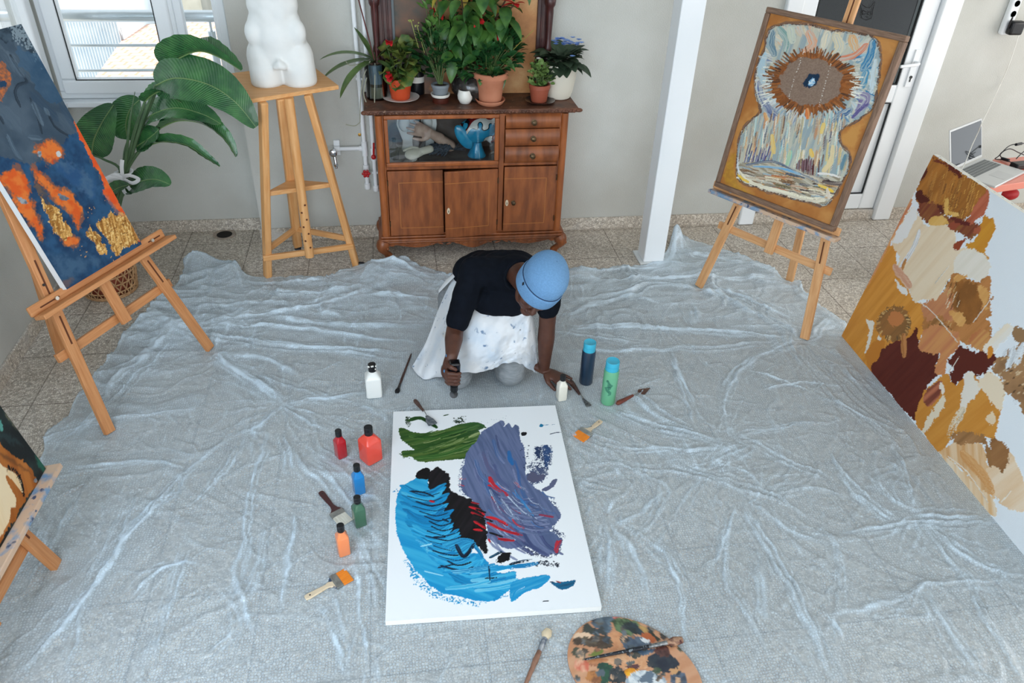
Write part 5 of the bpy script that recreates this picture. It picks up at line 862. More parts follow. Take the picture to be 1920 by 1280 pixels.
for k in range(7):
    M = Mesh(); z = .52-k*.045; a_ = -1.9 if k % 2 else -1.0; dd = Vector((math.cos(a_), math.sin(a_), 0)); M.tube([Vector((pc.x, pc.y, z))+dd*.0255, Vector((pc.x, pc.y, z))+dd*.0275], .006, 12); put('peg_hole', M, SLOT, post, smooth=0)
for p in (Vector((-.656, 4.533, 0)),):
    M = Mesh(); M.tube([p+Vector((-.014, 0, .022)), p+Vector((.014, 0, .022))], .022, 16); M.bb(p.x-.02, p.x+.02, p.y-.014, p.y+.014, .03, .05); put('caster', M, BLACKP, st)
M = Mesh(); p = gz(676, 494, .012); M.ell(p, (.028, .012, .012)); put('caster', M, BLACKP, st)
# ------------------------------------------------------------------ plaster torso
tb = thing('plaster_torso', (-.575, 4.32, ZT), 'white plaster cast of a male torso, cropped at the top, on the wooden stand', 'sculpture')
M = Mesh(); S = lambda x, y, z: Vector((-.578+x, 4.32+y, ZT+z))
ty = 0.0
limb(M, [S(-.082, .0, .03), S(-.085, .01, .15)], [.084, .090]); limb(M, [S(.092, .0, .03), S(.085, .01, .15)], [.086, .090])
M.tube([S(-.082, 0, 0), S(-.082, 0, .10)], [.088, .086], 20, flat=1.05); M.tube([S(.094, 0, 0), S(.09, 0, .10)], [.088, .087], 20, flat=1.05)
for (z, rx, ry, x, y) in ((.17, .165, .10, 0, .015), (.24, .152, .098, -.003, .012), (.32, .136, .088, -.006, .004), (.40, .132, .088, -.004, .0), (.48, .150, .098, 0, 0), (.58, .170, .108, 0, 0), (.68, .18, .105, 0, 0)):
    M.ell(S(x, y, z), (rx, ry, .085), n=24, m=14)
M.ell(S(-.08, .06, .14), (.08, .07, .10)); M.ell(S(.08, .06, .14), (.08, .07, .10))           # buttocks
M.ell(S(.0, -.055, .24), (.09, .04, .09)); M.ell(S(-.08, -.06, .62), (.085, .05, .06)); M.ell(S(.08, -.06, .62), (.085, .05, .06))
for (x, z) in ((-.035, .36), (.035, .36), (-.035, .43), (.035, .43), (-.035, .50), (.035, .50)): M.ell(S(x, -.068, z), (.034, .020, .038))
M.ell(S(-.11, -.03, .27), (.05, .05, .07)); M.ell(S(.105, -.03, .27), (.05, .05, .07))
M.ell(S(.004, -.10, .125), (.018, .022, .030)); M.ell(S(-.016, -.092, .112), (.020, .022, .022)); M.ell(S(.024, -.092, .112), (.020, .022, .022))
M.m = [0]*len(M.f); o = put('torso', M, PLASTER, tb, smooth=180); fuse(o, .007, 22, .7)
# ------------------------------------------------------------------ old wooden cabinet
CBW = mat('old_walnut_veneer', (160, 92, 50), .42, c2=(122, 68, 38), scale=5, stretch=(5, 1, 1.0), coord='Object', bump=.15, bscale=20, coat=.15, blotch=((84, 50, 32), 3.2, .56, .75))
CBW2 = mat('old_walnut_dark', (116, 74, 54), .5, c2=(78, 50, 38), scale=14, coord='Object', bump=.6, bscale=40, blotch=((150, 118, 96), 30, .64, .72))
CBL = mat('old_walnut_light', (172, 98, 50), .4, c2=(140, 78, 40), scale=6, stretch=(4, 1, 1), coord='Object', coat=.15)
INLAY = mat('pale_inlay', (178, 112, 58), .5); DARKIN = mat('cabinet_inside', (98, 86, 80), .9, c2=(120, 110, 104), scale=12, coord='Object')
BRASS = mat('aged_brass', (112, 92, 66), .42, .9, c2=(84, 70, 56), scale=60, coord='Object'); BONE = mat('bone_escutcheon', (226, 206, 176), .5)
X0, X1, Y0, Y1, Z0, Z1 = -.104, 1.032, 4.40, 4.715, .165, .935
cb = thing('wooden_cabinet', ((X0+X1)/2, (Y0+Y1)/2, 0), 'old walnut cabinet with a glass display window, three drawers and a carved top', 'cabinet')
M = Mesh()
M.bb(X0, X0+.045, Y0, Y1, Z0, Z1); M.bb(X1-.048, X1, Y0, Y1, Z0, Z1); M.bb(X0+.045, X1-.048, Y1-.012, Y1, Z0, Z1); M.bb(X0+.045, X1-.048, Y0+.004, Y1-.012, Z0, Z0+.012)
M.bb(.619, .652, Y0+.002, Y1-.012, Z0+.012, Z1); M.bb(X0+.045, .619, Y0, Y1-.012, .602, .626); M.bb(.652, X1-.048, Y0+.004, Y1-.012, .612, .630); M.bb(X0+.045, X1-.048, Y0, Y1-.012, Z1-.012, Z1)
put('carcass', M, CBW, cb, bevel=.003)
M = Mesh(); M.bb(X0+.046, .618, Y1-.016, Y1-.0125, .628, Z1-.013); M.bb(X0+.046, .618, Y0+.03, Y1-.016, .6262, .628); put('display_lining', M, DARKIN, cb, smooth=0)
# corner columns, rounded
for x in (X0+.018, X1-.020): M = Mesh(); M.lathe([(.024, Z0), (.024, Z1)], (x, Y0+.012, 0), 20); put('corner_post', M, CBL, cb)
# plinth moulding
M = Mesh()
for (z0, z1, o) in ((.118, .135, .024), (.135, .152, .030), (.152, .166, .016)): M.bb(X0-o, X1+o, Y0-o, Y1, z0, z1)
put('plinth', M, CBW, cb, bevel=.006, seg=3)
# carved apron under the plinth with a wavy lower edge
M = Mesh(); n = 60; top_ = []; bot = []
for i in range(n+1):
    t_ = i/n; x = X0+.02+(X1-X0-.04)*t_; s_ = abs(t_-.5)*2; z = .118-.020-.012*math.cos((t_-.5)*PI*6)-.018*(1-s_)**2*math.cos((t_-.5)*20)-(.012 if s_ > .93 else 0)
    top_.append(Vector((x, Y0-.012, .119))); bot.append(Vector((x, Y0-.012, z)))
M.prism(top_+bot[::-1], (0, .022, 0)); put('carved_apron', M, CBW, cb, smooth=0)
for i in range(17):
    t_ = (i-8)/8.; M = Mesh(); M.ell((.465+t_*.42, Y0-.013, .108-.004*(i % 2)), (.020, .004, .006), Matrix.Rotation(.3*(-1)**i, 3, 'Y'), 10, 6); put('carving', M, CBW, cb, smooth=180)
for (sx, x) in ((-1, X0+.005), (1, X1-.005)):
    for (sy, y) in ((-1, Y0-.002), (1, Y1-.045)):
        M = Mesh(); P = []; R = []
        for i in range(12):
            t_ = i/11; z = .124*(1-t_)+.004; o = .022*math.sin(t_*PI*1.25+.5)-.006; P.append((x+sx*(o*.9), y+sy*o*.9 if sy < 0 else y, z)); R.append([.040, .042, .041, .037, .032, .026, .022, .020, .020, .023, .026, .022][i])
        M.tube(P, R, 14)
        if sy < 0:
            for k in range(7): a_ = 2*PI*k/12; M.ell((x+sx*.012+.030*math.cos(a_), y-.030+.004*k, .092+.026*math.sin(a_)), (.009, .008, .012))
            M.ell((x+sx*.020, y-.034, .100), (.018, .012, .018))
        put('leg', M, CBW, cb, smooth=60)
# top slab with carved edge
M = Mesh(); M.prism([(X0-.045, Y0-.010, .938), (X0-.052, Y1+.012, .938), (X1+.030, Y1+.012, .938), (X1+.04, Y0-.010, .938)], (0, 0, .012)); M.prism([(X0-.060, Y0-.035, .950), (X0-.065, Y1+.015, .950), (X1+.045, Y1+.015, .950), (X1+.055, Y0-.035, .950)], (0, 0, .024))
put('top', M, CBW2, cb, bevel=.006, seg=3)
M = Mesh(); random.seed(2)
for i in range(58): x = X0-.045+i*(X1-X0+.09)/57; M.ell((x, Y0-.036, .957+.003*(i % 2)), (.0125, .006, .0065), Matrix.Rotation(.7*(-1)**i, 3, 'Y'), 8, 5)
M.ell((X1+.055, Y0-.03, .961), (.022, .016, .012)); M.ell((X0-.062, Y0-.028, .960), (.016, .014, .012)); put('carved_edge', M, CBW2, cb, smooth=180)
# glazed door
gx0, gx1, gz0, gz1 = -.058, .617, .626, .938
gd = None; M = Mesh()
for (x0, x1, z0, z1) in ((gx0, gx1, gz0, gz0+.026), (gx0, gx1, gz1-.024, gz1), (gx0, gx0+.022, gz0+.026, gz1-.024), (gx1-.026, gx1, gz0+.026, gz1-.024)): M.bb(x0, x1, Y0-.016, Y0+.006, z0, z1)
gd = put('glazed_door', M, CBL, cb, bevel=.006, seg=3)
M = Mesh(); M.bb(gx0+.018, gx1-.022, Y0-.004, Y0-.001, gz0+.022, gz1-.020); put('glass_pane', M, glass_mat('display_glass', (.93, .95, .95), 1.5, .01), gd, smooth=0)
# drawers with bowed fronts
for k, (z0, z1) in enumerate(((.849, .932), (.741, .843), (.633, .735))):
    M = Mesh(); rows = []
    for i in range(11):
        t_ = i/10; z = z0+(z1-z0)*t_; y = Y0-.004-.020*math.sin(PI*t_)**.7; rows.append([Vector((.655+(.983-.655)*j/6, y, z)) for j in range(7)])
    M.grid([r[::-1] for r in rows]); lo = [Vector((.655, Y0+.02, z0)), Vector((.983, Y0+.02, z0))]; hi = [Vector((.655, Y0+.02, z1)), Vector((.983, Y0+.02, z1))]
    M.add([rows[0][0], rows[0][-1], lo[1], lo[0]], [(0, 3, 2, 1)]); M.add([rows[-1][0], rows[-1][-1], hi[1], hi[0]], [(0, 1, 2, 3)])
    for e, x in ((0, .655), (-1, .983)): M.add([r[e] for r in rows]+[Vector((x, Y0+.02, z1)), Vector((x, Y0+.02, z0))], [tuple(range(13)) if e == 0 else tuple(range(13))[::-1]])
    dw = put('drawer', M, CBW, cb, smooth=40)
    M = Mesh(); M.lathe([(.017, 0), (.017, .003), (.008, .005), (.008, .012), (.014, .016), (.015, .022), (.009, .026), (0, .027)], (.822, Y0-.024, (z0+z1)/2), 20, axis=(0, -1, 0)); put('knob', M, BRASS, dw)
# doors
def cabdoor(x0, x1, z0, z1, inl, key, knob=None, rot=0, hinge_x=None):
    M = Mesh(); y = Y0-.012; R = Matrix.Rotation(rot, 3, 'Z'); hx = hinge_x if hinge_x is not None else x0
    T_ = lambda p: Vector((hx, y, 0))+R@(Vector(p)-Vector((hx, y, 0)))
    M.bb(x0, x1, y, y+.016, z0, z1); M.v = [tuple(T_(p)) for p in M.v]; d_ = put('door', M, CBW, cb, bevel=.003)
    M = Mesh(); ix0, ix1, iz0, iz1, sides = inl; w_ = .004
    M.bb(ix0, ix1, y-.0008, y+.002, iz0, iz0+w_); M.bb(ix0, ix1, y-.0008, y+.002, iz1-w_, iz1)
    if 'l' in sides: M.bb(ix0, ix0+w_, y-.0008, y+.002, iz0, iz1)
    if 'r' in sides: M.bb(ix1-w_, ix1, y-.0008, y+.002, iz0, iz1)
    M.v = [tuple(T_(p)) for p in M.v]; put('inlay', M, INLAY, d_, smooth=0)
    if key:
        M = Mesh(); M.lathe([(.0001, 0), (.5, 0), (.45, .003), (.0001, .004)], (0, 0, 0), 20); kc = T_((key[0], y-.0005, key[1])); M.v = [tuple(kc+R@Vector((v[0]*.020, -v[2], v[1]*.042))) for v in M.v]; put('escutcheon', M, BONE, d_)
        M = Mesh(); M.box(kc+R@Vector((0, -.0045, -.001)), (.0035, .0015, .014), R); put('keyhole', M, INK, d_, smooth=0)
    if knob: M = Mesh(); M.lathe([(.013, 0), (.013, .003), (.007, .005), (.007, .010), (.013, .014), (.013, .020), (0, .024)], (knob[0], y, knob[1]), 18, axis=(0, -1, 0)); put('knob', M, BRASS, d_)
    for z in (z0+.07, z1-.09): M = Mesh(); p = T_((hx+(.0 if hx < (x0+x1)/2 else 0), y-.003, z)); M.tube([p, p+Vector((0, 0, .035))], .0035, 8); put('hinge', M, BRASS, d_)
cabdoor(-.056, .278, .170, .599, (.008, .278, .222, .527, 'l'), None)
cabdoor(.284, .616, .158, .599, (.284, .562, .222, .527, 'r'), (.305, .345), None, rot=.10, hinge_x=.616)
cabdoor(.656, .984, .172, .609, (.656, .922, .226, .536, 'r'), (.676, .373), (.716, .376), hinge_x=.984)

# ------------------------------------------------------------------ things on show behind the glass
SZ = .628
def ehand(M, W, d, s=1.0, curl=.9, up=(0, 0, 1), spread=.12, thumb=1):
    """hand from the wrist W pointing along d: palm, four fingers, thumb"""
    W = Vector(W); d = Vector(d).normalized(); up = Vector(up); up = (up-d*up.dot(d)).normalized(); sd = d.cross(up)*thumb
    limb(M, [W-d*.05*s, W], [.027*s, .026*s], flat=.75, up=up)
    limb(M, [W+d*.005*s, W+d*.045*s, W+d*.082*s], [.028*s, .038*s, .040*s], flat=.42, up=up)
    for i, (o, l) in enumerate(((.032, .072), (.011, .080), (-.011, .074), (-.031, .058))):
        p = W+d*(.085-.004*abs(i-1))*s+sd*o*s; a = (1.5-i)*spread; v = (d*math.cos(a)+sd*math.sin(a)).normalized(); P = [p]; c_ = 0
        for j, f in enumerate((.45, .32, .25)):
            c_ += curl*(1.0, 1.1, .8)[j]*.8; P.append(P[-1]+(v*math.cos(c_)-up*math.sin(c_))*l*f*s)
        limb(M, P, [.0100*s, .0095*s, .0085*s, .0070*s], 10)
    p = W+d*.028*s+sd*.030*s; v = (d*.72+sd*.62-up*.25).normalized(); v2 = (d*.95+sd*.15-up*.35).normalized(); limb(M, [p, p+v*.036*s, p+v*.036*s+v2*.030*s, p+v*.036*s+v2*.052*s], [.014*s, .012*s, .0105*s, .008*s], 10)
CAST = mat('ivory_cast', (214, 208, 190), .6); CAST2 = mat('pinkish_cast', (196, 168, 150), .6, c2=(180, 150, 134), scale=30, coord='Object')
M = Mesh(); ehand(M, (.165, 4.505, SZ+.05), (-1, -.35, -.15), .95, 1.7, (0, -.55, .8), .04, 1); o = put('cast_fist', M, CAST, smooth=180, label='ivory plaster cast of a clenched fist behind the cabinet glass', cat='sculpture'); fuse(o, .0035, 3)
M = Mesh(); ehand(M, (.235, 4.58, SZ+.125), (-1, -.1, .45), 1.0, .28, (.3, -.9, .3), .10, -1); limb(M, [(.235, 4.58, SZ+.125), (.34, 4.60, SZ+.045)], [.028, .036]); o = put('cast_hand', M, CAST2, smooth=180, label='pinkish cast of an open hand and forearm behind the cabinet glass', cat='sculpture'); fuse(o, .0035, 3)
# dried bunch
M = Mesh(); rs = random.Random(3)
for k in range(70):
    b_ = Vector((.36, 4.56, SZ+.035)); a_ = rs.uniform(2.4, 4.3); l = rs.uniform(.08, .17); e = b_+Vector((math.cos(a_)*l*1.1, math.sin(a_)*l*.45, rs.uniform(-.02, .02))); m_ = (b_+e)/2+Vector((0, 0, .025)); M.tube([b_, m_, e], [.002, .0035, .0045], 5)
    for j in range(5): q_ = m_.lerp(e, j/5); M.ell(q_+Vector((rs.uniform(-.004, .004), rs.uniform(-.004, .004), .003)), .005, n=6, m=4)
for k in range(14): b_ = Vector((.36, 4.56, SZ+.035)); e = b_+Vector((rs.uniform(.03, .09), rs.uniform(-.04, .02), rs.uniform(.0, .07))); M.tube([b_, e], .0018, 5)
put('dried_lavender', M, mat('dried_lavender_grey', (74, 84, 96), .9, c2=(52, 60, 72), scale=60, coord='Object'), smooth=180, label='bunch of dried grey-blue lavender lying behind the cabinet glass', cat='dried flowers')
# dark bottle
M = Mesh(); M.lathe([(.026, 0), (.028, .05), (.026, .075), (.012, .09), (.011, .115), (.014, .118), (.014, .128), (0, .129)], (-.005, 4.52, SZ), 20); put('dark_bottle', M, mat('dark_glass', (18, 12, 14), .15, spec=.8), label='small dark glass bottle at the left end of the cabinet display', cat='bottle')
# white panels standing in for mirror reflections at the back of the display
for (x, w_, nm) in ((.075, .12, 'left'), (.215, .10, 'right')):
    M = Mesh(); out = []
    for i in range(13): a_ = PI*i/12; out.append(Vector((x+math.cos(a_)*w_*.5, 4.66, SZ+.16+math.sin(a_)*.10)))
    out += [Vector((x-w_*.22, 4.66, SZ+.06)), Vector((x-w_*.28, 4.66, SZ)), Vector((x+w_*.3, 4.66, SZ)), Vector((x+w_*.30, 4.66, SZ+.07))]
    M.prism(out, (0, .03, 0)); M.ell((x-.01, 4.655, SZ+.17), (w_*.32, .02, .05)); put('reflection_panel', M, PLASTER, smooth=50, bevel=.004, label='white bone-shaped panel standing in for a reflection at the back of the display, %s of two' % nm, cat='sculpture', group='reflection panels behind the cabinet glass')
# blue painted ceramic vessel shaped like a bird
CER = None
def ceramic_mat():
    m, T, b = nodes('painted_ceramic'); N = T.nodes; L = T.links; tc = N.new('ShaderNodeTexCoord')
    wv = N.new('ShaderNodeTexNoise'); wv.inputs['Scale'].default_value = 9; wv.inputs['Detail'].default_value = 1; L.new(tc.outputs['Object'], wv.inputs['Vector'])
    r = N.new('ShaderNodeValToRGB'); r.color_ramp.interpolation = 'CONSTANT'; e = r.color_ramp.elements; e[0].position = 0; e[0].color = rgb(40, 148, 190); e[1].position = .47; e[1].color = rgb(16, 20, 30)
    for p, c_ in ((.49, (226, 226, 220)), (.585, (120, 26, 30)), (.61, (18, 22, 34)), (.63, (52, 166, 204))): x = e.new(p); x.color = rgb(*c_)
    L.new(wv.outputs[0], r.inputs[0]); L.new(r.outputs[0], b.inputs['Base Color']); b.inputs['Roughness'].default_value = .12; b.inputs['Coat Weight'].default_value = .6; return m
CER = ceramic_mat(); BLUEC = mat('blue_glaze', (34, 140, 186), .12, c2=(60, 168, 208), scale=18, coord='Object', coat=.6)
bd = thing('ceramic_bird_vase', (.50, 4.54, SZ), 'glossy blue and white painted ceramic bird-shaped vase behind the cabinet glass', 'vase')
M = Mesh(); M.lathe([(.056, 0), (.058, .006), (.046, .03), (.034, .065), (.03, .09)], (.50, 4.54, SZ), 28); put('foot', M, BLUEC, bd)
M = Mesh(); M.ell((.50, 4.545, SZ+.165), (.125, .07, .082), Matrix.Rotation(-.25, 3, 'Y'), 28, 18); M.ell((.600, 4.53, SZ+.12), (.045, .035, .04)); M.ell((.585, 4.56, SZ+.24), (.05, .04, .04)); o = put('body', M, CER, bd, smooth=180); fuse(o, .005, 4)
M = Mesh(); M.ell((.415, 4.50, SZ+.135), (.040, .018, .085), Matrix.Rotation(-.55, 3, 'Y'), 24, 14); put('wing', M, BLUEC, bd, smooth=180)
M = Mesh(); M.ell((.615, 4.497, SZ+.125), (.028, .012, .028)); put('painted_disc', M, mat('rust_glaze', (150, 70, 50), .2, c2=(60, 160, 200), scale=50, coord='Object', coat=.5), bd, smooth=180)
# ------------------------------------------------------------------ dark carved frame standing on the cabinet
MAH = mat('dark_mahogany', (78, 38, 36), .4, c2=(54, 28, 28), scale=8, stretch=(4, 4, 1), coord='Object', coat=.25)
CT = .974
fr = thing('carved_frame', (.43, 4.66, CT), 'dark mahogany frame with turned side columns standing on the cabinet top', 'picture frame')
for (s_, x0, x1, xc) in ((-1, -.055, .022, -.072), (1, .862, .945, .930)):
    M = Mesh(); M.bb(x0, x1, 4.655, 4.70, CT, 2.25); M.bb(x0+.02, x0+.03, 4.648, 4.655, CT, 2.25); M.bb(x1-.03, x1-.02, 4.648, 4.655, CT, 2.25); pb_ = put('side_board', M, MAH, fr, bevel=.003)
    M = Mesh(); pr = []
    for (r_, h) in ((.030, 0), (.030, .03), (.022, .04), (.026, .08), (.030, .10), (.018, .13), (.016, .16), (.028, .18), (.031, .20), (.017, .225), (.015, .25), (.023, .262), (.023, .275), (.016, .30), (.019, .38), (.022, .47), (.021, .50), (.030, .515), (.033, .54), (.022, .565), (.028, .585), (.028, .60), (.022, .62), (.024, .80), (.024, 1.2)): pr.append((r_, h))
    M.lathe(pr, (xc, 4.632, CT), 22); put('turned_column', M, MAH, pb_)
M = Mesh(); M.bb(-.055, .945, 4.655, 4.70, 2.18, 2.27); put('head_board', M, MAH, fr)
M = Mesh(); M.bb(.022, .036, 4.66, 4.675, CT, 2.18); put('grey_edging', M, mat('grey_strip', (104, 112, 116), .6), fr)
def rust_mat():
    m, T, b = nodes('ochre_rust_panel'); N = T.nodes; L = T.links; tc = N.new('ShaderNodeTexCoord')
    n1 = N.new('ShaderNodeTexNoise'); n1.inputs['Scale'].default_value = 5; n1.inputs['Detail'].default_value = 10; n1.inputs['Roughness'].default_value = .65; L.new(tc.outputs['Object'], n1.inputs['Vector'])
    r1 = N.new('ShaderNodeValToRGB'); e = r1.color_ramp.elements; e[0].position = .3; e[0].color = rgb(150, 96, 54); e[1].position = .68; e[1].color = rgb(206, 160, 108); x = e.new(.5); x.color = rgb(188, 130, 76); L.new(n1.outputs[0], r1.inputs[0])
    n2 = N.new('ShaderNodeTexNoise'); n2.inputs['Scale'].default_value = 9; n2.inputs['Detail'].default_value = 10; L.new(tc.outputs['Object'], n2.inputs['Vector'])
    r2 = N.new('ShaderNodeValToRGB'); e = r2.color_ramp.elements; e[0].position = .35; e[0].color = rgb(66, 68, 62); e[1].position = .65; e[1].color = rgb(122, 84, 62); L.new(n2.outputs[0], r2.inputs[0])
    sp = N.new('ShaderNodeSeparateXYZ'); L.new(tc.outputs['Object'], sp.inputs[0]); ad = N.new('ShaderNodeMath'); ad.operation = 'MULTIPLY_ADD'; ad.inputs[1].default_value = .35; L.new(n1.outputs[0], ad.inputs[0]); L.new(sp.outputs[0], ad.inputs[2])
    r3 = N.new('ShaderNodeValToRGB'); r3.color_ramp.elements[0].position = 0; r3.color_ramp.elements[1].position = .06
    a2 = N.new('ShaderNodeMath'); a2.operation = 'ADD'; a2.inputs[1].default_value = .03; L.new(ad.outputs[0], a2.inputs[0]); L.new(a2.outputs[0], r3.inputs[0])
    mx = N.new('ShaderNodeMix'); mx.data_type = 'RGBA'; L.new(r3.outputs[0], mx.inputs['Factor']); L.new(r2.outputs[0], mx.inputs['A']); L.new(r1.outputs[0], mx.inputs['B']); L.new(mx.outputs['Result'], b.inputs['Base Color']); b.inputs['Roughness'].default_value = .5; return m
M = Mesh(); M.bb(.036, .862, 4.672, 4.685, CT, 2.18); o = put('painted_panel', M, rust_mat(), fr, smooth=0, label='mottled ochre panel, dark grey-brown on the left')
# ------------------------------------------------------------------ water pipes
pp = thing('water_pipes', (-.18, 4.70, .3), 'two white plastic water pipes on the wall beside the wooden cabinet', 'pipes')
def pY(x, y, Y=4.70): p = gY(x, y, Y); p.y = Y; return p
PW = PVC
a1, a2_ = pY(690, 352), pY(706, 356)
xa, xb = a1.x-.003, a2_.x-.003
for x, z0 in ((xa, a1.z), (xb, a2_.z)):
    M = Mesh(); M.tube([(x, 4.70, z0), (x, 4.70, 2.9)], .0125, 14); M.lathe([(.0, -.012), (.016, -.006), (.0185, 0), (.0185, .03), (.0125, .032)], (x, 4.70, z0), 18); M.tube([(x, 4.70, z0+.01), (x, 4.735, z0+.01)], .017, 14)
    for z in (z0+.11, 1.05, 1.6): M.bb(x-.018, x+.018, 4.70, 4.735, z, z+.014)
    put('pipe', M, PW, pp)
zt = pY(683, 278).z
M = Mesh(); M.tube([(xa, 4.70, zt-.05), (xa, 4.70, zt+.045)], .0175, 16); M.tube([(xa-.16, 4.70, zt), (xa, 4.70, zt)], .0125, 14); M.tube([(xa-.035, 4.70, zt), (xa-.015, 4.70, zt)], .017, 14); M.tube([(xa-.185, 4.70, zt), (xa-.15, 4.70, zt)], .019, 14); M.bb(xa-.187, xa-.150, 4.71, 4.735, zt-.045, zt+.05); put('tee_branch', M, PW, pp, bevel=.002)
M = Mesh(); tx = xa-.185; M.tube([(tx, 4.70, zt), (tx, 4.63, zt)], .012, 14); M.lathe([(.022, 0), (.024, .006), (.024, .016), (.016, .022), (0, .023)], (tx-.004, 4.64, zt), 18, axis=(0, -1, 0)); M.tube([(tx, 4.645, zt-.01), (tx+.006, 4.625, zt-.06), (tx+.008, 4.62, zt-.095)], [.009, .010, .008], 12); M.lathe([(.014, 0), (.015, .006), (.014, .012)], (tx+.007, 4.62, zt-.080), 8); put('tap', M, CHROME, pp)
zv = pY(687, 320).z
M = Mesh(); M.tube([(xa, 4.70, zv-.03), (xa, 4.70, zv+.04)], .018, 16); M.tube([(xa, 4.70, zv), (xa, 4.655, zv)], .011, 12); put('valve_body', M, PW, pp)
RED = mat('red_plastic', (176, 20, 26), .4, coat=.2); M = Mesh()
for k in range(6): a_ = 2*PI*k/6; M.ell((xa+.018*math.cos(a_), 4.650, zv+.018*math.sin(a_)), (.0095, .006, .0095))
M.lathe([(.018, 0), (.018, .008), (0, .010)], (xa, 4.655, zv), 16, axis=(0, -1, 0)); put('valve_wheel', M, RED, pp, smooth=60)
zl = pY(696, 292).z; M = Mesh(); M.tube([(xb, 4.70, zl-.03), (xb, 4.70, zl+.05)], .018, 16); put('valve_body', M, PW, pp)
M = Mesh(); M.lathe([(.015, 0), (.015, .014), (.01, .018), (0, .019)], (xb, 4.685, zl), 16, axis=(0, -1, 0)); M.beam((xb, 4.672, zl), (xb+.008, 4.655, zl+.10), .012, .008, up=(0, 1, 0)); put('valve_lever', M, RED, pp, bevel=.002)
M = Mesh(); rz = pY(674, 256); M.lathe([(.010, 0), (.010, .004), (.004, .005)], (rz.x, 4.735, rz.z), 16, axis=(0, -1, 0)); put('brass_plug', M, mat('brass', (180, 140, 70), .35, .9), pp)
# ------------------------------------------------------------------ plants
def blade(M, base, d, up, L, W, bend=.4, fold=.25, n=6, tip=.75, wave=0., shape='oval', mi=0):
    """one leaf: starts along d, bends down by 'bend' radians over its length, folded along the midrib"""
    p = Vector(base); d = Vector(d).normalized(); up = Vector(up); up = (up-d*up.dot(d)); up = up.normalized() if up.length > 1e-4 else d.orthogonal(); sd = d.cross(up).normalized()
    rows = []; step = L/n; R = Matrix.Rotation(-bend/n, 3, sd)
    for i in range(n+1):
        t = i/n
        if shape == 'oval': w = W*.5*math.sin(PI*min(1, (t*.92+.04))**tip)
        elif shape == 'strap': w = W*.5*min(1, t*5+.3)*(1-max(0, t-.6)/.4)**.6
        elif shape == 'round': w = W*.5*(max(0, 1-(2*t-1)**2))**.5
        w = max(w, .0004); wv = wave*math.sin(t*17)*w
        rows.append([p-sd*w+up*(fold*w+wv), p-sd*w*.5+up*fold*w*.35, p, p+sd*w*.5+up*fold*w*.35, p+sd*w+up*(fold*w-wv)])
        if i < n: p = p+d*step; d = R@d; up = R@up
    M.grid(rows); return p
def leafmat(name, c, c2, rough=.4, coat=.1, scale=18):
    m = mat(name, c, rough, c2=c2, scale=scale, coord='Object', coat=coat, mixlo=.4, mixhi=.62)
    b = m.node_tree.nodes['Principled BSDF']; b.inputs['Subsurface Weight'].default_value = 0; return m
SOIL = mat('potting_soil', (52, 38, 30), .95, c2=(84, 64, 50), scale=120, coord='Object', bump=.8)
def pot(M, c, r0, r1, h, rim=.0, rimh=.0, wall=.004, n=32):
    pr = [(r0*.96, 0), (r0, .003)]
    if rim: pr += [(r1, h-rimh), (r1+rim, h-rimh+.001), (r1+rim, h-.002), (r1+rim-.002, h)]
    else: pr += [(r1, h-.002), (r1-.001, h)]
    e = pr[-1][0]; pr += [(e-wall, h), (r1-wall*1.3, h-.012), (r0-wall, .012), (0, .011)]; M.lathe(pr, c, n)
def soil(c, r, h, par):
    M = Mesh(); M.lathe([(r, h-.006), (r*.6, h-.002), (0, h)], c, 20); return put('soil', M, SOIL, par)
def rv(a, b): return random.uniform(a, b)
def bush(par, c, mt, n, R, L, W, base=None, fold=.25, bend=.6, shape='oval', stems=10, smt=None, droop=0., nm='foliage', wave=0, sz=1.0, seed=1, rnd=.3, shell=.45, tip=.75):
    """foliage: leaves spread through an ellipsoid, stems from the pot to it"""
    random.seed(seed); c = Vector(c); R = Vector(R); M = Mesh()
    base = Vector(base) if base is not None else c-Vector((0, 0, R.z))
    for k in range(n):
        while True:
            q = Vector((rv(-1, 1), rv(-1, 1), rv(-1, 1)))
            if shell < q.length < 1: break
        p = c+Vector((q.x*R.x, q.y*R.y, q.z*R.z)); d = (p-base).normalized()+Vector((q.x, q.y, q.z*.4))*.9+Vector((rv(-rnd, rnd), rv(-rnd, rnd), rv(-rnd, rnd)-droop)); s_ = rv(.7, 1.15)*sz
        blade(M, p-d.normalized()*L*s_*.4, d, Vector((0, 0, 1))+q*.6+Vector((rv(-.4, .4), rv(-.4, .4), 0)), L*s_, W*s_, rv(.5, 1.3)*bend, fold, 5, tip, wave, shape)
    f = put(nm, M, mt, par, smooth=180)
    if stems:
        M = Mesh()
        for k in range(stems):
            q = Vector((rv(-.7, .7), rv(-.7, .7), rv(-.5, .8))); e = c+Vector((q.x*R.x, q.y*R.y, q.z*R.z)); b_ = base+Vector((rv(-.01, .01), rv(-.01, .01), 0)); mm = b_.lerp(e, .5)+Vector((rv(-.01, .01), rv(-.01, .01), .01)); M.tube([b_, mm, e], [.0028, .0022, .0014], 6)
        put('stems', M, smt or STEMG, par)
    return f
STEMG = mat('green_stem', (84, 104, 58), .6); STEMB = mat('brown_stem', (78, 58, 44), .8); STEMR = mat('dark_red_stem', (92, 42, 40), .5)
LG1 = leafmat('leaf_dark_glossy', (28, 66, 36), (46, 92, 48), .25, .4); LG2 = leafmat('leaf_mid_green', (62, 104, 46), (96, 136, 66), .4); LG3 = leafmat('leaf_olive_green', (56, 92, 40), (128, 132, 64), .45); LG4 = leafmat('leaf_grey_green', (44, 62, 44), (66, 86, 62), .6, 0)
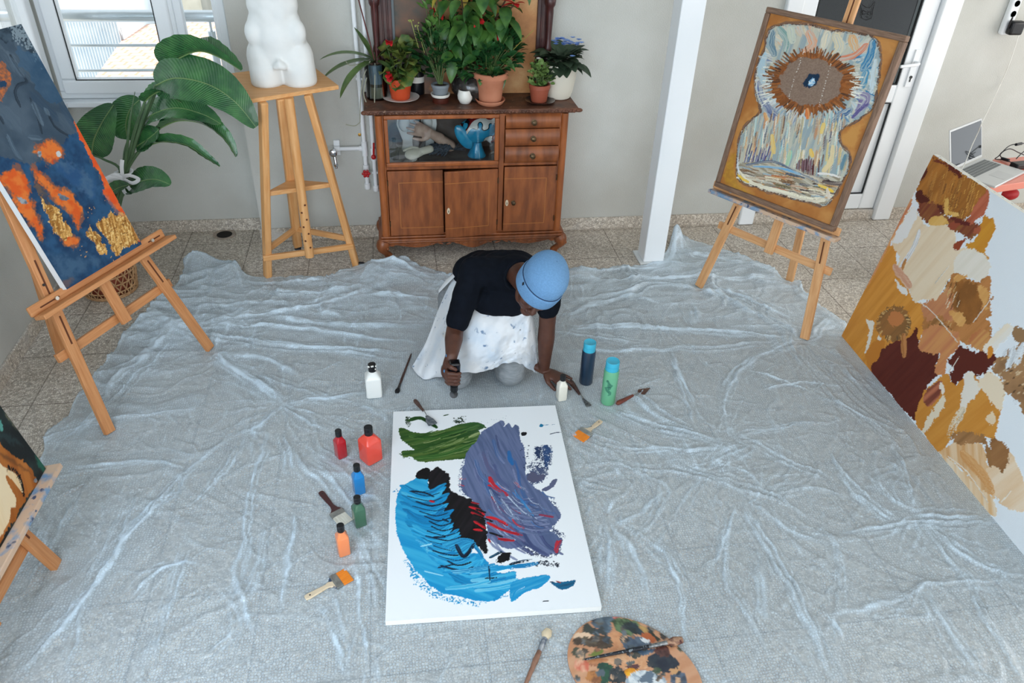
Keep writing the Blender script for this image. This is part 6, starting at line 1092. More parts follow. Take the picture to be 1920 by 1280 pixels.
LG5 = leafmat('leaf_light_green', (104, 138, 72), (134, 160, 92), .5); LOR = leafmat('orchid_leaf', (78, 104, 58), (104, 128, 76), .35, .2)
TERRA = mat('terracotta_pot', (186, 118, 88), .7, c2=(198, 134, 104), scale=10, coord='Object'); TERRA2 = mat('red_brown_plastic_pot', (160, 84, 62), .5); ORP = mat('orange_plastic_pot', (200, 76, 38), .5)
CREAM = mat('cream_plastic_pot', (228, 222, 206), .45); GREYP = mat('grey_plastic_pot', (128, 136, 142), .5); WHC = mat('white_ceramic', (232, 231, 224), .3, coat=.2)
ZC = CT
def on(x, y): p = gz(x, y, ZC); return p
# 1 orchid in a clear glass pot
c = on(706, 180); c.x = -.088; c.y = 4.60
t = thing('potted_orchid', c, 'strap-leaved orchid in a clear glass pot at the left end of the cabinet top', 'potted plant')
M = Mesh(); M.lathe([(.046, 0), (.048, .004), (.047, .07), (.052, .16), (.050, .16), (.045, .07), (.045, .006), (0, .005)], c, 32); put('glass_pot', M, glass_mat('pot_glass', (.80, .86, .88), 1.4, .03), t)
M = Mesh(); M.lathe([(.0, .070), (.043, .072), (.0465, .155), (.044, .155), (.0, .14)], c, 28); put('inner_pot', M, mat('blue_grey_inner_pot', (96, 112, 120), .4), t)
M = Mesh(); M.lathe([(.0, .008), (.042, .009), (.042, .058), (0, .060)], c, 28); put('water', M, mat('murky_water', (138, 130, 106), .2), t)
random.seed(3); M = Mesh()
for k in range(26): M.ell(c+Vector((rv(-.036, .036), rv(-.036, .036), .150+rv(0, .012))), (.009, .006, .005), n=7, m=5)
put('bark_chips', M, SOIL, t)
M = Mesh(); b = c+Vector((0, 0, .165))
for (dx, dy, dz, L, W, bd_) in ((-1, -.1, .55, .25, .050, 1.0), (-1, -.25, .15, .26, .052, .9), (-.7, -.55, -.05, .25, .046, 1.1), (.75, -.1, .75, .17, .042, .25), (-.5, .25, 1., .16, .040, .2), (.5, -.6, .1, .12, .03, .7)): blade(M, b, (dx, dy, dz), (0, 0, 1), L, W, bd_, .22, 12, .6, 0, 'strap')
put('leaves', M, LOR, t, smooth=180)
M = Mesh(); M.tube([b, b+Vector((-.045, .0, .22)), b+Vector((-.10, .0, .50)), b+Vector((-.14, 0, .75))], [.003, .003, .0026, .002], 6); M.tube([b+Vector((.01, -.01, 0)), b+Vector((.012, 0, .3)), b+Vector((.0, 0, .62))], [.003, .0028, .002], 6); put('flower_stems', M, STEMR, t)
M = Mesh()
for P in ([(.0, -.02, .16), (-.005, -.058, .09), (-.012, -.064, .0), (.0, -.075, -.004)], [(-.02, -.02, .17), (-.055, -.03, .10), (-.075, -.02, .0), (-.085, -.03, -.10)], [(-.02, 0, .17), (-.10, -.02, .15), (-.125, -.03, .17)], [(-.04, -.03, .1), (-.058, -.05, .04), (-.05, -.055, .0)], [(-.085, -.03, -.10), (-.11, -.035, -.115), (-.15, -.03, -.11)]): M.tube([c+Vector(p) for p in smooth_poly(P, False, 5)], .0022, 6)
put('aerial_roots', M, mat('pale_root', (166, 166, 146), .8), t)
# 2 begonia in an orange pot on a white plate
c = on(752, 186); pl = c.copy()
M = Mesh(); M.lathe([(.035, 0), (.045, .002), (.078, .011), (.079, .013), (.072, .012), (.042, .005), (0, .004)], pl, 40); put('white_plate', M, WHC, label='white plate under the orange pot on the cabinet', cat='plate')
c = c+Vector((-.002, 0, .0052)); t = thing('potted_begonia', c, 'red-flowered begonia in a bright orange plastic pot on a white plate', 'potted plant')
M = Mesh(); pot(M, c, .044, .056, .098, .002, .012); put('pot', M, ORP, t); soil(c, .051, .090, t)
bush(t, c+Vector((.005, -.005, .165)), LG3, 60, (.085, .08, .095), .070, .070, c+Vector((0, 0, .08)), fold=.3, bend=1.1, shape='round', stems=9, wave=.35, seed=5, droop=.2, shell=.55)
REDF = mat('red_petals', (206, 38, 44), .5); random.seed(9)
for fc_ in (c+Vector((-.045, -.075, .115)), c+Vector((-.04, -.03, .262)), c+Vector((-.052, -.068, .13))):
    M = Mesh()
    for k in range(8): blade(M, fc_, (rv(-1, 1), rv(-1, .2), rv(-.6, 1)), (0, 0, 1), .022, .02, .8, .3, 3, .8, 0, 'round')
    put('flower', M, REDF, t, smooth=180)
# black glass jar with a white label behind
c = on(782, 172); M = Mesh(); c.y -= .03; t = thing('black_jar', c, 'black jar with a white label standing behind the begonia on the cabinet', 'jar')
M.lathe([(.036, 0), (.038, .004), (.038, .10), (.03, .115), (.03, .125), (0, .126)], c, 26); put('jar', M, BLACKP, t); M = Mesh(); M.lathe([(.0385, .06), (.0385, .088)], c, 26); M.f = M.f[:26]; M.m = M.m[:26]; put('label', M, WHC, t)
# 3 small grey pot on a white dish and a brown lid
c = on(826, 191); M = Mesh(); M.lathe([(.036, 0), (.037, .003), (.037, .019), (.034, .022), (0, .0225)], c, 28); put('brown_lid', M, mat('brown_lid', (78, 34, 24), .35, coat=.3), label='dark brown jar lid under the white dish on the cabinet', cat='lid')
c2_ = c+Vector((0, 0, .0228)); M = Mesh(); M.lathe([(.030, 0), (.038, .004), (.042, .013), (.042, .016), (.038, .016), (.03, .008), (0, .007)], c2_, 30); put('white_dish', M, WHC, label='small white dish under the grey pot on the cabinet', cat='dish')
c = c2_+Vector((0, 0, .0085)); t = thing('potted_shrub', c, 'bushy small-leaved green shrub in a small grey plastic pot', 'potted plant')
M = Mesh(); pot(M, c, .030, .039, .050, .002, .012); put('pot', M, GREYP, t); soil(c, .036, .045, t)
bush(t, c+Vector((-.015, .02, .185)), LG1, 150, (.105, .09, .115), .042, .028, c+Vector((0, 0, .05)), stems=22, seed=11, shell=.25)
bush(t, c+Vector((-.03, .02, .34)), LG2, 44, (.055, .05, .11), .042, .020, c+Vector((0, 0, .05)), stems=6, seed=12, nm='young_shoots', shell=.1)
random.seed(4); M = Mesh()
for f in (c+Vector((-.095, 0, .30)), c+Vector((-.035, 0, .45)), c+Vector((-.12, 0, .32))):
    for k in range(7): M.ell(f+Vector((rv(-.01, .01), rv(-.01, .01), rv(-.01, .01))), .0032, n=7, m=5)
    M.tube([f, f+Vector((.03, .01, -.12))], .0016, 5)
put('yellow_buds', M, mat('yellow_bud', (160, 164, 90), .6), t)
# 4 poinsettia in a dark glazed bowl
c = on(886, 168); c.x -= .02; c.y = 4.585; t = thing('potted_poinsettia', c, 'tall poinsettia with a few red bracts in a dark glazed bowl, middle of the cabinet', 'potted plant')
M = Mesh(); M.lathe([(.045, 0), (.07, .006), (.096, .04), (.10, .065), (.088, .095), (.076, .108), (.072, .108), (.08, .09), (.09, .06), (0, .05)], c, 40); put('glazed_bowl', M, mat('dark_glaze', (38, 36, 36), .18, c2=(58, 54, 50), scale=30, coord='Object', coat=.5), t); soil(c, .078, .10, t)
M = Mesh(); M.lathe([(.078, .108), (.086, .15), (.084, .15), (.076, .108)], c, 32); put('clear_collar', M, glass_mat('clear_plastic', (.97, .95, .92), .8, .1), t)
random.seed(21); M = Mesh(); MR = Mesh(); MS = Mesh(); MY = Mesh()
for k in range(9):
    a = 2*PI*k/9+rv(-.2, .2); e = c+Vector((math.cos(a)*rv(.09, .22)+.01, math.sin(a)*.07-.02, rv(.36, .60))); m_ = c+Vector((math.cos(a)*.05, math.sin(a)*.03, .24)); MS.tube(smooth_poly([c+Vector((math.cos(a)*.015, 0, .10)), m_, e], False, 5), [.0045]*6+[.0035]*5, 7)
    for j in range(13):
        p = m_.lerp(e, rv(.15, 1.0)); b_ = rv(0, 2*PI); d = Vector((math.cos(b_), math.sin(b_)*.8-.25, rv(-.5, .15))); MS.tube([p, p+d.normalized()*.03], .0013, 5); blade(MY if rv(0, 1) < .07 else M, p+d.normalized()*.03, d+Vector((0, 0, -.3)), (0, 0, 1), rv(.075, .115), rv(.046, .066), rv(.5, 1.2), .25, 6, .62)
    if k % 2 == 0:
        for j in range(4): b_ = rv(0, 2*PI); blade(MR, e, (math.cos(b_), math.sin(b_)-.3, rv(-.2, .5)), (0, 0, 1), rv(.045, .065), .03, .5, .2, 4, .6)
for (x, z) in ((.10, .30), (.02, .35), (.03, .16)):
    for j in range(4): b_ = rv(0, 2*PI); blade(MR, c+Vector((x, -.07, z)), (math.cos(b_), -.5, rv(-.6, .3)), (0, -1, 1), .036, .024, .5, .2, 4, .6)
for j in range(40): p = c+Vector((rv(-.12, .14), rv(-.10, .0), rv(.14, .36))); b_ = rv(0, 2*PI); blade(M, p, (math.cos(b_), -.4, rv(-.8, -.1)), (0, -.5, 1), rv(.06, .10), rv(.04, .06), rv(.5, 1.), .25, 6, .62)
put('stems', MS, STEMB, t); put('leaves', M, leafmat('poinsettia_leaf', (38, 80, 36), (78, 120, 52), .4), t, smooth=180); put('red_bracts', MR, REDF, t, smooth=180); put('yellowed_leaves', MY, mat('yellowed_leaf', (190, 170, 70), .5), t, smooth=180)
# 5 white cup
c = on(872, 193); t = thing('white_cup', c, 'small rounded white ceramic cup filled with soil on the cabinet edge', 'cup')
M = Mesh(); M.lathe([(.020, 0), (.024, .002), (.034, .020), (.036, .036), (.031, .058), (.029, .063), (.027, .063), (.030, .045), (0, .045)], c, 32); put('cup', M, WHC, t); soil(c, .0285, .056, t)
# 6 terracotta pot on a saucer
c = on(919, 194); M = Mesh(); M.lathe([(.050, 0), (.056, .003), (.068, .020), (.068, .023), (.064, .023), (.054, .006), (0, .006)], c, 36); put('terracotta_saucer', M, TERRA, label='terracotta saucer under the large terracotta pot', cat='saucer')
c = c+Vector((0, .004, .0065)); t = thing('potted_camellia', c, 'glossy dark-leaved plant in the large terracotta pot on a saucer', 'potted plant')
M = Mesh(); M.lathe([(.048, 0), (.05, .003), (.054, .035), (.0545, .037), (.062, .095), (.063, .096), (.065, .110), (.078, .112), (.080, .122), (.076, .134), (.070, .136), (.066, .128), (.062, .11), (.05, .012), (0, .012)], c, 40); put('pot', M, TERRA, t); soil(c, .064, .118, t)
bush(t, c+Vector((-.005, -.01, .185)), LG1, 110, (.085, .07, .085), .046, .031, c+Vector((0, 0, .11)), stems=14, seed=31, shell=.3)
bush(t, c+Vector((-.105, -.02, .155)), LG1, 26, (.05, .05, .05), .036, .024, c+Vector((0, 0, .11)), stems=6, seed=32, nm='side_shoots', shell=.2); bush(t, c+Vector((.085, .02, .22)), LG1, 90, (.075, .06, .095), .042, .029, c+Vector((0, 0, .11)), stems=10, seed=33, nm='side_shoots', shell=.2)
M = Mesh(); M.tube([c+Vector((.06, 0, .19)), c+Vector((.13, 0, .26)), c+Vector((.185, 0, .31))], .0016, 5); M.tube([c+Vector((-.0, 0, .22)), c+Vector((.05, 0, .25))], .0016, 5); put('long_shoot', M, mat('yellow_green_shoot', (150, 142, 66), .5), t)
# 7 small terracotta pot on a dark glass dish
c = on(1012, 191); M = Mesh(); M.lathe([(.04, 0), (.05, .002), (.068, .009), (.070, .011), (.062, .009), (.045, .004), (0, .003)], c, 36); put('glass_dish', M, mat('smoky_glass_dish', (70, 56, 52), .15, coat=.4), label='smoky dark glass dish under the small red-brown pot', cat='dish')
c = c+Vector((-.006, 0, .0042)); t = thing('potted_herb', c, 'light green leafy plant with a white flower in the small red-brown pot', 'potted plant')
M = Mesh(); pot(M, c, .034, .043, .074, .003, .018); put('pot', M, TERRA2, t); soil(c, .040, .068, t)
bush(t, c+Vector((-.005, 0, .115)), LG5, 60, (.042, .038, .05), .032, .026, c+Vector((0, 0, .065)), shape='round', stems=10, seed=41, shell=.15, wave=.5)
bush(t, c+Vector((.045, 0, .10)), LG5, 14, (.02, .02, .03), .02, .016, c+Vector((.02, 0, .065)), shape='round', stems=4, seed=42, nm='side_shoots', shell=.1)
M = Mesh(); random.seed(6)
for k in range(9): a = 2*PI*k/9; blade(M, c+Vector((-.012, -.01, .178)), (math.cos(a), math.sin(a)-.3, .5), (0, 0, 1), .012, .011, .4, .2, 3, .8, 0, 'round')
put('white_flower', M, mat('white_petals', (236, 234, 224), .6), t, smooth=180)
# 8 violet in a cream pot
c = on(1046, 178); c.z = ZC; c.x = 1.0; c.y = 4.585; t = thing('potted_violet', c, 'blue-flowered violet with dark leaves in a cream pot at the right end', 'potted plant')
M = Mesh(); M.lathe([(.045, 0), (.052, .003), (.062, .03), (.076, .12), (.081, .142), (.080, .145), (.076, .145), (.07, .11), (.05, .012), (0, .012)], c, 36); M.lathe([(.0545, .016), (.056, .018), (.0555, .021)], c, 36); put('pot', M, CREAM, t); soil(c, .075, .134, t)
random.seed(15); M = Mesh()
for k in range(78):
    a = 2*PI*k/78*5; el = rv(-.25, .9); l = rv(.05, .095); d = Vector((math.cos(a), math.sin(a), el)); p = c+Vector((0, 0, .145))+d.normalized()*rv(.02, .06); blade(M, p, d, (0, 0, 1), l, l*.72, rv(.4, 1.1), .2, 6, .75)
put('foliage', M, LG4, t, smooth=180); M = Mesh()
for k in range(26):
    f = c+Vector((rv(-.045, .075), rv(-.06, -.02), .235+rv(-.012, .012)))
    if k == 25: f = c+Vector((.03, -.09, .19))
    for j in range(5): a = 2*PI*j/5; blade(M, f, (math.cos(a), math.sin(a), .5), (0, 0, 1), .013, .013, .4, .2, 3, .8, 0, 'round')
put('flowers', M, mat('blue_petals', (98, 140, 214), .5, c2=(150, 180, 232), scale=60, coord='Object'), t, smooth=180)
# 9 orchid in a small dark pot on a white saucer, behind
c = on(985, 166); M = Mesh(); M.lathe([(.03, 0), (.036, .002), (.040, .012), (.037, .012), (0, .005)], c, 26); put('white_saucer', M, WHC, label='white saucer under the dark pot at the back right', cat='saucer')
c = c+Vector((0, 0, .006)); t = thing('potted_orchid', c, 'orchid with two bare upright stems in a small dark pot, back right', 'potted plant')
M = Mesh(); pot(M, c, .026, .034, .075); put('pot', M, mat('dark_blue_grey_pot', (44, 50, 60), .4), t); soil(c, .031, .07, t)
M = Mesh(); b = c+Vector((0, 0, .075))
for d, L, bd_ in (((.8, -.3, .9), .13, .5), ((-.8, -.3, .9), .12, .6), ((.15, -.7, .1), .14, 1.3), ((-.2, -.1, 1), .11, .3), ((.5, -.6, .5), .11, .9)): blade(M, b, d, (0, 0, 1), L, .042, bd_, .2, 8, .6, 0, 'strap')
put('leaves', M, leafmat('dark_orchid_leaf', (40, 66, 42), (56, 84, 52), .35, .2), t, smooth=180)
M = Mesh(); M.tube([b, b+Vector((.0, 0, .2)), b+Vector((.01, 0, .6))], .0026, 6); M.tube([b, b+Vector((.01, 0, .2)), b+Vector((.035, 0, .6))], .0026, 6); put('flower_stems', M, STEMB, t)

# true sizes of the things standing on the cabinet top
for nm, sc, dz in (('potted_orchid', 1.3, 1), ('white_plate', 1.38, 1), ('potted_begonia', 1.24, 1.38), ('black_jar', 1.2, 1), ('brown_lid', 1.3, 1), ('white_dish', 1.35, 1.3), ('potted_shrub', 1.3, 1.32), ('potted_poinsettia', 1.3, 1), ('white_cup', 1.25, 1), ('terracotta_saucer', 1.3, 1), ('potted_camellia', 1.3, 1.3), ('glass_dish', 1.3, 1), ('potted_herb', 1.38, 1.3), ('potted_violet', 1.42, 1), ('white_saucer', 1.3, 1), ('potted_orchid.001', 1.3, 1.3)):
    o_ = bpy.data.objects[nm]; o_.scale = (sc, sc, sc); o_.location.z = ZC+(o_.location.z-ZC)*dz
# ------------------------------------------------------------------ bird-of-paradise plant in a wicker basket
BC = Vector((-1.70, 4.02, 0))
bb_ = gz(208, 556, 0); BC = gz(209, 542, 0)
t = thing('potted_bird_of_paradise', BC, 'tall broad-leaved plant in a wicker basket by the window, stems tied with white ribbon', 'potted plant')
WICK = mat('wicker', (196, 158, 116), .6, c2=(160, 120, 82), scale=40, coord='Object'); r_at = lambda z: .140+.036*z/.25
M = Mesh(); HB = .275
for s_ in (-1, 1):
    for k in range(24):
        P = []
        for i in range(11): z = .012+(HB-.03)*i/10; a = 2*PI*k/24+s_*i*.075; r_ = r_at(z)+.0022*s_*(-1)**i; P.append(BC+Vector((math.cos(a)*r_, math.sin(a)*r_, z)))
        M.tube(P, .0062, 5, flat=.5)
for z in (.045, .095, .145, .19):
    M.tube([BC+Vector((math.cos(2*PI*i/40)*(r_at(z)), math.sin(2*PI*i/40)*(r_at(z)), z)) for i in range(41)], .0042, 6)
for z in (.008, .018, HB-.02, HB-.010, HB):
    for ph in (0, 1): M.tube([BC+Vector((math.cos(2*PI*i/60)*(r_at(z)+.003*math.sin(i*1.6+ph*PI)), math.sin(2*PI*i/60)*(r_at(z)+.003*math.sin(i*1.6+ph*PI)), z)) for i in range(61)], .0058, 6)
put('wicker_basket', M, WICK, t, smooth=180)
M = Mesh(); pot(M, BC+Vector((0, 0, .004)), .110, .140, .25); put('inner_pot', M, TERRA2, t); soil(BC, .134, .235, t)
SM = mat('paradise_stem', (66, 92, 62), .45, c2=(82, 108, 74), scale=12); LP = leafmat('paradise_leaf', (40, 88, 52), (66, 120, 66), .27, .5, 9)
_T = LP.node_tree; _w = _T.nodes.new('ShaderNodeTexWave'); _w.inputs['Scale'].default_value = 14; _w.inputs['Distortion'].default_value = .6; _w.bands_direction = 'X'; _a = _T.nodes.new('ShaderNodeAttribute'); _a.attribute_name = 'gc'; _T.links.new(_a.outputs['Vector'], _w.inputs['Vector'])
_b = _T.nodes.new('ShaderNodeBump'); _b.inputs['Strength'].default_value = .5; _b.inputs['Distance'].default_value = .006; _T.links.new(_w.outputs[0], _b.inputs['Height']); _T.links.new(_b.outputs[0], _T.nodes['Principled BSDF'].inputs['Normal'])
def bigleaf(M, pts, W, upv, fold=.2, tipw=1., split=0):
    """long leaf along a drawn midrib; W width profile by sine"""
    P = smooth_poly([tuple(p) for p in pts], False, 7); n = len(P); rows = []
    for i in range(n):
        t_ = i/(n-1); d = Vector(P[min(i+1, n-1)]-P[max(i-1, 0)]).normalized(); u = Vector(upv); u = (u-d*u.dot(d)).normalized(); s_ = d.cross(u); w = W*.5*(math.sin(PI*(t_*.93+.035)**.72))**.8; w = max(w, .001); p = Vector(P[i]); rp = .0025*math.sin(i*2.2)
        rows.append([p+s_*w*f+u*(abs(f)**1.4*fold*w+rp*abs(f)) for f in (-1, -.66, -.33, 0, .33, .66, 1)])
    Lt = sum((Vector(P[i+1])-Vector(P[i])).length for i in range(n-1)); M.grid(rows, gs=[[(i/(n-1)*Lt*1.6+abs(f)*.10, f, 0) for f in (-1, -.66, -.33, 0, .33, .66, 1)] for i in range(n)])
    M2.tube([Vector(p)+Vector((0, 0, -.001)) for p in P], [.0045*(1-.7*i/n) for i in range(n)], 6)
def V3(x, y, Y): p = gY(x, y, Y); return p
YS = BC.y
knot = V3(232, 322, YS); 
stemdata = []
M = Mesh(); M2 = Mesh()
# px, py, depth for each midrib: from the leaf base to the tip
L1 = [V3(312, 128, YS+.05), V3(330, 112, YS), V3(372, 96, YS-.08), V3(412, 108, YS-.12), V3(452, 132, YS-.16)]
L2 = [V3(292, 160, YS), V3(330, 146, YS-.06), V3(390, 158, YS-.12), V3(440, 190, YS-.18), V3(480, 238, YS-.2)]
L3 = [V3(262, 240, YS+.08), V3(285, 215, YS+.02), V3(330, 202, YS-.06), V3(380, 214, YS-.1), V3(414, 232, YS-.1)]
L4 = [V3(300, 240, YS), V3(335, 226, YS-.04), V3(380, 232, YS-.08), V3(420, 260, YS-.12), V3(442, 294, YS-.14)]
L5 = [V3(262, 282, YS), V3(300, 266, YS-.05), V3(350, 272, YS-.08), V3(384, 294, YS-.1), V3(412, 312, YS-.12)]
L6 = [V3(238, 352, YS), V3(262, 340, YS-.05), V3(292, 336, YS-.09), V3(320, 346, YS-.12)]
L7 = [V3(205, 362, YS), V3(222, 352, YS-.05), V3(242, 346, YS-.1)]
L8 = [V3(240, 262, YS+.1), V3(236, 232, YS+.10), V3(244, 205, YS+.08), V3(262, 186, YS+.05)]
L9 = [V3(172, 290, YS+.1), V3(176, 262, YS+.08), V3(192, 228, YS+.05), V3(213, 196, YS+.02)]
L10 = [V3(255, 275, YS+.02), V3(275, 262, YS), V3(290, 250, YS-.03), V3(298, 242, YS-.04)]
cv = Vector((0, -.75, .65)); bigleaf(M, L1, .17, (.2, .2, 1), .9); bigleaf(M, L2, .24, (.15, -.8, .6), .15); bigleaf(M, L3, .16, (0, -.6, .8), .25); bigleaf(M, L4, .10, (.3, -.3, .9), 1.0); bigleaf(M, L5, .07, (.3, -.4, .9), .8); bigleaf(M, L6, .16, (.1, -.6, .8), .2); bigleaf(M, L7, .08, cv, .4); bigleaf(M, L8, .20, (-.3, -.9, .3), .15); bigleaf(M, L9, .20, (.1, -.95, .3), .12); bigleaf(M, L10, .12, cv, .3)
L11 = [V3(272, 190, YS), V3(285, 178, YS-.02), V3(305, 172, YS-.04), V3(340, 192, YS-.06)]; bigleaf(M, L11, .09, (0, -.2, 1), .9)
put('leaves', M, LP, t, smooth=180); put('midribs', M2, mat('pale_midrib', (110, 138, 84), .45), t)
M = Mesh(); base = BC+Vector((0, 0, .23))
for L_, o, r_ in ((L1, (.02, 0), .012), (L2, (.035, .0), .012), (L3, (.0, .03), .009), (L4, (.03, -.02), .010), (L5, (.01, -.02), .008), (L6, (-.01, 0), .009), (L7, (-.03, 0), .009), (L8, (-.02, .02), .009), (L9, (-.04, .02), .009), (L10, (0, .01), .007), (L11, (.01, .01), .012)):
    b_ = base+Vector((o[0], o[1], 0)); k_ = knot+Vector((o[0]*.5, o[1]*.5, 0)); e = Vector(L_[0]); P = smooth_poly([b_, b_.lerp(k_, .6), k_, k_.lerp(e, .55)+Vector((0, 0, .015)), e], False, 5) if e.z > knot.z-.02 else smooth_poly([b_, b_.lerp(e, .5)+Vector((0, 0, .02)), e], False, 5)
    M.tube(P, [r_*(1.1-.55*i/len(P)) for i in range(len(P))], 8)
M.tube([knot+Vector((-.01, -.01, -.05)), V3(243, 230, YS-.02), V3(253, 172, YS-.03)], [.008, .007, .0015], 8); put('stems', M, SM, t)
RB = mat('white_ribbon', (224, 226, 228), .6); M = Mesh(); kz = knot
M.tube([kz+Vector((math.cos(a)*.042, math.sin(a)*.036, .004*math.sin(a*2))) for a in [2*PI*i/20 for i in range(21)]], .008, 6, flat=.4)
f = kz+Vector((0, -.042, -.02))
for P in ([(0, 0, 0), (-.05, -.02, .02), (-.10, -.02, -.01)], [(0, 0, 0), (.04, -.02, .025), (.085, -.015, .0), (.05, -.02, -.02), (0, 0, 0)], [(0, 0, 0), (-.03, -.02, .03), (-.07, -.01, .0), (0, 0, 0)], [(0, 0, 0), (-.01, -.01, -.05), (-.005, 0, -.09)], [(0, 0, 0), (.02, -.01, -.05), (.035, 0, -.085)], [(.0, .0, .0), (.01, 0, .06), (.02, .01, .10)]): M.tube([f+Vector(p) for p in smooth_poly(P, False, 5)], .010, 6, flat=.18, up=(0, -1, .2))
put('ribbon', M, RB, t)
# ------------------------------------------------------------------ the person kneeling at the canvas
SKIN = mat('dark_brown_skin', (88, 54, 40), .48, c2=(76, 45, 34), scale=22, coord='Object', bump=.08, bscale=180, sss=.08)
person = thing('person', (.38, 3.2, 0), 'person kneeling in a black shirt, white apron and blue beanie, leaning over the canvas', 'person')
V = Vector
pel, chest, nb = V((.38, 3.42, .31)), V((.515, 3.16, .565)), V((.525, 3.00, .665))
shL, shR = V((.690, 3.06, .615)), V((.335, 3.10, .635))
elL = V((.690, 3.055, .335)); wrL = gz(1020, 692, .055)
elR = gz(853, 618, .375); wrR = gz(847, 666, .335)
Hc = V((.570, 2.785, .705)); c_ = V((.335, -.433, .836)).normalized(); f_ = V((-.182, -.90, -.395)); f_ = (f_-c_*f_.dot(c_)).normalized(); r_ = f_.cross(c_).normalized()
RH = Matrix((r_, f_, c_)).transposed()
hd = lambda x, y, z: Hc+r_*x+f_*y+c_*z
M = Mesh()
M.ell(hd(0, -.012, .035), (.076, .098, .092), RH, 28, 18); M.ell(hd(0, .022, -.035), (.062, .066, .068), RH, 24, 16); M.ell(hd(0, .058, -.088), (.030, .026, .024), RH, 16, 10)
for s in (-1, 1):
    M.ell(hd(s*.036, .056, -.022), (.028, .024, .026), RH, 16, 10); M.ell(hd(s*.030, .079, .030), (.024, .014, .011), RH, 14, 8); M.ell(hd(s*.031, .079, .008), (.017, .012, .011), RH, 14, 8)
    M.ell(hd(s*.076, -.006, -.006), (.009, .019, .030), RH, 14, 10); M.ell(hd(s*.012, .098, -.032), (.011, .012, .009), RH, 12, 8); M.ell(hd(s*.045, .0, -.07), (.022, .045, .022), RH, 14, 10)
limb(M, [hd(0, .086, .018), hd(0, .098, -.006), hd(0, .108, -.028)], [.008, .010, .013], 12)
M.ell(hd(0, .086, -.052), (.025, .012, .0065), RH, 16, 8); M.ell(hd(0, .083, -.065), (.022, .012, .007), RH, 16, 8)
limb(M, [hd(0, -.035, -.05), nb+V((0, .02, -.01)), nb+V((-.01, .08, -.07))], [.056, .057, .05], 20)
# trunk under the clothes
limb(M, [pel, pel.lerp(chest, .5), chest], [.10, .09, .085], 24); limb(M, [shL, chest+V((.0, -.02, .0)), shR], [.052, .075, .052], 18)
# arms
limb(M, [shL, shL.lerp(elL, .5), elL, elL.lerp(wrL, .3), wrL], [.052, .046, .041, .043, .027], 18)
limb(M, [shR, shR.lerp(elR, .5), elR, elR.lerp(wrR, .4), wrR], [.052, .046, .042, .043, .029], 18)
# legs
for hx, kx, ax in ((.28, .245, .28), (.455, .507, .48)):
    limb(M, [V((hx, 3.42, .26)), V(((hx+kx)/2, 3.24, .185)), V((kx, 3.085, .085))], [.085, .075, .055], 18); limb(M, [V((kx, 3.09, .065)), V((ax, 3.35, .07)), V((ax, 3.50, .055)), V((ax, 3.62, .035))], [.050, .052, .036, .028], 16)
# left hand spread on the sheet
ehand(M, wrL+V((0, 0, -.005)), (.76, -.62, -.16), 1.04, .10, (0, 0, 1), .20, 1)
# right hand closed around the bottle
hb = gz(852, 703, .262); AX = V((.03, .03, 1)).normalized()
ax1 = V((1, 0, 0)); ax2 = V((0, 1, 0))
def around(a, r, z): a = math.radians(a); return hb+ax1*(math.cos(a)*r)+ax2*(math.sin(a)*r)+AX*z
limb(M, [wrR, around(130, .040, .035)], [.029, .028], 14); M.ell(around(150, .036, .004), (.020, .034, .046), Matrix.Rotation(math.radians(55), 3, 'Z'), 18, 12); M.ell(around(120, .036, .02), (.026, .026, .035), None, 14, 10)
for i, z in enumerate((.032, .0115, -.009, -.028)):
    rr = .0355-.0012*i; A_ = (165, 195, 222, 255, 285, 312)[:6]; limb(M, [around(a, rr+(.006 if 185 < a < 230 else 0), z-.004*(k > 3)) for k, a in enumerate(A_)], [.0115-.0006*i, .0120-.0006*i, .0110-.0006*i, .0100-.0006*i, .0095-.0006*i, .008-.0005*i], 10)
limb(M, [around(120, .036, .045), around(170, .034, .062), around(235, .033, .064), around(275, .032, .054)], [.014, .0125, .0115, .009], 12)
M.m = [0]*len(M.f)
body = put('body', M, SKIN, person, smooth=180); fuse(body, .0042, 3, .5)
# finger and thumb nails on the spread hand are hidden by the pose; closed eyelids and lips get their own tone
M = Mesh()
for s in (-1, 1): M.tube([hd(s*.018, .0905, .004), hd(s*.031, .0925, .0005), hd(s*.043, .087, .004)], [.0012, .0016, .001], 6)
put('eyelashes', M, INK, person)
M = Mesh()
for s in (-1, 1): M.tube([hd(s*.014, .092, .030), hd(s*.032, .0935, .036), hd(s*.050, .080, .031)], [.0028, .0032, .0018], 6, flat=.6)
put('eyebrows', M, mat('black_hair', (20, 16, 15), .8), person)
# beanie with a folded brim
BLUE = mat('blue_knit', (104, 148, 190), .85, c2=(96, 138, 178), scale=160, coord='Object', bump=.35, bscale=420)
tilt = Matrix.Rotation(.0, 3, 'X')
M = Mesh(); rows = []
def hr(z, s=1.): return s
prof = [(.108, -.004), (.113, .004), (.115, .058), (.113, .066), (.104, .069), (.108, .088), (.107, .114), (.098, .142), (.080, .165), (.052, .181), (.022, .187), (.0005, .188)]
n = 56
for i, (r, z) in enumerate(prof):
    row = []
    for j in range(n):
        a = 2*PI*j/n; zz = z+(.020*math.sin(a) if i < 5 else .012*math.sin(a)*(1-i/12)); rr = r*(1+.012*math.sin(a*3+1)*(i > 5))
        row.append(hd(math.cos(a)*rr*.88, -.008+math.sin(a)*rr*1.10-(i > 7)*.004*(i-7), zz))
    rows.append(row)
M.grid(rows, closed=True); hat = put('beanie', M, BLUE, person, smooth=60, sub=1, solid=.003, label='pale blue knitted beanie with a folded brim')
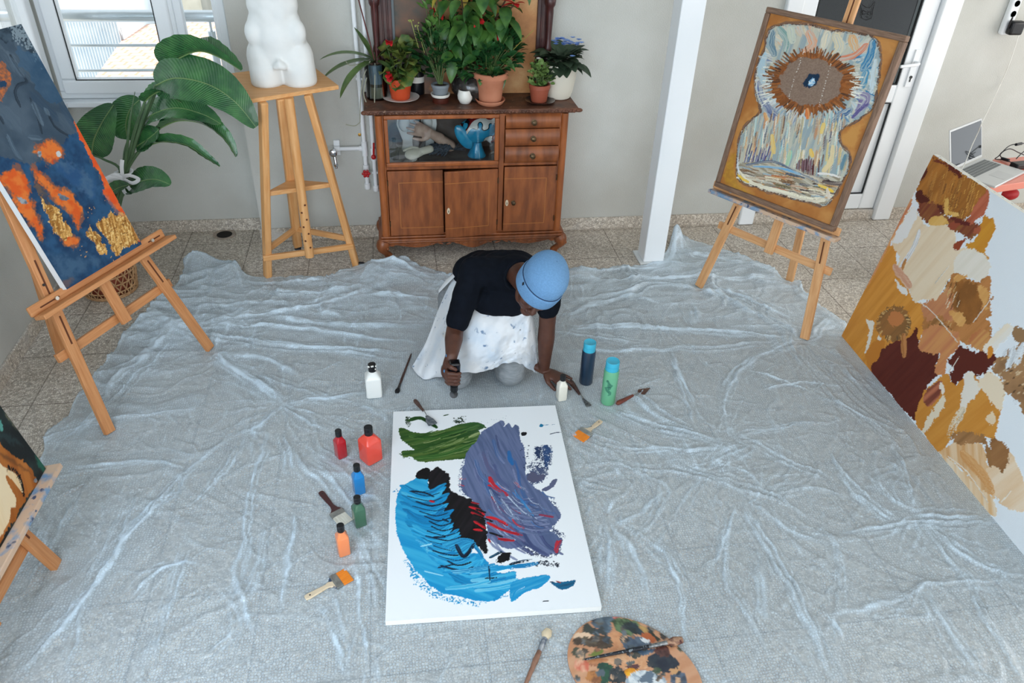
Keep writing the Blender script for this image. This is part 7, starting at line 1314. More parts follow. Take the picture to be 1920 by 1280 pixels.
M = Mesh(); M.tube([hd(math.cos(a)*.109*.88, -.008+math.sin(a)*.109*1.10, .0675+.019*math.sin(a)) for a in [2*PI*j/60 for j in range(61)]], .0032, 6, caps=False); put('brim_fold', M, mat('navy_shadow_seam', (40, 62, 92), .9), hat)
M = Mesh(); M.box(hd(.0945, .05, .070), (.003, .012, .010), RH); put('tag', M, BLACKP, hat, smooth=0)
# shirt
SHIRT = mat('black_cotton', (9, 13, 21), .9, c2=(12, 17, 26), scale=30, coord='Object', bump=.7, bscale=16, spec=.15)
M = Mesh(); hip = pel+V((0, .02, .10))
for t_, rx, ry in ((.15, .150, .125), (.4, .155, .13), (.65, .165, .13), (.88, .175, .12)):
    p = hip.lerp(chest+V((.005, -.02, .01)), t_); M.ell(p, (rx, ry, .125), None, 24, 16)
limb(M, [shL+V((-.01, 0, -.005)), chest.lerp(nb, .55)+V((.0, .03, -.035)), shR+V((.01, 0, -.005))], [.070, .098, .070], 20)
M.ell(V((.475, 3.10, .475)), (.165, .11, .10), None, 20, 14); M.ell(V((.44, 3.16, .42)), (.17, .12, .09), None, 20, 14)
M.ell(nb.lerp(chest, .45)+V((0, .02, -.005)), (.12, .10, .085), None, 20, 14)
lo = shR.lerp(elR, .86); limb(M, [shR, shR.lerp(elR, .5), lo], [.068, .062, .056], 20); lo2 = shL.lerp(elL, .66); limb(M, [shL, shL.lerp(elL, .35), lo2], [.070, .064, .058], 20)
M.m = [0]*len(M.f); sh_ = put('shirt', M, SHIRT, person, smooth=180, label='plain black short-sleeved shirt'); fuse(sh_, .007, 8, .6)
tx = bpy.data.textures.new('cloth_folds', 'CLOUDS'); tx.noise_scale = .07
dm = sh_.modifiers.new('folds', 'DISPLACE'); dm.texture = tx; dm.strength = .016; dm.texture_coords = 'LOCAL'; dm.mid_level = .5
# collar band
M = Mesh(); P = []
nd = (hd(0, -.035, -.05)-nb).normalized(); q1 = nd.orthogonal().normalized(); q2 = nd.cross(q1); cc = nb+nd*.020
M.tube([cc+q1*(math.cos(a)*.072)+q2*(math.sin(a)*.072) for a in [2*PI*j/40 for j in range(41)]], .009, 8, caps=False); put('collar', M, SHIRT, sh_)
# trousers
TROU = mat('grey_trousers', (140, 145, 148), .9, c2=(120, 126, 130), scale=26, stretch=(1, 1, 7), coord='Object', bump=.6, bscale=22)
M = Mesh()
for hx, kx, ax in ((.28, .245, .28), (.455, .513, .48)):
    limb(M, [V((hx, 3.44, .27)), V(((hx+kx)/2, 3.25, .19)), V((kx, 3.055, .095))], [.105, .092, .082], 22); limb(M, [V((kx, 3.035, .080)), V((ax, 3.35, .08)), V((ax, 3.50, .06))], [.078, .066, .048], 20)
M.ell(pel+V((0, .03, 0)), (.17, .14, .13), None, 22, 14); M.m = [0]*len(M.f)
tr_ = put('trousers', M, TROU, person, smooth=180); fuse(tr_, .007, 5); dm = tr_.modifiers.new('folds', 'DISPLACE'); dm.texture = tx; dm.strength = .012; dm.texture_coords = 'LOCAL'
# socks / shoes
M = Mesh()
for ax in (.28, .48): limb(M, [V((ax, 3.50, .045)), V((ax, 3.60, .04)), V((ax, 3.68, .03))], [.040, .040, .028], 14, flat=.8)
put('shoes', M, mat('dark_shoes', (36, 38, 42), .7), person, smooth=180)
# apron
def apron_mat():
    m, T, b = nodes('stained_white_apron'); N = T.nodes; L = T.links; tc = N.new('ShaderNodeTexCoord'); src = tc.outputs['Object']; out = None
    col0 = rgb(216, 219, 222); prev = None
    for (sc, lo, hi, col, det) in ((6, .46, .68, (192, 204, 216), 4), (10, .62, .72, (198, 192, 180), 6), (26, .64, .70, (104, 128, 156), 8), (46, .76, .765, (40, 50, 60), 2)):
        n = N.new('ShaderNodeTexNoise'); n.inputs['Scale'].default_value = sc; n.inputs['Detail'].default_value = det; L.new(src, n.inputs['Vector'])
        r = N.new('ShaderNodeValToRGB'); r.color_ramp.elements[0].position = lo; r.color_ramp.elements[1].position = hi; L.new(n.outputs[0], r.inputs[0])
        mx = N.new('ShaderNodeMix'); mx.data_type = 'RGBA'; L.new(r.outputs[0], mx.inputs['Factor'])
        if prev is None: mx.inputs['A'].default_value = col0
        else: L.new(prev, mx.inputs['A'])
        mx.inputs['B'].default_value = rgb(*col); prev = mx.outputs['Result']
    L.new(prev, b.inputs['Base Color']); b.inputs['Roughness'].default_value = .85; return m
APR = apron_mat()
cols = [[(872, 494, .47), (845, 530, .41), (820, 585, .27), (799, 640, .14), (772, 688, .008)],
        [(884, 510, .48), (856, 552, .41), (832, 605, .28), (812, 660, .14), (792, 713, .006)],
        [(896, 540, .47), (872, 580, .42), (850, 630, .30), (833, 675, .17), (824, 708, .02)],
        [(915, 575, .45), (900, 600, .41), (884, 645, .31), (876, 676, .225), (870, 698, .145)],
        [(945, 584, .44), (932, 612, .39), (920, 648, .30), (914, 674, .225), (912, 694, .15)],
        [(970, 587, .43), (958, 615, .38), (950, 645, .29), (945, 664, .235), (940, 680, .17)],
        [(985, 589, .42), (980, 616, .37), (976, 645, .285), (972, 662, .23), (968, 678, .165)],
        [(996, 592, .40), (995, 620, .34), (994, 650, .24), (992, 670, .16), (990, 690, .085)],
        [(1000, 596, .36), (1003, 625, .28), (1005, 655, .17), (1007, 680, .07), (1006, 698, .010)]]
G = np.array([[tuple(gz(*p)) for p in col_] for col_ in cols])
G1 = np.stack([smooth_poly(G[:, k], False, 9) for k in range(G.shape[1])], 1); G2 = np.stack([smooth_poly(G1[i], False, 12) for i in range(G1.shape[0])], 0)
ii, jj = np.meshgrid(np.arange(G2.shape[0]), np.arange(G2.shape[1]), indexing='ij'); u_ = ii/(G2.shape[0]-1); v_ = jj/(G2.shape[1]-1)
wr = (fbm(u_*9, v_*2.2, 88)-.5)*.058*(.4+v_)+(fbm(u_*16+v_*6, v_*5-u_*4, 90)-.5)*.024
G2[..., 1] -= wr*.8; G2[..., 2] += wr*.5*(v_ < .97)
G2[..., 2] = np.maximum(G2[..., 2], .007)
M = Mesh(); M.grid([[V(tuple(p)) for p in row] for row in G2]); ap = put('apron', M, APR, person, smooth=180, solid=.003, sub=1, label='white cotton apron smeared with blue and grey paint')
M = Mesh(); M.tube([gz(884, 497, .50), gz(862, 506, .47), gz(838, 528, .42), gz(823, 546, .36)], [.012, .020, .024, .014], 8, flat=.25); M.tube([gz(884, 489, .52), gz(868, 494, .49), gz(848, 512, .43)], [.010, .018, .012], 8, flat=.25); put('waist_tie', M, APR, ap)
M = Mesh(); P = [gz(*p) for p in ((944, 586, .452), (946, 620, .39), (950, 650, .305), (952, 674, .215))]; 
# blue paint spots on the hand
M = Mesh(); M.ell(around(196, .050, .036), (.004, .006, .008), None, 10, 6); M.ell(wrR+V((-.026, -.012, .0)), (.003, .005, .018), None, 8, 6); put('paint_spot', M, mat('blue_paint', (74, 130, 178), .5), person, smooth=180)
# ------------------------------------------------------------------ bottle held in the hand
t = thing('held_paint_bottle', hb+V((0, 0, -.1)), 'black paint bottle held nozzle-down in the person\'s right hand', 'bottle')
bR = (AX.rotation_difference(V((0, 0, 1)))).to_matrix().inverted()
M = Mesh(); M.box(hb+AX*.018, (.050, .046, .115), bR); put('bottle', M, mat('black_gloss_bottle', (12, 14, 18), .2, coat=.4), t, bevel=.007, seg=4)
M = Mesh(); M.lathe([(.021, 0), (.017, -.012), (.013, -.016), (.013, -.020), (.018, -.022), (.018, -.048), (.016, -.050), (.006, -.051), (.0055, -.058), (0, -.058)][::-1], hb-AX*.038, 24, axis=AX); put('nozzle', M, BLACKP, t)
M = Mesh(); cp = gz(851, 739, .150); M.lathe([(.018, 0), (.019, .003), (.019, .010), (.0, .012)], cp, 24, axis=(-.1, -.7, .6)); M.tube([cp, hb-AX*.062+V((0, 0, 0))], .004, 6); put('flip_cap', M, BLACKP, t)
# ------------------------------------------------------------------ paint bottles
def zat(base, x, y):
    """height above a floor point seen at picture point x, y"""
    d = ray(x, y); k = math.hypot(base[0], base[1])/math.hypot(d[0], d[1]); return CAMH+d[2]*k
def sqring(c, w, e, rot, n=32, wy=None):
    wy = wy or w; out = []
    for j in range(n):
        a = 2*PI*j/n; ca, sa = math.cos(a), math.sin(a); x = abs(ca)**(2/e)*math.copysign(w/2, ca); y = abs(sa)**(2/e)*math.copysign(wy/2, sa)
        out.append(c+Vector((x*math.cos(rot)-y*math.sin(rot), x*math.sin(rot)+y*math.cos(rot), 0)))
    return out
CAPM = BLACKP
def sqbottle(px, top, w, rot, m, label, capr=.013, wy=None, messy=False, group=None, see=False):
    b = gz(*px, .0); b.z = .0045; H = zat(b, *top)-b.z; caph = capr*2.1; hb_ = H-caph
    t = thing('paint_bottle', b, label, 'bottle', group); wy = wy or w
    Z = lambda z: b+Vector((0, 0, z)); M = Mesh(); rows = [sqring(Z(0), w*.94, 7, rot, wy=wy*.94), sqring(Z(.003), w, 7, rot, wy=wy), sqring(Z(hb_*.74), w, 7, rot, wy=wy), sqring(Z(hb_*.78), w*.98, 6, rot, wy=wy*.98), sqring(Z(hb_*.92), w*.62, 3.4, rot, wy=wy*.62), sqring(Z(hb_*.955), capr*2.0, 2, rot), sqring(Z(hb_), capr*1.9, 2, rot)]
    M.grid(rows, closed=True); n = 32; M.f += [tuple(range(n))[::-1], tuple(6*n+j for j in range(n))]; M.m += [0, 0]; put('body', M, m, t, smooth=32, bevel=0)
    M = Mesh(); M.lathe([(capr*.98, 0), (capr, .001), (capr, caph*.45), (capr*.96, caph*.47), (capr*.96, caph*.52), (capr, caph*.54), (capr, caph*.96), (capr*.9, caph), (0, caph)], Z(hb_), 24)
    cp = put('cap', M, CAPM, t)
    if messy:
        M = Mesh(); random.seed(5)
        for k in range(8): a = rv(0, 2*PI); M.ell(Z(hb_+rv(.3, 1.0)*caph)+Vector((math.cos(a)*capr, math.sin(a)*capr, 0)), (.004, .004, .005))
        put('paint_spot', M, WHC, cp, smooth=180)
    return t
def bm(n, c, r=.25, **k): return mat(n, c, r, coat=.35, **k)
sqbottle((702, 739), (697, 682), .078, .05, bm('white_bottle', (232, 234, 230), .4), 'large white square paint bottle with a paint-smeared black cap, left of the person', .019, messy=True)
sqbottle((1052, 748), (1053, 703), .046, .15, bm('ivory_bottle', (228, 224, 210), .4), 'small ivory square paint bottle beside the person\'s left hand', .014)
sqbottle((640, 855), (637, 806), .045, .55, bm('red_bottle', (178, 28, 38)), 'small dark red square paint bottle left of the canvas', .0145)
sqbottle((696, 860), (690, 800), .080, .62, bm('orange_red_bottle', (222, 66, 52), c2=(232, 88, 70), scale=4, coord='Object'), 'large translucent orange-red square paint bottle nearest the canvas corner', .019)
sqbottle((674, 922), (670, 871), .046, .35, bm('blue_bottle', (24, 126, 194)), 'small bright blue square paint bottle left of the canvas', .0145)
sqbottle((675, 982), (670, 931), .048, .35, bm('dark_green_bottle', (62, 104, 80)), 'small dark green square paint bottle beside the dark-handled brush', .0145)
sqbottle((645, 1036), (638, 984), .046, .3, bm('orange_bottle', (236, 138, 86)), 'small pale orange square paint bottle, lowest in the row of bottles', .0145)
CYC = mat('cyan_cap', (62, 178, 208), .4)
def tube_bottle(px, top, r, m, label, smear=None):
    b = gz(*px, .0); b.z = .0045; H = zat(b, *top)-b.z; t = thing('paint_bottle', b, label, 'bottle', None); hb_ = H*.80
    M = Mesh(); M.lathe([(r*.93, 0), (r, .004), (r, hb_-.004), (r*.95, hb_), (0, hb_)], b, 40); bd_ = put('body', M, m, t)
    M = Mesh(); rc = r*.90; M.lathe([(rc, 0), (rc, H*.09), (rc*.97, H*.092), (rc*.97, H*.098), (rc, H*.10), (rc, H*.185), (rc*.96, H*.195), (rc*.9, H*.19), (0, H*.19)], b+Vector((0, 0, hb_)), 36); put('cap', M, CYC, t)
    if smear:
        M = Mesh(); random.seed(8); n = 24; rows = []
        for i in range(14):
            z = hb_*(.32+.46*i/13); wdt = .30*math.sin(PI*(i+.6)/14.5)+.05; a0 = -PI/2-.35+.20*math.sin(i*.9)-.012*i
            rows.append([b+Vector((math.cos(a0+wdt*f)*(r+.0006), math.sin(a0+wdt*f)*(r+.0006), z)) for f in np.linspace(-1, 1, 8)*(1+.3*math.sin(i*2.3))])
        M.grid(rows); put('paint_smear', M, smear, bd_, smooth=180)
    return t
tube_bottle((1098, 717), (1102, 640), .0345, mat('navy_bottle', (22, 40, 58), .35, c2=(34, 58, 82), scale=30, stretch=(1, 1, .1), coord='Object', coat=.3), 'tall navy cylindrical paint bottle with a cyan cap')
tube_bottle((1139, 754), (1145, 675), .0365, mat('mint_green_bottle', (112, 182, 146), .35, c2=(98, 172, 124), scale=5, coord='Object', coat=.3), 'tall mint green cylindrical paint bottle with a cyan cap and dark smears', mat('dark_green_smear', (40, 92, 80), .5, c2=(78, 150, 118), scale=90, coord='Object'))
# ------------------------------------------------------------------ brushes and knives
WDK = mat('dark_red_lacquer', (62, 20, 24), .3, coat=.4); WPL = mat('pale_paint_stained_handle', (214, 196, 168), .55, c2=(206, 186, 156), scale=20, coord='Object', blotch=((58, 72, 92), 40, .58, .62)); TIN = mat('tin_ferrule', (176, 176, 172), .35, .85, c2=(150, 150, 146), scale=50, coord='Object')
ORB = mat('orange_bristles', (222, 118, 26), .6, c2=(240, 146, 44), scale=14, stretch=(1, 30, 30)); WHB = mat('white_bristles', (214, 212, 200), .7, c2=(190, 186, 172), scale=14, stretch=(1, 30, 30))
def flat_brush(hp, fp, bp_, wpx, mh, mb, label, z=.010):
    """hp handle end, fp centre of ferrule, bp_ centre of bristle tip (picture points on the floor)"""
    h, f, b = gz(*hp, z), gz(*fp, z), gz(*bp_, z); W = wpx; d = (b-h).normalized(); s_ = Vector((-d.y, d.x, 0)); t = thing('flat_paintbrush', (h+b)/2-Vector((0, 0, z-.003)), label, 'paintbrush'); L = (f-h).length
    out = []; prof = [(0, .006), (.02, .011), (.12, .0125), (.45, .0105), (.68, .0085), (.82, .014), (.93, W/2*.95), (1.0, W/2*.97)]
    for t_, w_ in prof: out.append(h+d*(L*t_-.002)+s_*w_)
    for t_, w_ in prof[::-1]: out.append(h+d*(L*t_-.002)-s_*w_)
    M = Mesh(); M.prism([p+Vector((0, 0, -.0045)) for p in out], (0, 0, .009)); hd_ = put('handle', M, mh, t, bevel=.003, seg=3)
    M = Mesh(); M.lathe([(.0032, 0), (.0032, .0002)], h+d*.018+Vector((0, 0, .0046)), 12); put('hang_hole', M, INK, hd_, smooth=0)
    fl_ = (b-f).length; M = Mesh(); M.beam(f-d*.012, f+d*.016, W, .011, up=(0, 0, 1)); M.beam(f-d*.006, f-d*.004, W+.001, .012); M.beam(f+d*.010, f+d*.012, W+.001, .012); put('ferrule', M, TIN, t, bevel=.002)
    M = Mesh(); M.beam(f+d*.015, b, W*.96, .009, (0, 0, 1), W*1.02, .004); put('bristles', M, mb, t, bevel=.001)
flat_brush((601, 922), (632, 962), (650, 981), .058, WDK, WHB, 'flat paintbrush with a dark red handle and white bristles')
flat_brush((573, 1121), (630, 1090), (655, 1076), .066, WPL, ORB, 'flat brush with orange bristles and pale handle, below the row of bottles')
flat_brush((1127, 789), (1099, 810), (1083, 822), .070, WPL, ORB, 'flat brush with orange bristles and blue-stained handle, right of the canvas')
def thin_brush(a, b, label, mh, mf, mb, r=.004, z0=.008, z1=.008, fl=.80, bl=.90, flatb=.9, spread=1.3):
    A_, B_ = gz(*a, z0), gz(*b, z1); t = thing('thin_paintbrush', (A_+B_)/2-Vector((0, 0, (z0+z1)/2-.003)), label, 'paintbrush')
    M = Mesh(); M.tube([A_.lerp(B_, k) for k in (0, .15, .4, fl-.15, fl)], [r*.5, r*.8, r, r*1.25, r], 10); put('handle', M, mh, t)
    M = Mesh(); M.tube([A_.lerp(B_, fl-.01), A_.lerp(B_, bl)], [r*1.05, r*1.3], 12); put('ferrule', M, mf, t); M = Mesh(); M.tube([A_.lerp(B_, bl-.005), A_.lerp(B_, (bl+1)/2), B_], [r*1.2, r*spread*1.4, r*spread], 12, flat=flatb); put('bristles', M, mb, t)
DKW = mat('dark_brown_handle', (58, 36, 32), .5, c2=(84, 62, 54), scale=40, coord='Object'); DKB = mat('dark_bristles', (22, 22, 24), .8)
thin_brush((771, 663), (744, 736), 'thin dark round paintbrush lying left of the person\'s apron', DKW, mat('dirty_ferrule', (96, 92, 88), .4, .8, c2=(40, 40, 42), scale=70, coord='Object'), DKB, .0055, spread=1.7)
thin_brush((978, 1300), (1028, 1181), 'long wooden brush with pale bristles, cut off at the bottom edge', mat('worn_brown_handle', (150, 112, 92), .6, c2=(118, 84, 66), scale=30, coord='Object'), mat('paint_smeared_ferrule', (196, 200, 204), .4, .6, c2=(70, 84, 104), scale=50, coord='Object'), mat('cream_bristles', (206, 190, 160), .8), .0085, z0=.011, z1=.011, fl=.66, bl=.86, spread=1.6)
def knife(a, b, c, label, mh, blade_pts, mb, z=.010, hw=.010):
    A_, B_, C_ = gz(*a, z), gz(*b, z), gz(*c, z+.003); t = thing('palette_knife', (A_+C_)/2-Vector((0, 0, .004)), label, 'palette knife'); d = (B_-A_).normalized(); L = (B_-A_).length; s_ = Vector((-d.y, d.x, 0))
    M = Mesh(); M.tube([A_+d*L*k for k in (0, .04, .12, .3, .55, .8, 1)], [hw*.4, hw*.8, hw*1.05, hw*1.1, hw*.9, hw*.7, hw*.6], 14, flat=.8); put('handle', M, mh, t)
    e = (C_-B_).normalized(); Lb = (C_-B_).length; s2 = Vector((-e.y, e.x, 0)); nk = Lb*.32
    M = Mesh(); M.tube([B_-d*.004, B_+e*nk*.5+Vector((0, 0, .006)), B_+e*nk*1.1+Vector((0, 0, -.002))], .0022, 8); put('neck', M, TIN, t)
    M = Mesh(); lo_ = [B_+e*(nk+(Lb-nk)*p[0])+s2*p[1] for p in blade_pts]; M.prism([p+Vector((0, 0, -.004)) for p in lo_], (0, 0, .0012)); put('blade', M, mb, t, smooth=0)
BLW = mat('painted_steel_blade', (84, 96, 108), .35, .5, c2=(140, 146, 150), scale=60, coord='Object'); RUST = mat('rusty_blade', (112, 84, 72), .5, .5, c2=(84, 58, 50), scale=50, coord='Object'); RHN = mat('red_brown_handle', (116, 58, 44), .5, c2=(88, 42, 34), scale=30, coord='Object', blotch=((190, 150, 150), 60, .64, .66))
knife((777, 749), (794, 770), (812, 795), 'palette knife lying on the top left corner of the floor canvas', DKW, [(0, .006), (.5, .020), (.95, .023), (1, .018), (1, -.018), (.95, -.023), (.5, -.020), (0, -.006)], BLW, z=.042)
knife((1069, 713), (1087, 739), (1105, 760), 'palette knife with a dark handle between the two tall bottles and the canvas', DKW, [(0, .004), (.9, .016), (1, .014), (1, -.014), (.9, -.016), (0, -.004)], mat('dark_steel_blade', (74, 78, 82), .35, .7, c2=(150, 150, 146), scale=70, coord='Object'), hw=.012)
knife((1156, 757), (1187, 741), (1219, 726), 'rusty trowel-shaped palette knife right of the mint green bottle', RHN, [(0, .004), (.18, .022), (.3, .023), (1, .001), (1, -.001), (.3, -.023), (.18, -.022), (0, -.004)], RUST, hw=.012)
# ------------------------------------------------------------------ wooden palette
PC = Vector((.700, 1.425)); th = -.62; pax = Vector((math.cos(th), math.sin(th))); pay = Vector((-pax.y, pax.x))
O = np.array([PC.x-.30, PC.y-.30, .0125]); pt = Paint(O, (1, 0, 0), (0, 1, 0), .6, .6, .0022, (188, 138, 104)); fullp = [(0, 0), (.6, 0), (.6, .6), (0, .6)]
pt.poly(fullp, (188, 134, 98), 0, 10, (202, 154, 120), 20, 20, .5, raw=True, sm=False); q = lambda *p: cr(940, 1120, 5.053, p); S_ = dict(e=.006, f=60)
def B_(p, c, c2=None, e=.006, th=1.): pt.poly(p, c, e, 60, c2, None, 60, .6, th=th)
B_(q((1030, 330), (1170, 350), (1170, 470), (1040, 520), (960, 480), (1030, 400)), (206, 150, 108), (190, 130, 90)); B_(q((1000, 560), (1180, 540), (1420, 560), (1390, 660), (1260, 690), (1120, 660), (1000, 610)), (214, 168, 130), (202, 146, 104))
B_(q((845, 210), (900, 180), (960, 160), (1020, 160), (1050, 200), (1040, 270), (1030, 330), (980, 345), (930, 310), (880, 280), (850, 240)), (66, 80, 92), (92, 110, 124)); B_(q((760, 300), (800, 250), (870, 280), (880, 340), (820, 350), (770, 340)), (58, 62, 56)); B_(q((680, 390), (760, 360), (900, 370), (1020, 370), (1050, 450), (1000, 490), (900, 490), (780, 460), (700, 450)), (66, 52, 42), (96, 84, 68))
B_(q((685, 380), (740, 330), (850, 350), (840, 380), (740, 380)), (222, 190, 160)); B_(q((665, 500), (700, 475), (760, 500), (765, 560), (720, 580), (675, 550)), (72, 74, 60)); B_(q((1060, 170), (1110, 165), (1110, 230), (1060, 220)), (184, 74, 70), (206, 130, 130)); B_(q((1040, 240), (1080, 200), (1140, 200), (1200, 210), (1300, 240), (1340, 330), (1270, 360), (1150, 350), (1080, 310)), (50, 66, 44), (96, 120, 84))
B_(q((1180, 230), (1290, 260), (1340, 340), (1250, 350), (1180, 300)), (40, 56, 66), (30, 40, 40)); B_(q((1280, 230), (1330, 260), (1400, 320), (1380, 350), (1330, 320)), (186, 150, 90), (140, 110, 70)); B_(q((1390, 320), (1440, 340), (1510, 410), (1470, 410), (1400, 350)), (42, 46, 36)); B_(q((1320, 360), (1380, 340), (1460, 400), (1440, 430), (1350, 410)), (176, 92, 50))
B_(q((1155, 390), (1220, 370), (1320, 370), (1380, 420), (1420, 440), (1380, 480), (1250, 500), (1160, 490)), (88, 104, 122), (70, 84, 102)); B_(q((1320, 400), (1350, 385), (1400, 420), (1370, 440)), (224, 228, 230)); B_(q((1200, 510), (1450, 490), (1440, 520), (1290, 570), (1220, 560)), (92, 112, 130), (66, 84, 104)); B_(q((1380, 600), (1420, 540), (1520, 530), (1640, 570), (1690, 660), (1600, 720), (1500, 700), (1400, 660)), (28, 36, 52), (40, 50, 60))
B_(q((1450, 480), (1560, 460), (1600, 540), (1520, 560), (1450, 520)), (60, 34, 32), (96, 60, 54)); B_(q((820, 550), (900, 510), (960, 500), (950, 540), (860, 560)), (120, 132, 60)); B_(q((700, 610), (800, 600), (820, 680), (760, 710), (700, 680)), (202, 108, 84), (222, 170, 140)); B_(q((820, 600), (900, 590), (1000, 580), (990, 620), (860, 660)), (150, 96, 70), (190, 130, 90))
B_(q((900, 650), (960, 620), (1040, 640), (1060, 700), (1020, 808), (920, 808), (930, 720)), (40, 84, 62), (32, 66, 56)); B_(q((1030, 690), (1100, 670), (1160, 700), (1170, 808), (1020, 808)), (58, 64, 68), (40, 46, 50)); B_(q((1160, 690), (1200, 670), (1290, 680), (1290, 720), (1220, 760), (1170, 730)), (232, 170, 36), (214, 140, 30), th=2.); B_(q((1180, 660), (1260, 640), (1310, 660), (1260, 680)), (92, 56, 60)); B_(q((1170, 808), (1200, 750), (1330, 690), (1460, 720), (1560, 800), (1500, 900), (1250, 900)), (214, 220, 222), (150, 164, 176)); B_(q((1290, 800), (1400, 700), (1450, 740), (1420, 808)), (96, 112, 128)); B_(q((1600, 760), (1660, 700), (1740, 740), (1750, 850), (1640, 850)), (60, 70, 84), (90, 104, 124)); B_(q((1600, 690), (1680, 660), (1690, 690), (1610, 730)), (196, 150, 104)); B_(q((800, 740), (860, 700), (930, 720), (930, 808), (830, 808)), (130, 84, 56), (186, 124, 70))
random.seed(31)
for k in range(46):
    x = random.uniform(700, 1700); y = random.uniform(180, 800); r_ = random.uniform(18, 46); B_([(940+(x+r_*random.uniform(.6, 1.3)*math.cos(a))/5.053, 1120+(y+r_*random.uniform(.6, 1.3)*math.sin(a))/5.053) for a in (0, 1, 2, 3, 4, 5)], random.choice([(58, 64, 60), (84, 96, 106), (46, 52, 60), (150, 104, 76), (206, 166, 132), (70, 56, 46), (96, 110, 120), (60, 80, 60)]), random.choice([(90, 84, 76), (120, 110, 100), (50, 56, 62)]), e=.004)
t = thing('paint_palette', (PC.x, PC.y, .003), 'oval wooden palette crusted with thick dark paint near the bottom edge', 'palette')
nr, na = 44, 150; rows = []; cl = []; Hs = []
for i in range(nr+1):
    row = []
    for j in range(na):
        a = 2*PI*j/na; rr = (i/nr); rx = .235*(1+.06*math.cos(a)); ry = .178*(1-.05*math.cos(a)); p2 = PC+pax*(math.cos(a)*rx*rr)+pay*(math.sin(a)*ry*rr)
        gx = (p2.x-O[0])/.6*(pt.nx-1); gy = (p2.y-O[1])/.6*(pt.ny-1); ix, iy = int(min(max(gx, 0), pt.nx-1)), int(min(max(gy, 0), pt.ny-1)); cl.append(pt.c[iy, ix]); h_ = pt.H[iy, ix]*.0016*(.5+fbm(np.array([gx*.16]), np.array([gy*.16]), 7)[0])*(rr < .985); row.append(Vector((p2.x, p2.y, .0125+h_)))
    rows.append(row)
M = Mesh(); M.grid(rows, closed=True); N0 = len(M.v); lo_ = [Vector((p.x, p.y, .0055)) for p in rows[-1]]; M.grid([rows[-1], lo_], closed=True); M.f.append(tuple(range(N0+na, N0+2*na))[::-1]); M.m.append(0)
o = put('board', M, vcol_mat('palette_paint', .28, coat=.5), t, smooth=50); cc = np.ones((len(M.v), 4), np.float32); cc[:N0, :3] = lin(np.array(cl)); cc[N0:, :3] = lin(np.array((170, 110, 74))); a = o.data.attributes.new('Col', 'FLOAT_COLOR', 'POINT'); a.data.foreach_set('color', cc.ravel())
thin_brush((1096, 1236), (1279, 1199), 'black-handled brush with dark red bristle tip lying across the palette', mat('black_speckled_handle', (20, 26, 34), .35, c2=(120, 130, 136), scale=110, coord='Object', mixlo=.56, mixhi=.62), mat('silver_paint_ferrule', (170, 172, 172), .35, .8, c2=(90, 96, 100), scale=80, coord='Object'), mat('red_black_bristles', (188, 150, 120), .7, c2=(70, 28, 30), scale=50, coord='Object'), .0062, z0=.0235, z1=.027, fl=.66, bl=.84, spread=1.9)

# ------------------------------------------------------------------ low table, laptop and small electrics at the right
ZT2 = .72
PINK = mat('pink_tabletop', (214, 128, 110), .35, coat=.2); dx0 = gz(1853, 368, ZT2)
t = thing('side_table', (3.8, 3.7, 0), 'pink-topped table near the wall at the right edge, holding the laptop', 'table')
pa, pb = gz(1846, 352, ZT2), gz(1920, 341, ZT2); dd = (pb-pa).normalized(); nrm = Vector((-dd.y, dd.x, 0)); M = Mesh(); bk0, bk1 = gz(1862, 298, ZT2), gz(1920, 293, ZT2); be = (bk1-bk0).normalized(); M.prism([pa, pa+dd*1.25, bk0+be*1.1, bk0], (0, 0, -.045)); put('tabletop', M, PINK, t, bevel=.004)
for p in (pa+dd*.10+nrm*.05, pa+dd*1.24+nrm*.05, bk0+be*.08-nrm*.05, bk0+be*1.0-nrm*.05):
    M = Mesh(); M.beam((p.x, p.y, 0), (p.x, p.y, ZT2-.045), .04, .04, up=(0, 1, 0)); put('leg', M, WHITE, t, bevel=.003)
lp = thing('laptop', (3.4, 3.8, ZT2), 'open silver laptop with a dark screen on the pink table', 'laptop')
zz = ZT2+.001; h0, h1, f1, f0 = gz(1783, 322, zz+.012), gz(1841, 296, zz+.012), gz(1912, 318, zz+.012), gz(1853, 345, zz+.012)
ux = (h1-h0).normalized(); vy = Vector((ux.y, -ux.x, 0)); Wd = (h1-h0).length+.01; Dp = .26
h0 = (h0+h1)/2-ux*Wd/2; Hf = lambda a, b, z: h0+ux*a+vy*b+Vector((0, 0, z-.012))
M = Mesh(); M.prism([Hf(0, 0, 0), Hf(Wd, 0, 0), Hf(Wd, Dp, 0), Hf(0, Dp, 0)], (0, 0, .014)); SILV = mat('silver_laptop', (198, 200, 200), .4, .3); put('keyboard_deck', M, SILV, lp, bevel=.004)
M = Mesh()
for r in range(5):
    for k in range(14): a = .025+k*(Wd-.05)/14; M.prism([Hf(a, .025+r*.021, .0142), Hf(a+(Wd-.05)/14-.003, .025+r*.021, .0142), Hf(a+(Wd-.05)/14-.003, .025+r*.021+.017, .0142), Hf(a, .025+r*.021+.017, .0142)], (0, 0, .0015))
put('keys', M, mat('grey_keys', (112, 116, 116), .6), lp, smooth=0)
M = Mesh(); M.prism([Hf(Wd*.36, .155, .0142), Hf(Wd*.66, .155, .0142), Hf(Wd*.66, .245, .0142), Hf(Wd*.36, .245, .0142)], (0, 0, .0006)); put('trackpad', M, mat('trackpad', (186, 188, 188), .4), lp, smooth=0)
sv = (Vector((0, 0, 1))*.934-vy*.358).normalized(); Hs_ = .24; sn = ux.cross(sv); M = Mesh(); S3 = lambda a, b, o: h0+ux*a+sv*b+Vector((0, 0, .004))-sn*o*(-1 if sn.dot(vy) < 0 else 1)
sgn = 1
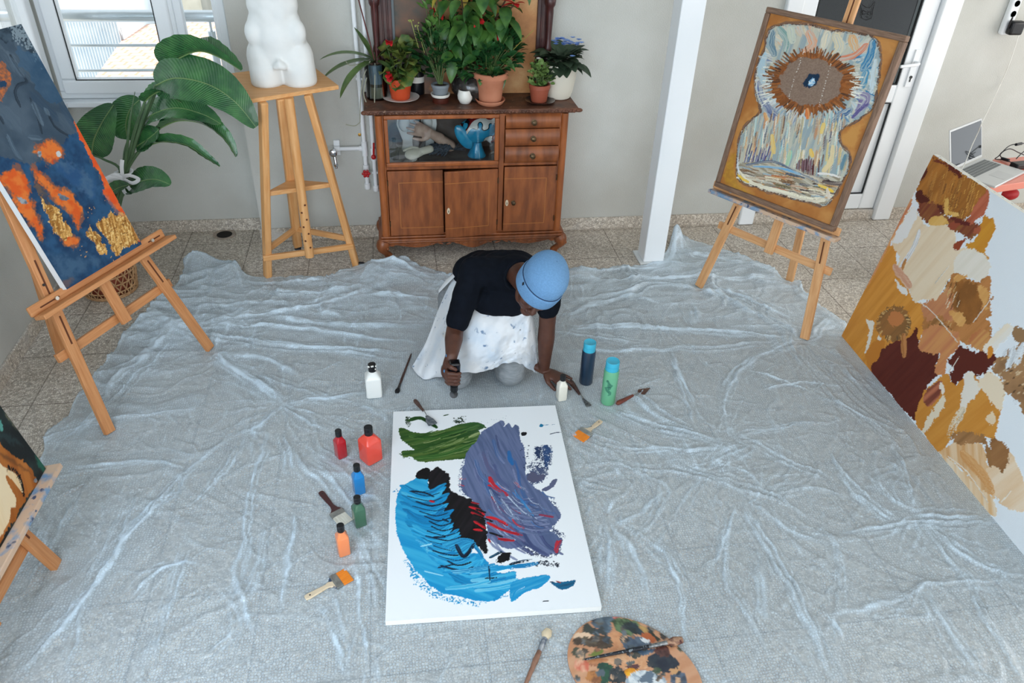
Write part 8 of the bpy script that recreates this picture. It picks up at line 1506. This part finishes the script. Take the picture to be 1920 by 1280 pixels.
P4 = [h0+ux*0+sv*.004, h0+ux*Wd+sv*.004, h0+ux*Wd+sv*Hs_, h0+sv*Hs_]; M.prism(P4, -vy*.008); scr = put('screen', M, SILV, lp, bevel=.003)
M = Mesh(); fr_ = vy*.0008; M.prism([h0+ux*.012+sv*.022+fr_, h0+ux*(Wd-.012)+sv*.022+fr_, h0+ux*(Wd-.012)+sv*(Hs_-.010)+fr_, h0+ux*.012+sv*(Hs_-.010)+fr_], -vy*.001); put('display', M, mat('dark_display', (20, 28, 32), .1, spec=.7, coat=.5), scr, smooth=0)
# charger and cables
pc_ = gz(1907, 306, ZT2+.03); t = thing('power_adapter', (pc_.x, pc_.y, ZT2), 'black power adapter with tangled black cables behind the laptop', 'power adapter')
M = Mesh(); M.box((pc_.x+.03, pc_.y, ZT2+.018), (.11, .06, .032), Matrix.Rotation(.15, 3, 'Z')); put('adapter_box', M, BLACKP, t, bevel=.006)
M = Mesh(); K = lambda x, y, z: gz(x, y, ZT2+z)
for P in ([K(1900, 306, .02), K(1884, 300, .01), K(1866, 298, .01), K(1873, 292, .05), K(1890, 275, .08), K(1905, 270, .08), K(1930, 268, .06)], [K(1878, 296, .01), K(1876, 288, .06), K(1893, 279, .09), K(1910, 286, .05), K(1924, 292, .03)], [K(1905, 298, .02), K(1915, 288, .05), K(1925, 280, .06)]): M.tube(smooth_poly([tuple(p) for p in P], False, 6), .0032, 6)
M.tube([K(1878, 297, .012), K(1892, 301, .015)], .010, 8); M.tube([K(1905, 271, .082), K(1915, 269, .078)], .009, 8); put('cables', M, BLACKP, t)
# boxes on the floor below
M = Mesh(); M.bb(3.25, 4.3, 3.50, 3.80, .0, .42); put('white_box', M, WHITE, bevel=.006, label='plain white box on the floor under the pink table', cat='box')
rb = gz(1892, 366, .45); M = Mesh(); M.ell((rb.x, rb.y, .4605), (.06, .045, .040)); put('red_pouch', M, mat('red_pouch', (176, 30, 36), .5), smooth=180, label='small red pouch lying on the white box', cat='pouch')
# power strip, router and cord on the wall
def W_(x, y, o=0.): p = gY(x, y, YB-o); p.y = YB-o; return p
t = thing('power_strip', W_(1890, 30), 'white multi-socket power strip fixed upright to the wall at the right', 'power strip')
s0, s1 = W_(1878, 60), W_(1905, -40); xs_ = (s0.x+s1.x)/2+.018; M = Mesh(); z0_ = s0.z-.01; M.bb(xs_-.032, xs_+.032, YB-.045, YB-.001, z0_, z0_+.62); put('strip_body', M, PVC, t, bevel=.012, seg=3)
for k in range(7):
    z = z0_+.13+k*.062; M = Mesh(); M.lathe([(.021, 0), (.021, -.0015), (.019, -.0016), (.018, .006), (0, .006)][::-1], (xs_, YB-.045, z), 20, axis=(0, 1, 0)); sk = put('socket', M, mat('socket_grey', (200, 208, 208), .5), t)
    M = Mesh(); M.lathe([(.0028, 0), (.0028, -.003)], (xs_-.0095, YB-.0385, z+.003), 8, axis=(0, 1, 0)); M.lathe([(.0028, 0), (.0028, -.003)], (xs_+.0095, YB-.0385, z-.003), 8, axis=(0, 1, 0)); put('pin_holes', M, INK, sk)
rt_ = W_(1897, 52, .09); rt_.x = xs_+.03; t = thing('wifi_router', (rt_.x, YB-.045, rt_.z-.05), 'black box with two short antennas plugged in at the foot of the power strip', 'router')
M = Mesh(); M.bb(xs_-.018, xs_+.075, YB-.10, YB-.047, z0_+.01, z0_+.095); put('housing', M, BLACKP, t, bevel=.014, seg=3)
for s_, x in ((-1, xs_-.02), (1, xs_+.077)): M = Mesh(); M.tube([(x, YB-.075, z0_+.05), (x+s_*.012, YB-.085, z0_+.10), (x+s_*(.05 if s_ > 0 else .014), YB-.09, z0_+.12)], [.008, .007, .005], 10, flat=.6); put('antenna', M, BLACKP, t)
M = Mesh(); P = [Vector((xs_+.09, YB-.05, z0_+.03)), W_(1893, 118, .06), W_(1868, 175, .10), gz(1845, 222, 1.12), gz(1833, 250, .98), gz(1821, 276, .88), gz(1812, 300, .80), gz(1803, 318, ZT2+.022)]
M.tube(smooth_poly([tuple(p) for p in P], False, 6), .0026, 8); put('power_cord', M, WHC, t, label='thin white cord hanging down past the laptop')
M = Mesh(); a = W_(1822, -6); b = W_(1855, 0); M.bb(a.x, b.x, YB-.03, YB-.001, a.z-.005, a.z+.07); put('wall_socket', M, PVC, bevel=.006, label='small white wall box at the top edge beside the door', cat='wall socket')

# ------------------------------------------------------------------ outside the window: balcony rail, roofs, shed
GLS = mat('satin_rail', (206, 214, 220), .3, .8)
t = thing('balcony_railing', (-1.6, 5.36, 0), 'stainless balcony railing seen through the window', 'railing')
YR2 = 5.36; zr = gY(280, 30, YR2).z
M = Mesh(); M.tube([(-3.6, YR2, zr), (.6, YR2, zr)], .036, 18); put('handrail', M, GLS, t)
for y_ in (85, 132): M = Mesh(); z = gY(220, y_, YR2).z; M.tube([(-3.6, YR2, z), (.6, YR2, z)], .0095, 10); put('rod', M, GLS, t)
px_ = gY(397, 60, YR2).x
for x in (px_, px_-1.75): M = Mesh(); M.tube([(x, YR2, 0), (x, YR2, zr-.09)], .025, 14); M.tube([(x, YR2, zr-.09), (x, YR2, zr-.03)], .008, 10); put('post', M, GLS, t)
M = Mesh(); M.bb(-4.5, 3., 5.16, 5.6, -.3, -.121); put('balcony_floor', M, WALL, kind='structure', smooth=0)
def roof_mat():
    m, T, b = nodes('terracotta_roof_tiles'); N = T.nodes; L = T.links; tc = N.new('ShaderNodeTexCoord'); mp = N.new('ShaderNodeAttribute'); mp.attribute_name = 'gc'
    br = N.new('ShaderNodeTexBrick'); br.inputs['Scale'].default_value = 1; br.inputs['Brick Width'].default_value = .20; br.inputs['Row Height'].default_value = .20; br.inputs['Mortar Size'].default_value = .018; br.inputs['Color1'].default_value = rgb(222, 180, 160); br.inputs['Color2'].default_value = rgb(228, 192, 174); br.inputs['Mortar'].default_value = rgb(190, 142, 122); L.new(mp.outputs['Vector'], br.inputs['Vector']); L.new(br.outputs[0], b.inputs['Base Color']); b.inputs['Roughness'].default_value = .8
    bp = N.new('ShaderNodeBump'); bp.inputs['Strength'].default_value = .8; bp.inputs['Distance'].default_value = .05; L.new(br.outputs['Fac'], bp.inputs['Height']); bp.invert = True; L.new(bp.outputs[0], b.inputs['Normal']); return m
ROOF = roof_mat()
def slab(name, pts, m, label, cat, th=.15, gs=None):
    M = Mesh(); P = [Vector(p) for p in pts]; e1 = (P[1]-P[0]).normalized(); n_ = e1.cross(P[2]-P[0]).normalized(); e2 = n_.cross(e1); top_ = P; M.add(P, [(0, 1, 2, 3)], [((p-P[0]).dot(e1), (p-P[0]).dot(e2), 0) for p in P]); lo_ = [p-Vector((0, 0, th)) for p in P]; M.add(P+lo_, [(4, 5, 1, 0), (5, 6, 2, 1), (6, 7, 3, 2), (7, 4, 0, 3), (7, 6, 5, 4)]); return put(name, M, m, smooth=0, label=label, cat=cat, recalc=True)
def far(x, y, Y): p = gY(x, y, Y); return p
# the neighbours' roofs lie a storey below, sloping toward the viewer
slab('tiled_roof', [far(150, 185, 9.5), far(330, 185, 9.5), far(300, 45, 14.5), far(250, 45, 14.5)], ROOF, 'sloping terracotta tiled roof below the window, left pane', 'roof')
slab('tiled_roof', [far(318, 210, 8.5), far(520, 210, 8.5), far(470, 28, 14), far(322, 28, 14)], ROOF, 'terracotta tiled roof seen in the narrow right pane', 'roof')
M = Mesh(); a_, b_ = far(128, 106, 13), far(236, 106, 13); top_ = far(150, 35, 13).z; CORR = mat('white_corrugated_sheet', (214, 222, 226), .6, c2=(200, 210, 218), scale=4, coord='Object'); rows = [[], []]
for i in range(120): x = a_.x+(b_.x-a_.x)*i/119; y = 13+.04*math.sin(i*1.05); rows[0].append(Vector((x, y, a_.z-1.5))); rows[1].append(Vector((x, y, top_)))
M.grid(rows); M.bb(a_.x, b_.x, 13.1, 15, a_.z-1.5, top_-.02); put('corrugated_shed', M, CORR, smooth=180, label='white corrugated metal shed between the roofs outside', cat='shed')
M = Mesh(); a_, b_ = far(350, 75, 16), far(390, 75, 16); M.bb(a_.x, b_.x, 16, 17, a_.z-3, far(350, -40, 16).z); put('concrete_chimney', M, mat('weathered_concrete', (176, 172, 160), .9, c2=(150, 148, 136), scale=2, coord='Object'), smooth=0, label='weathered concrete wall standing behind the right-hand roof', cat='wall')
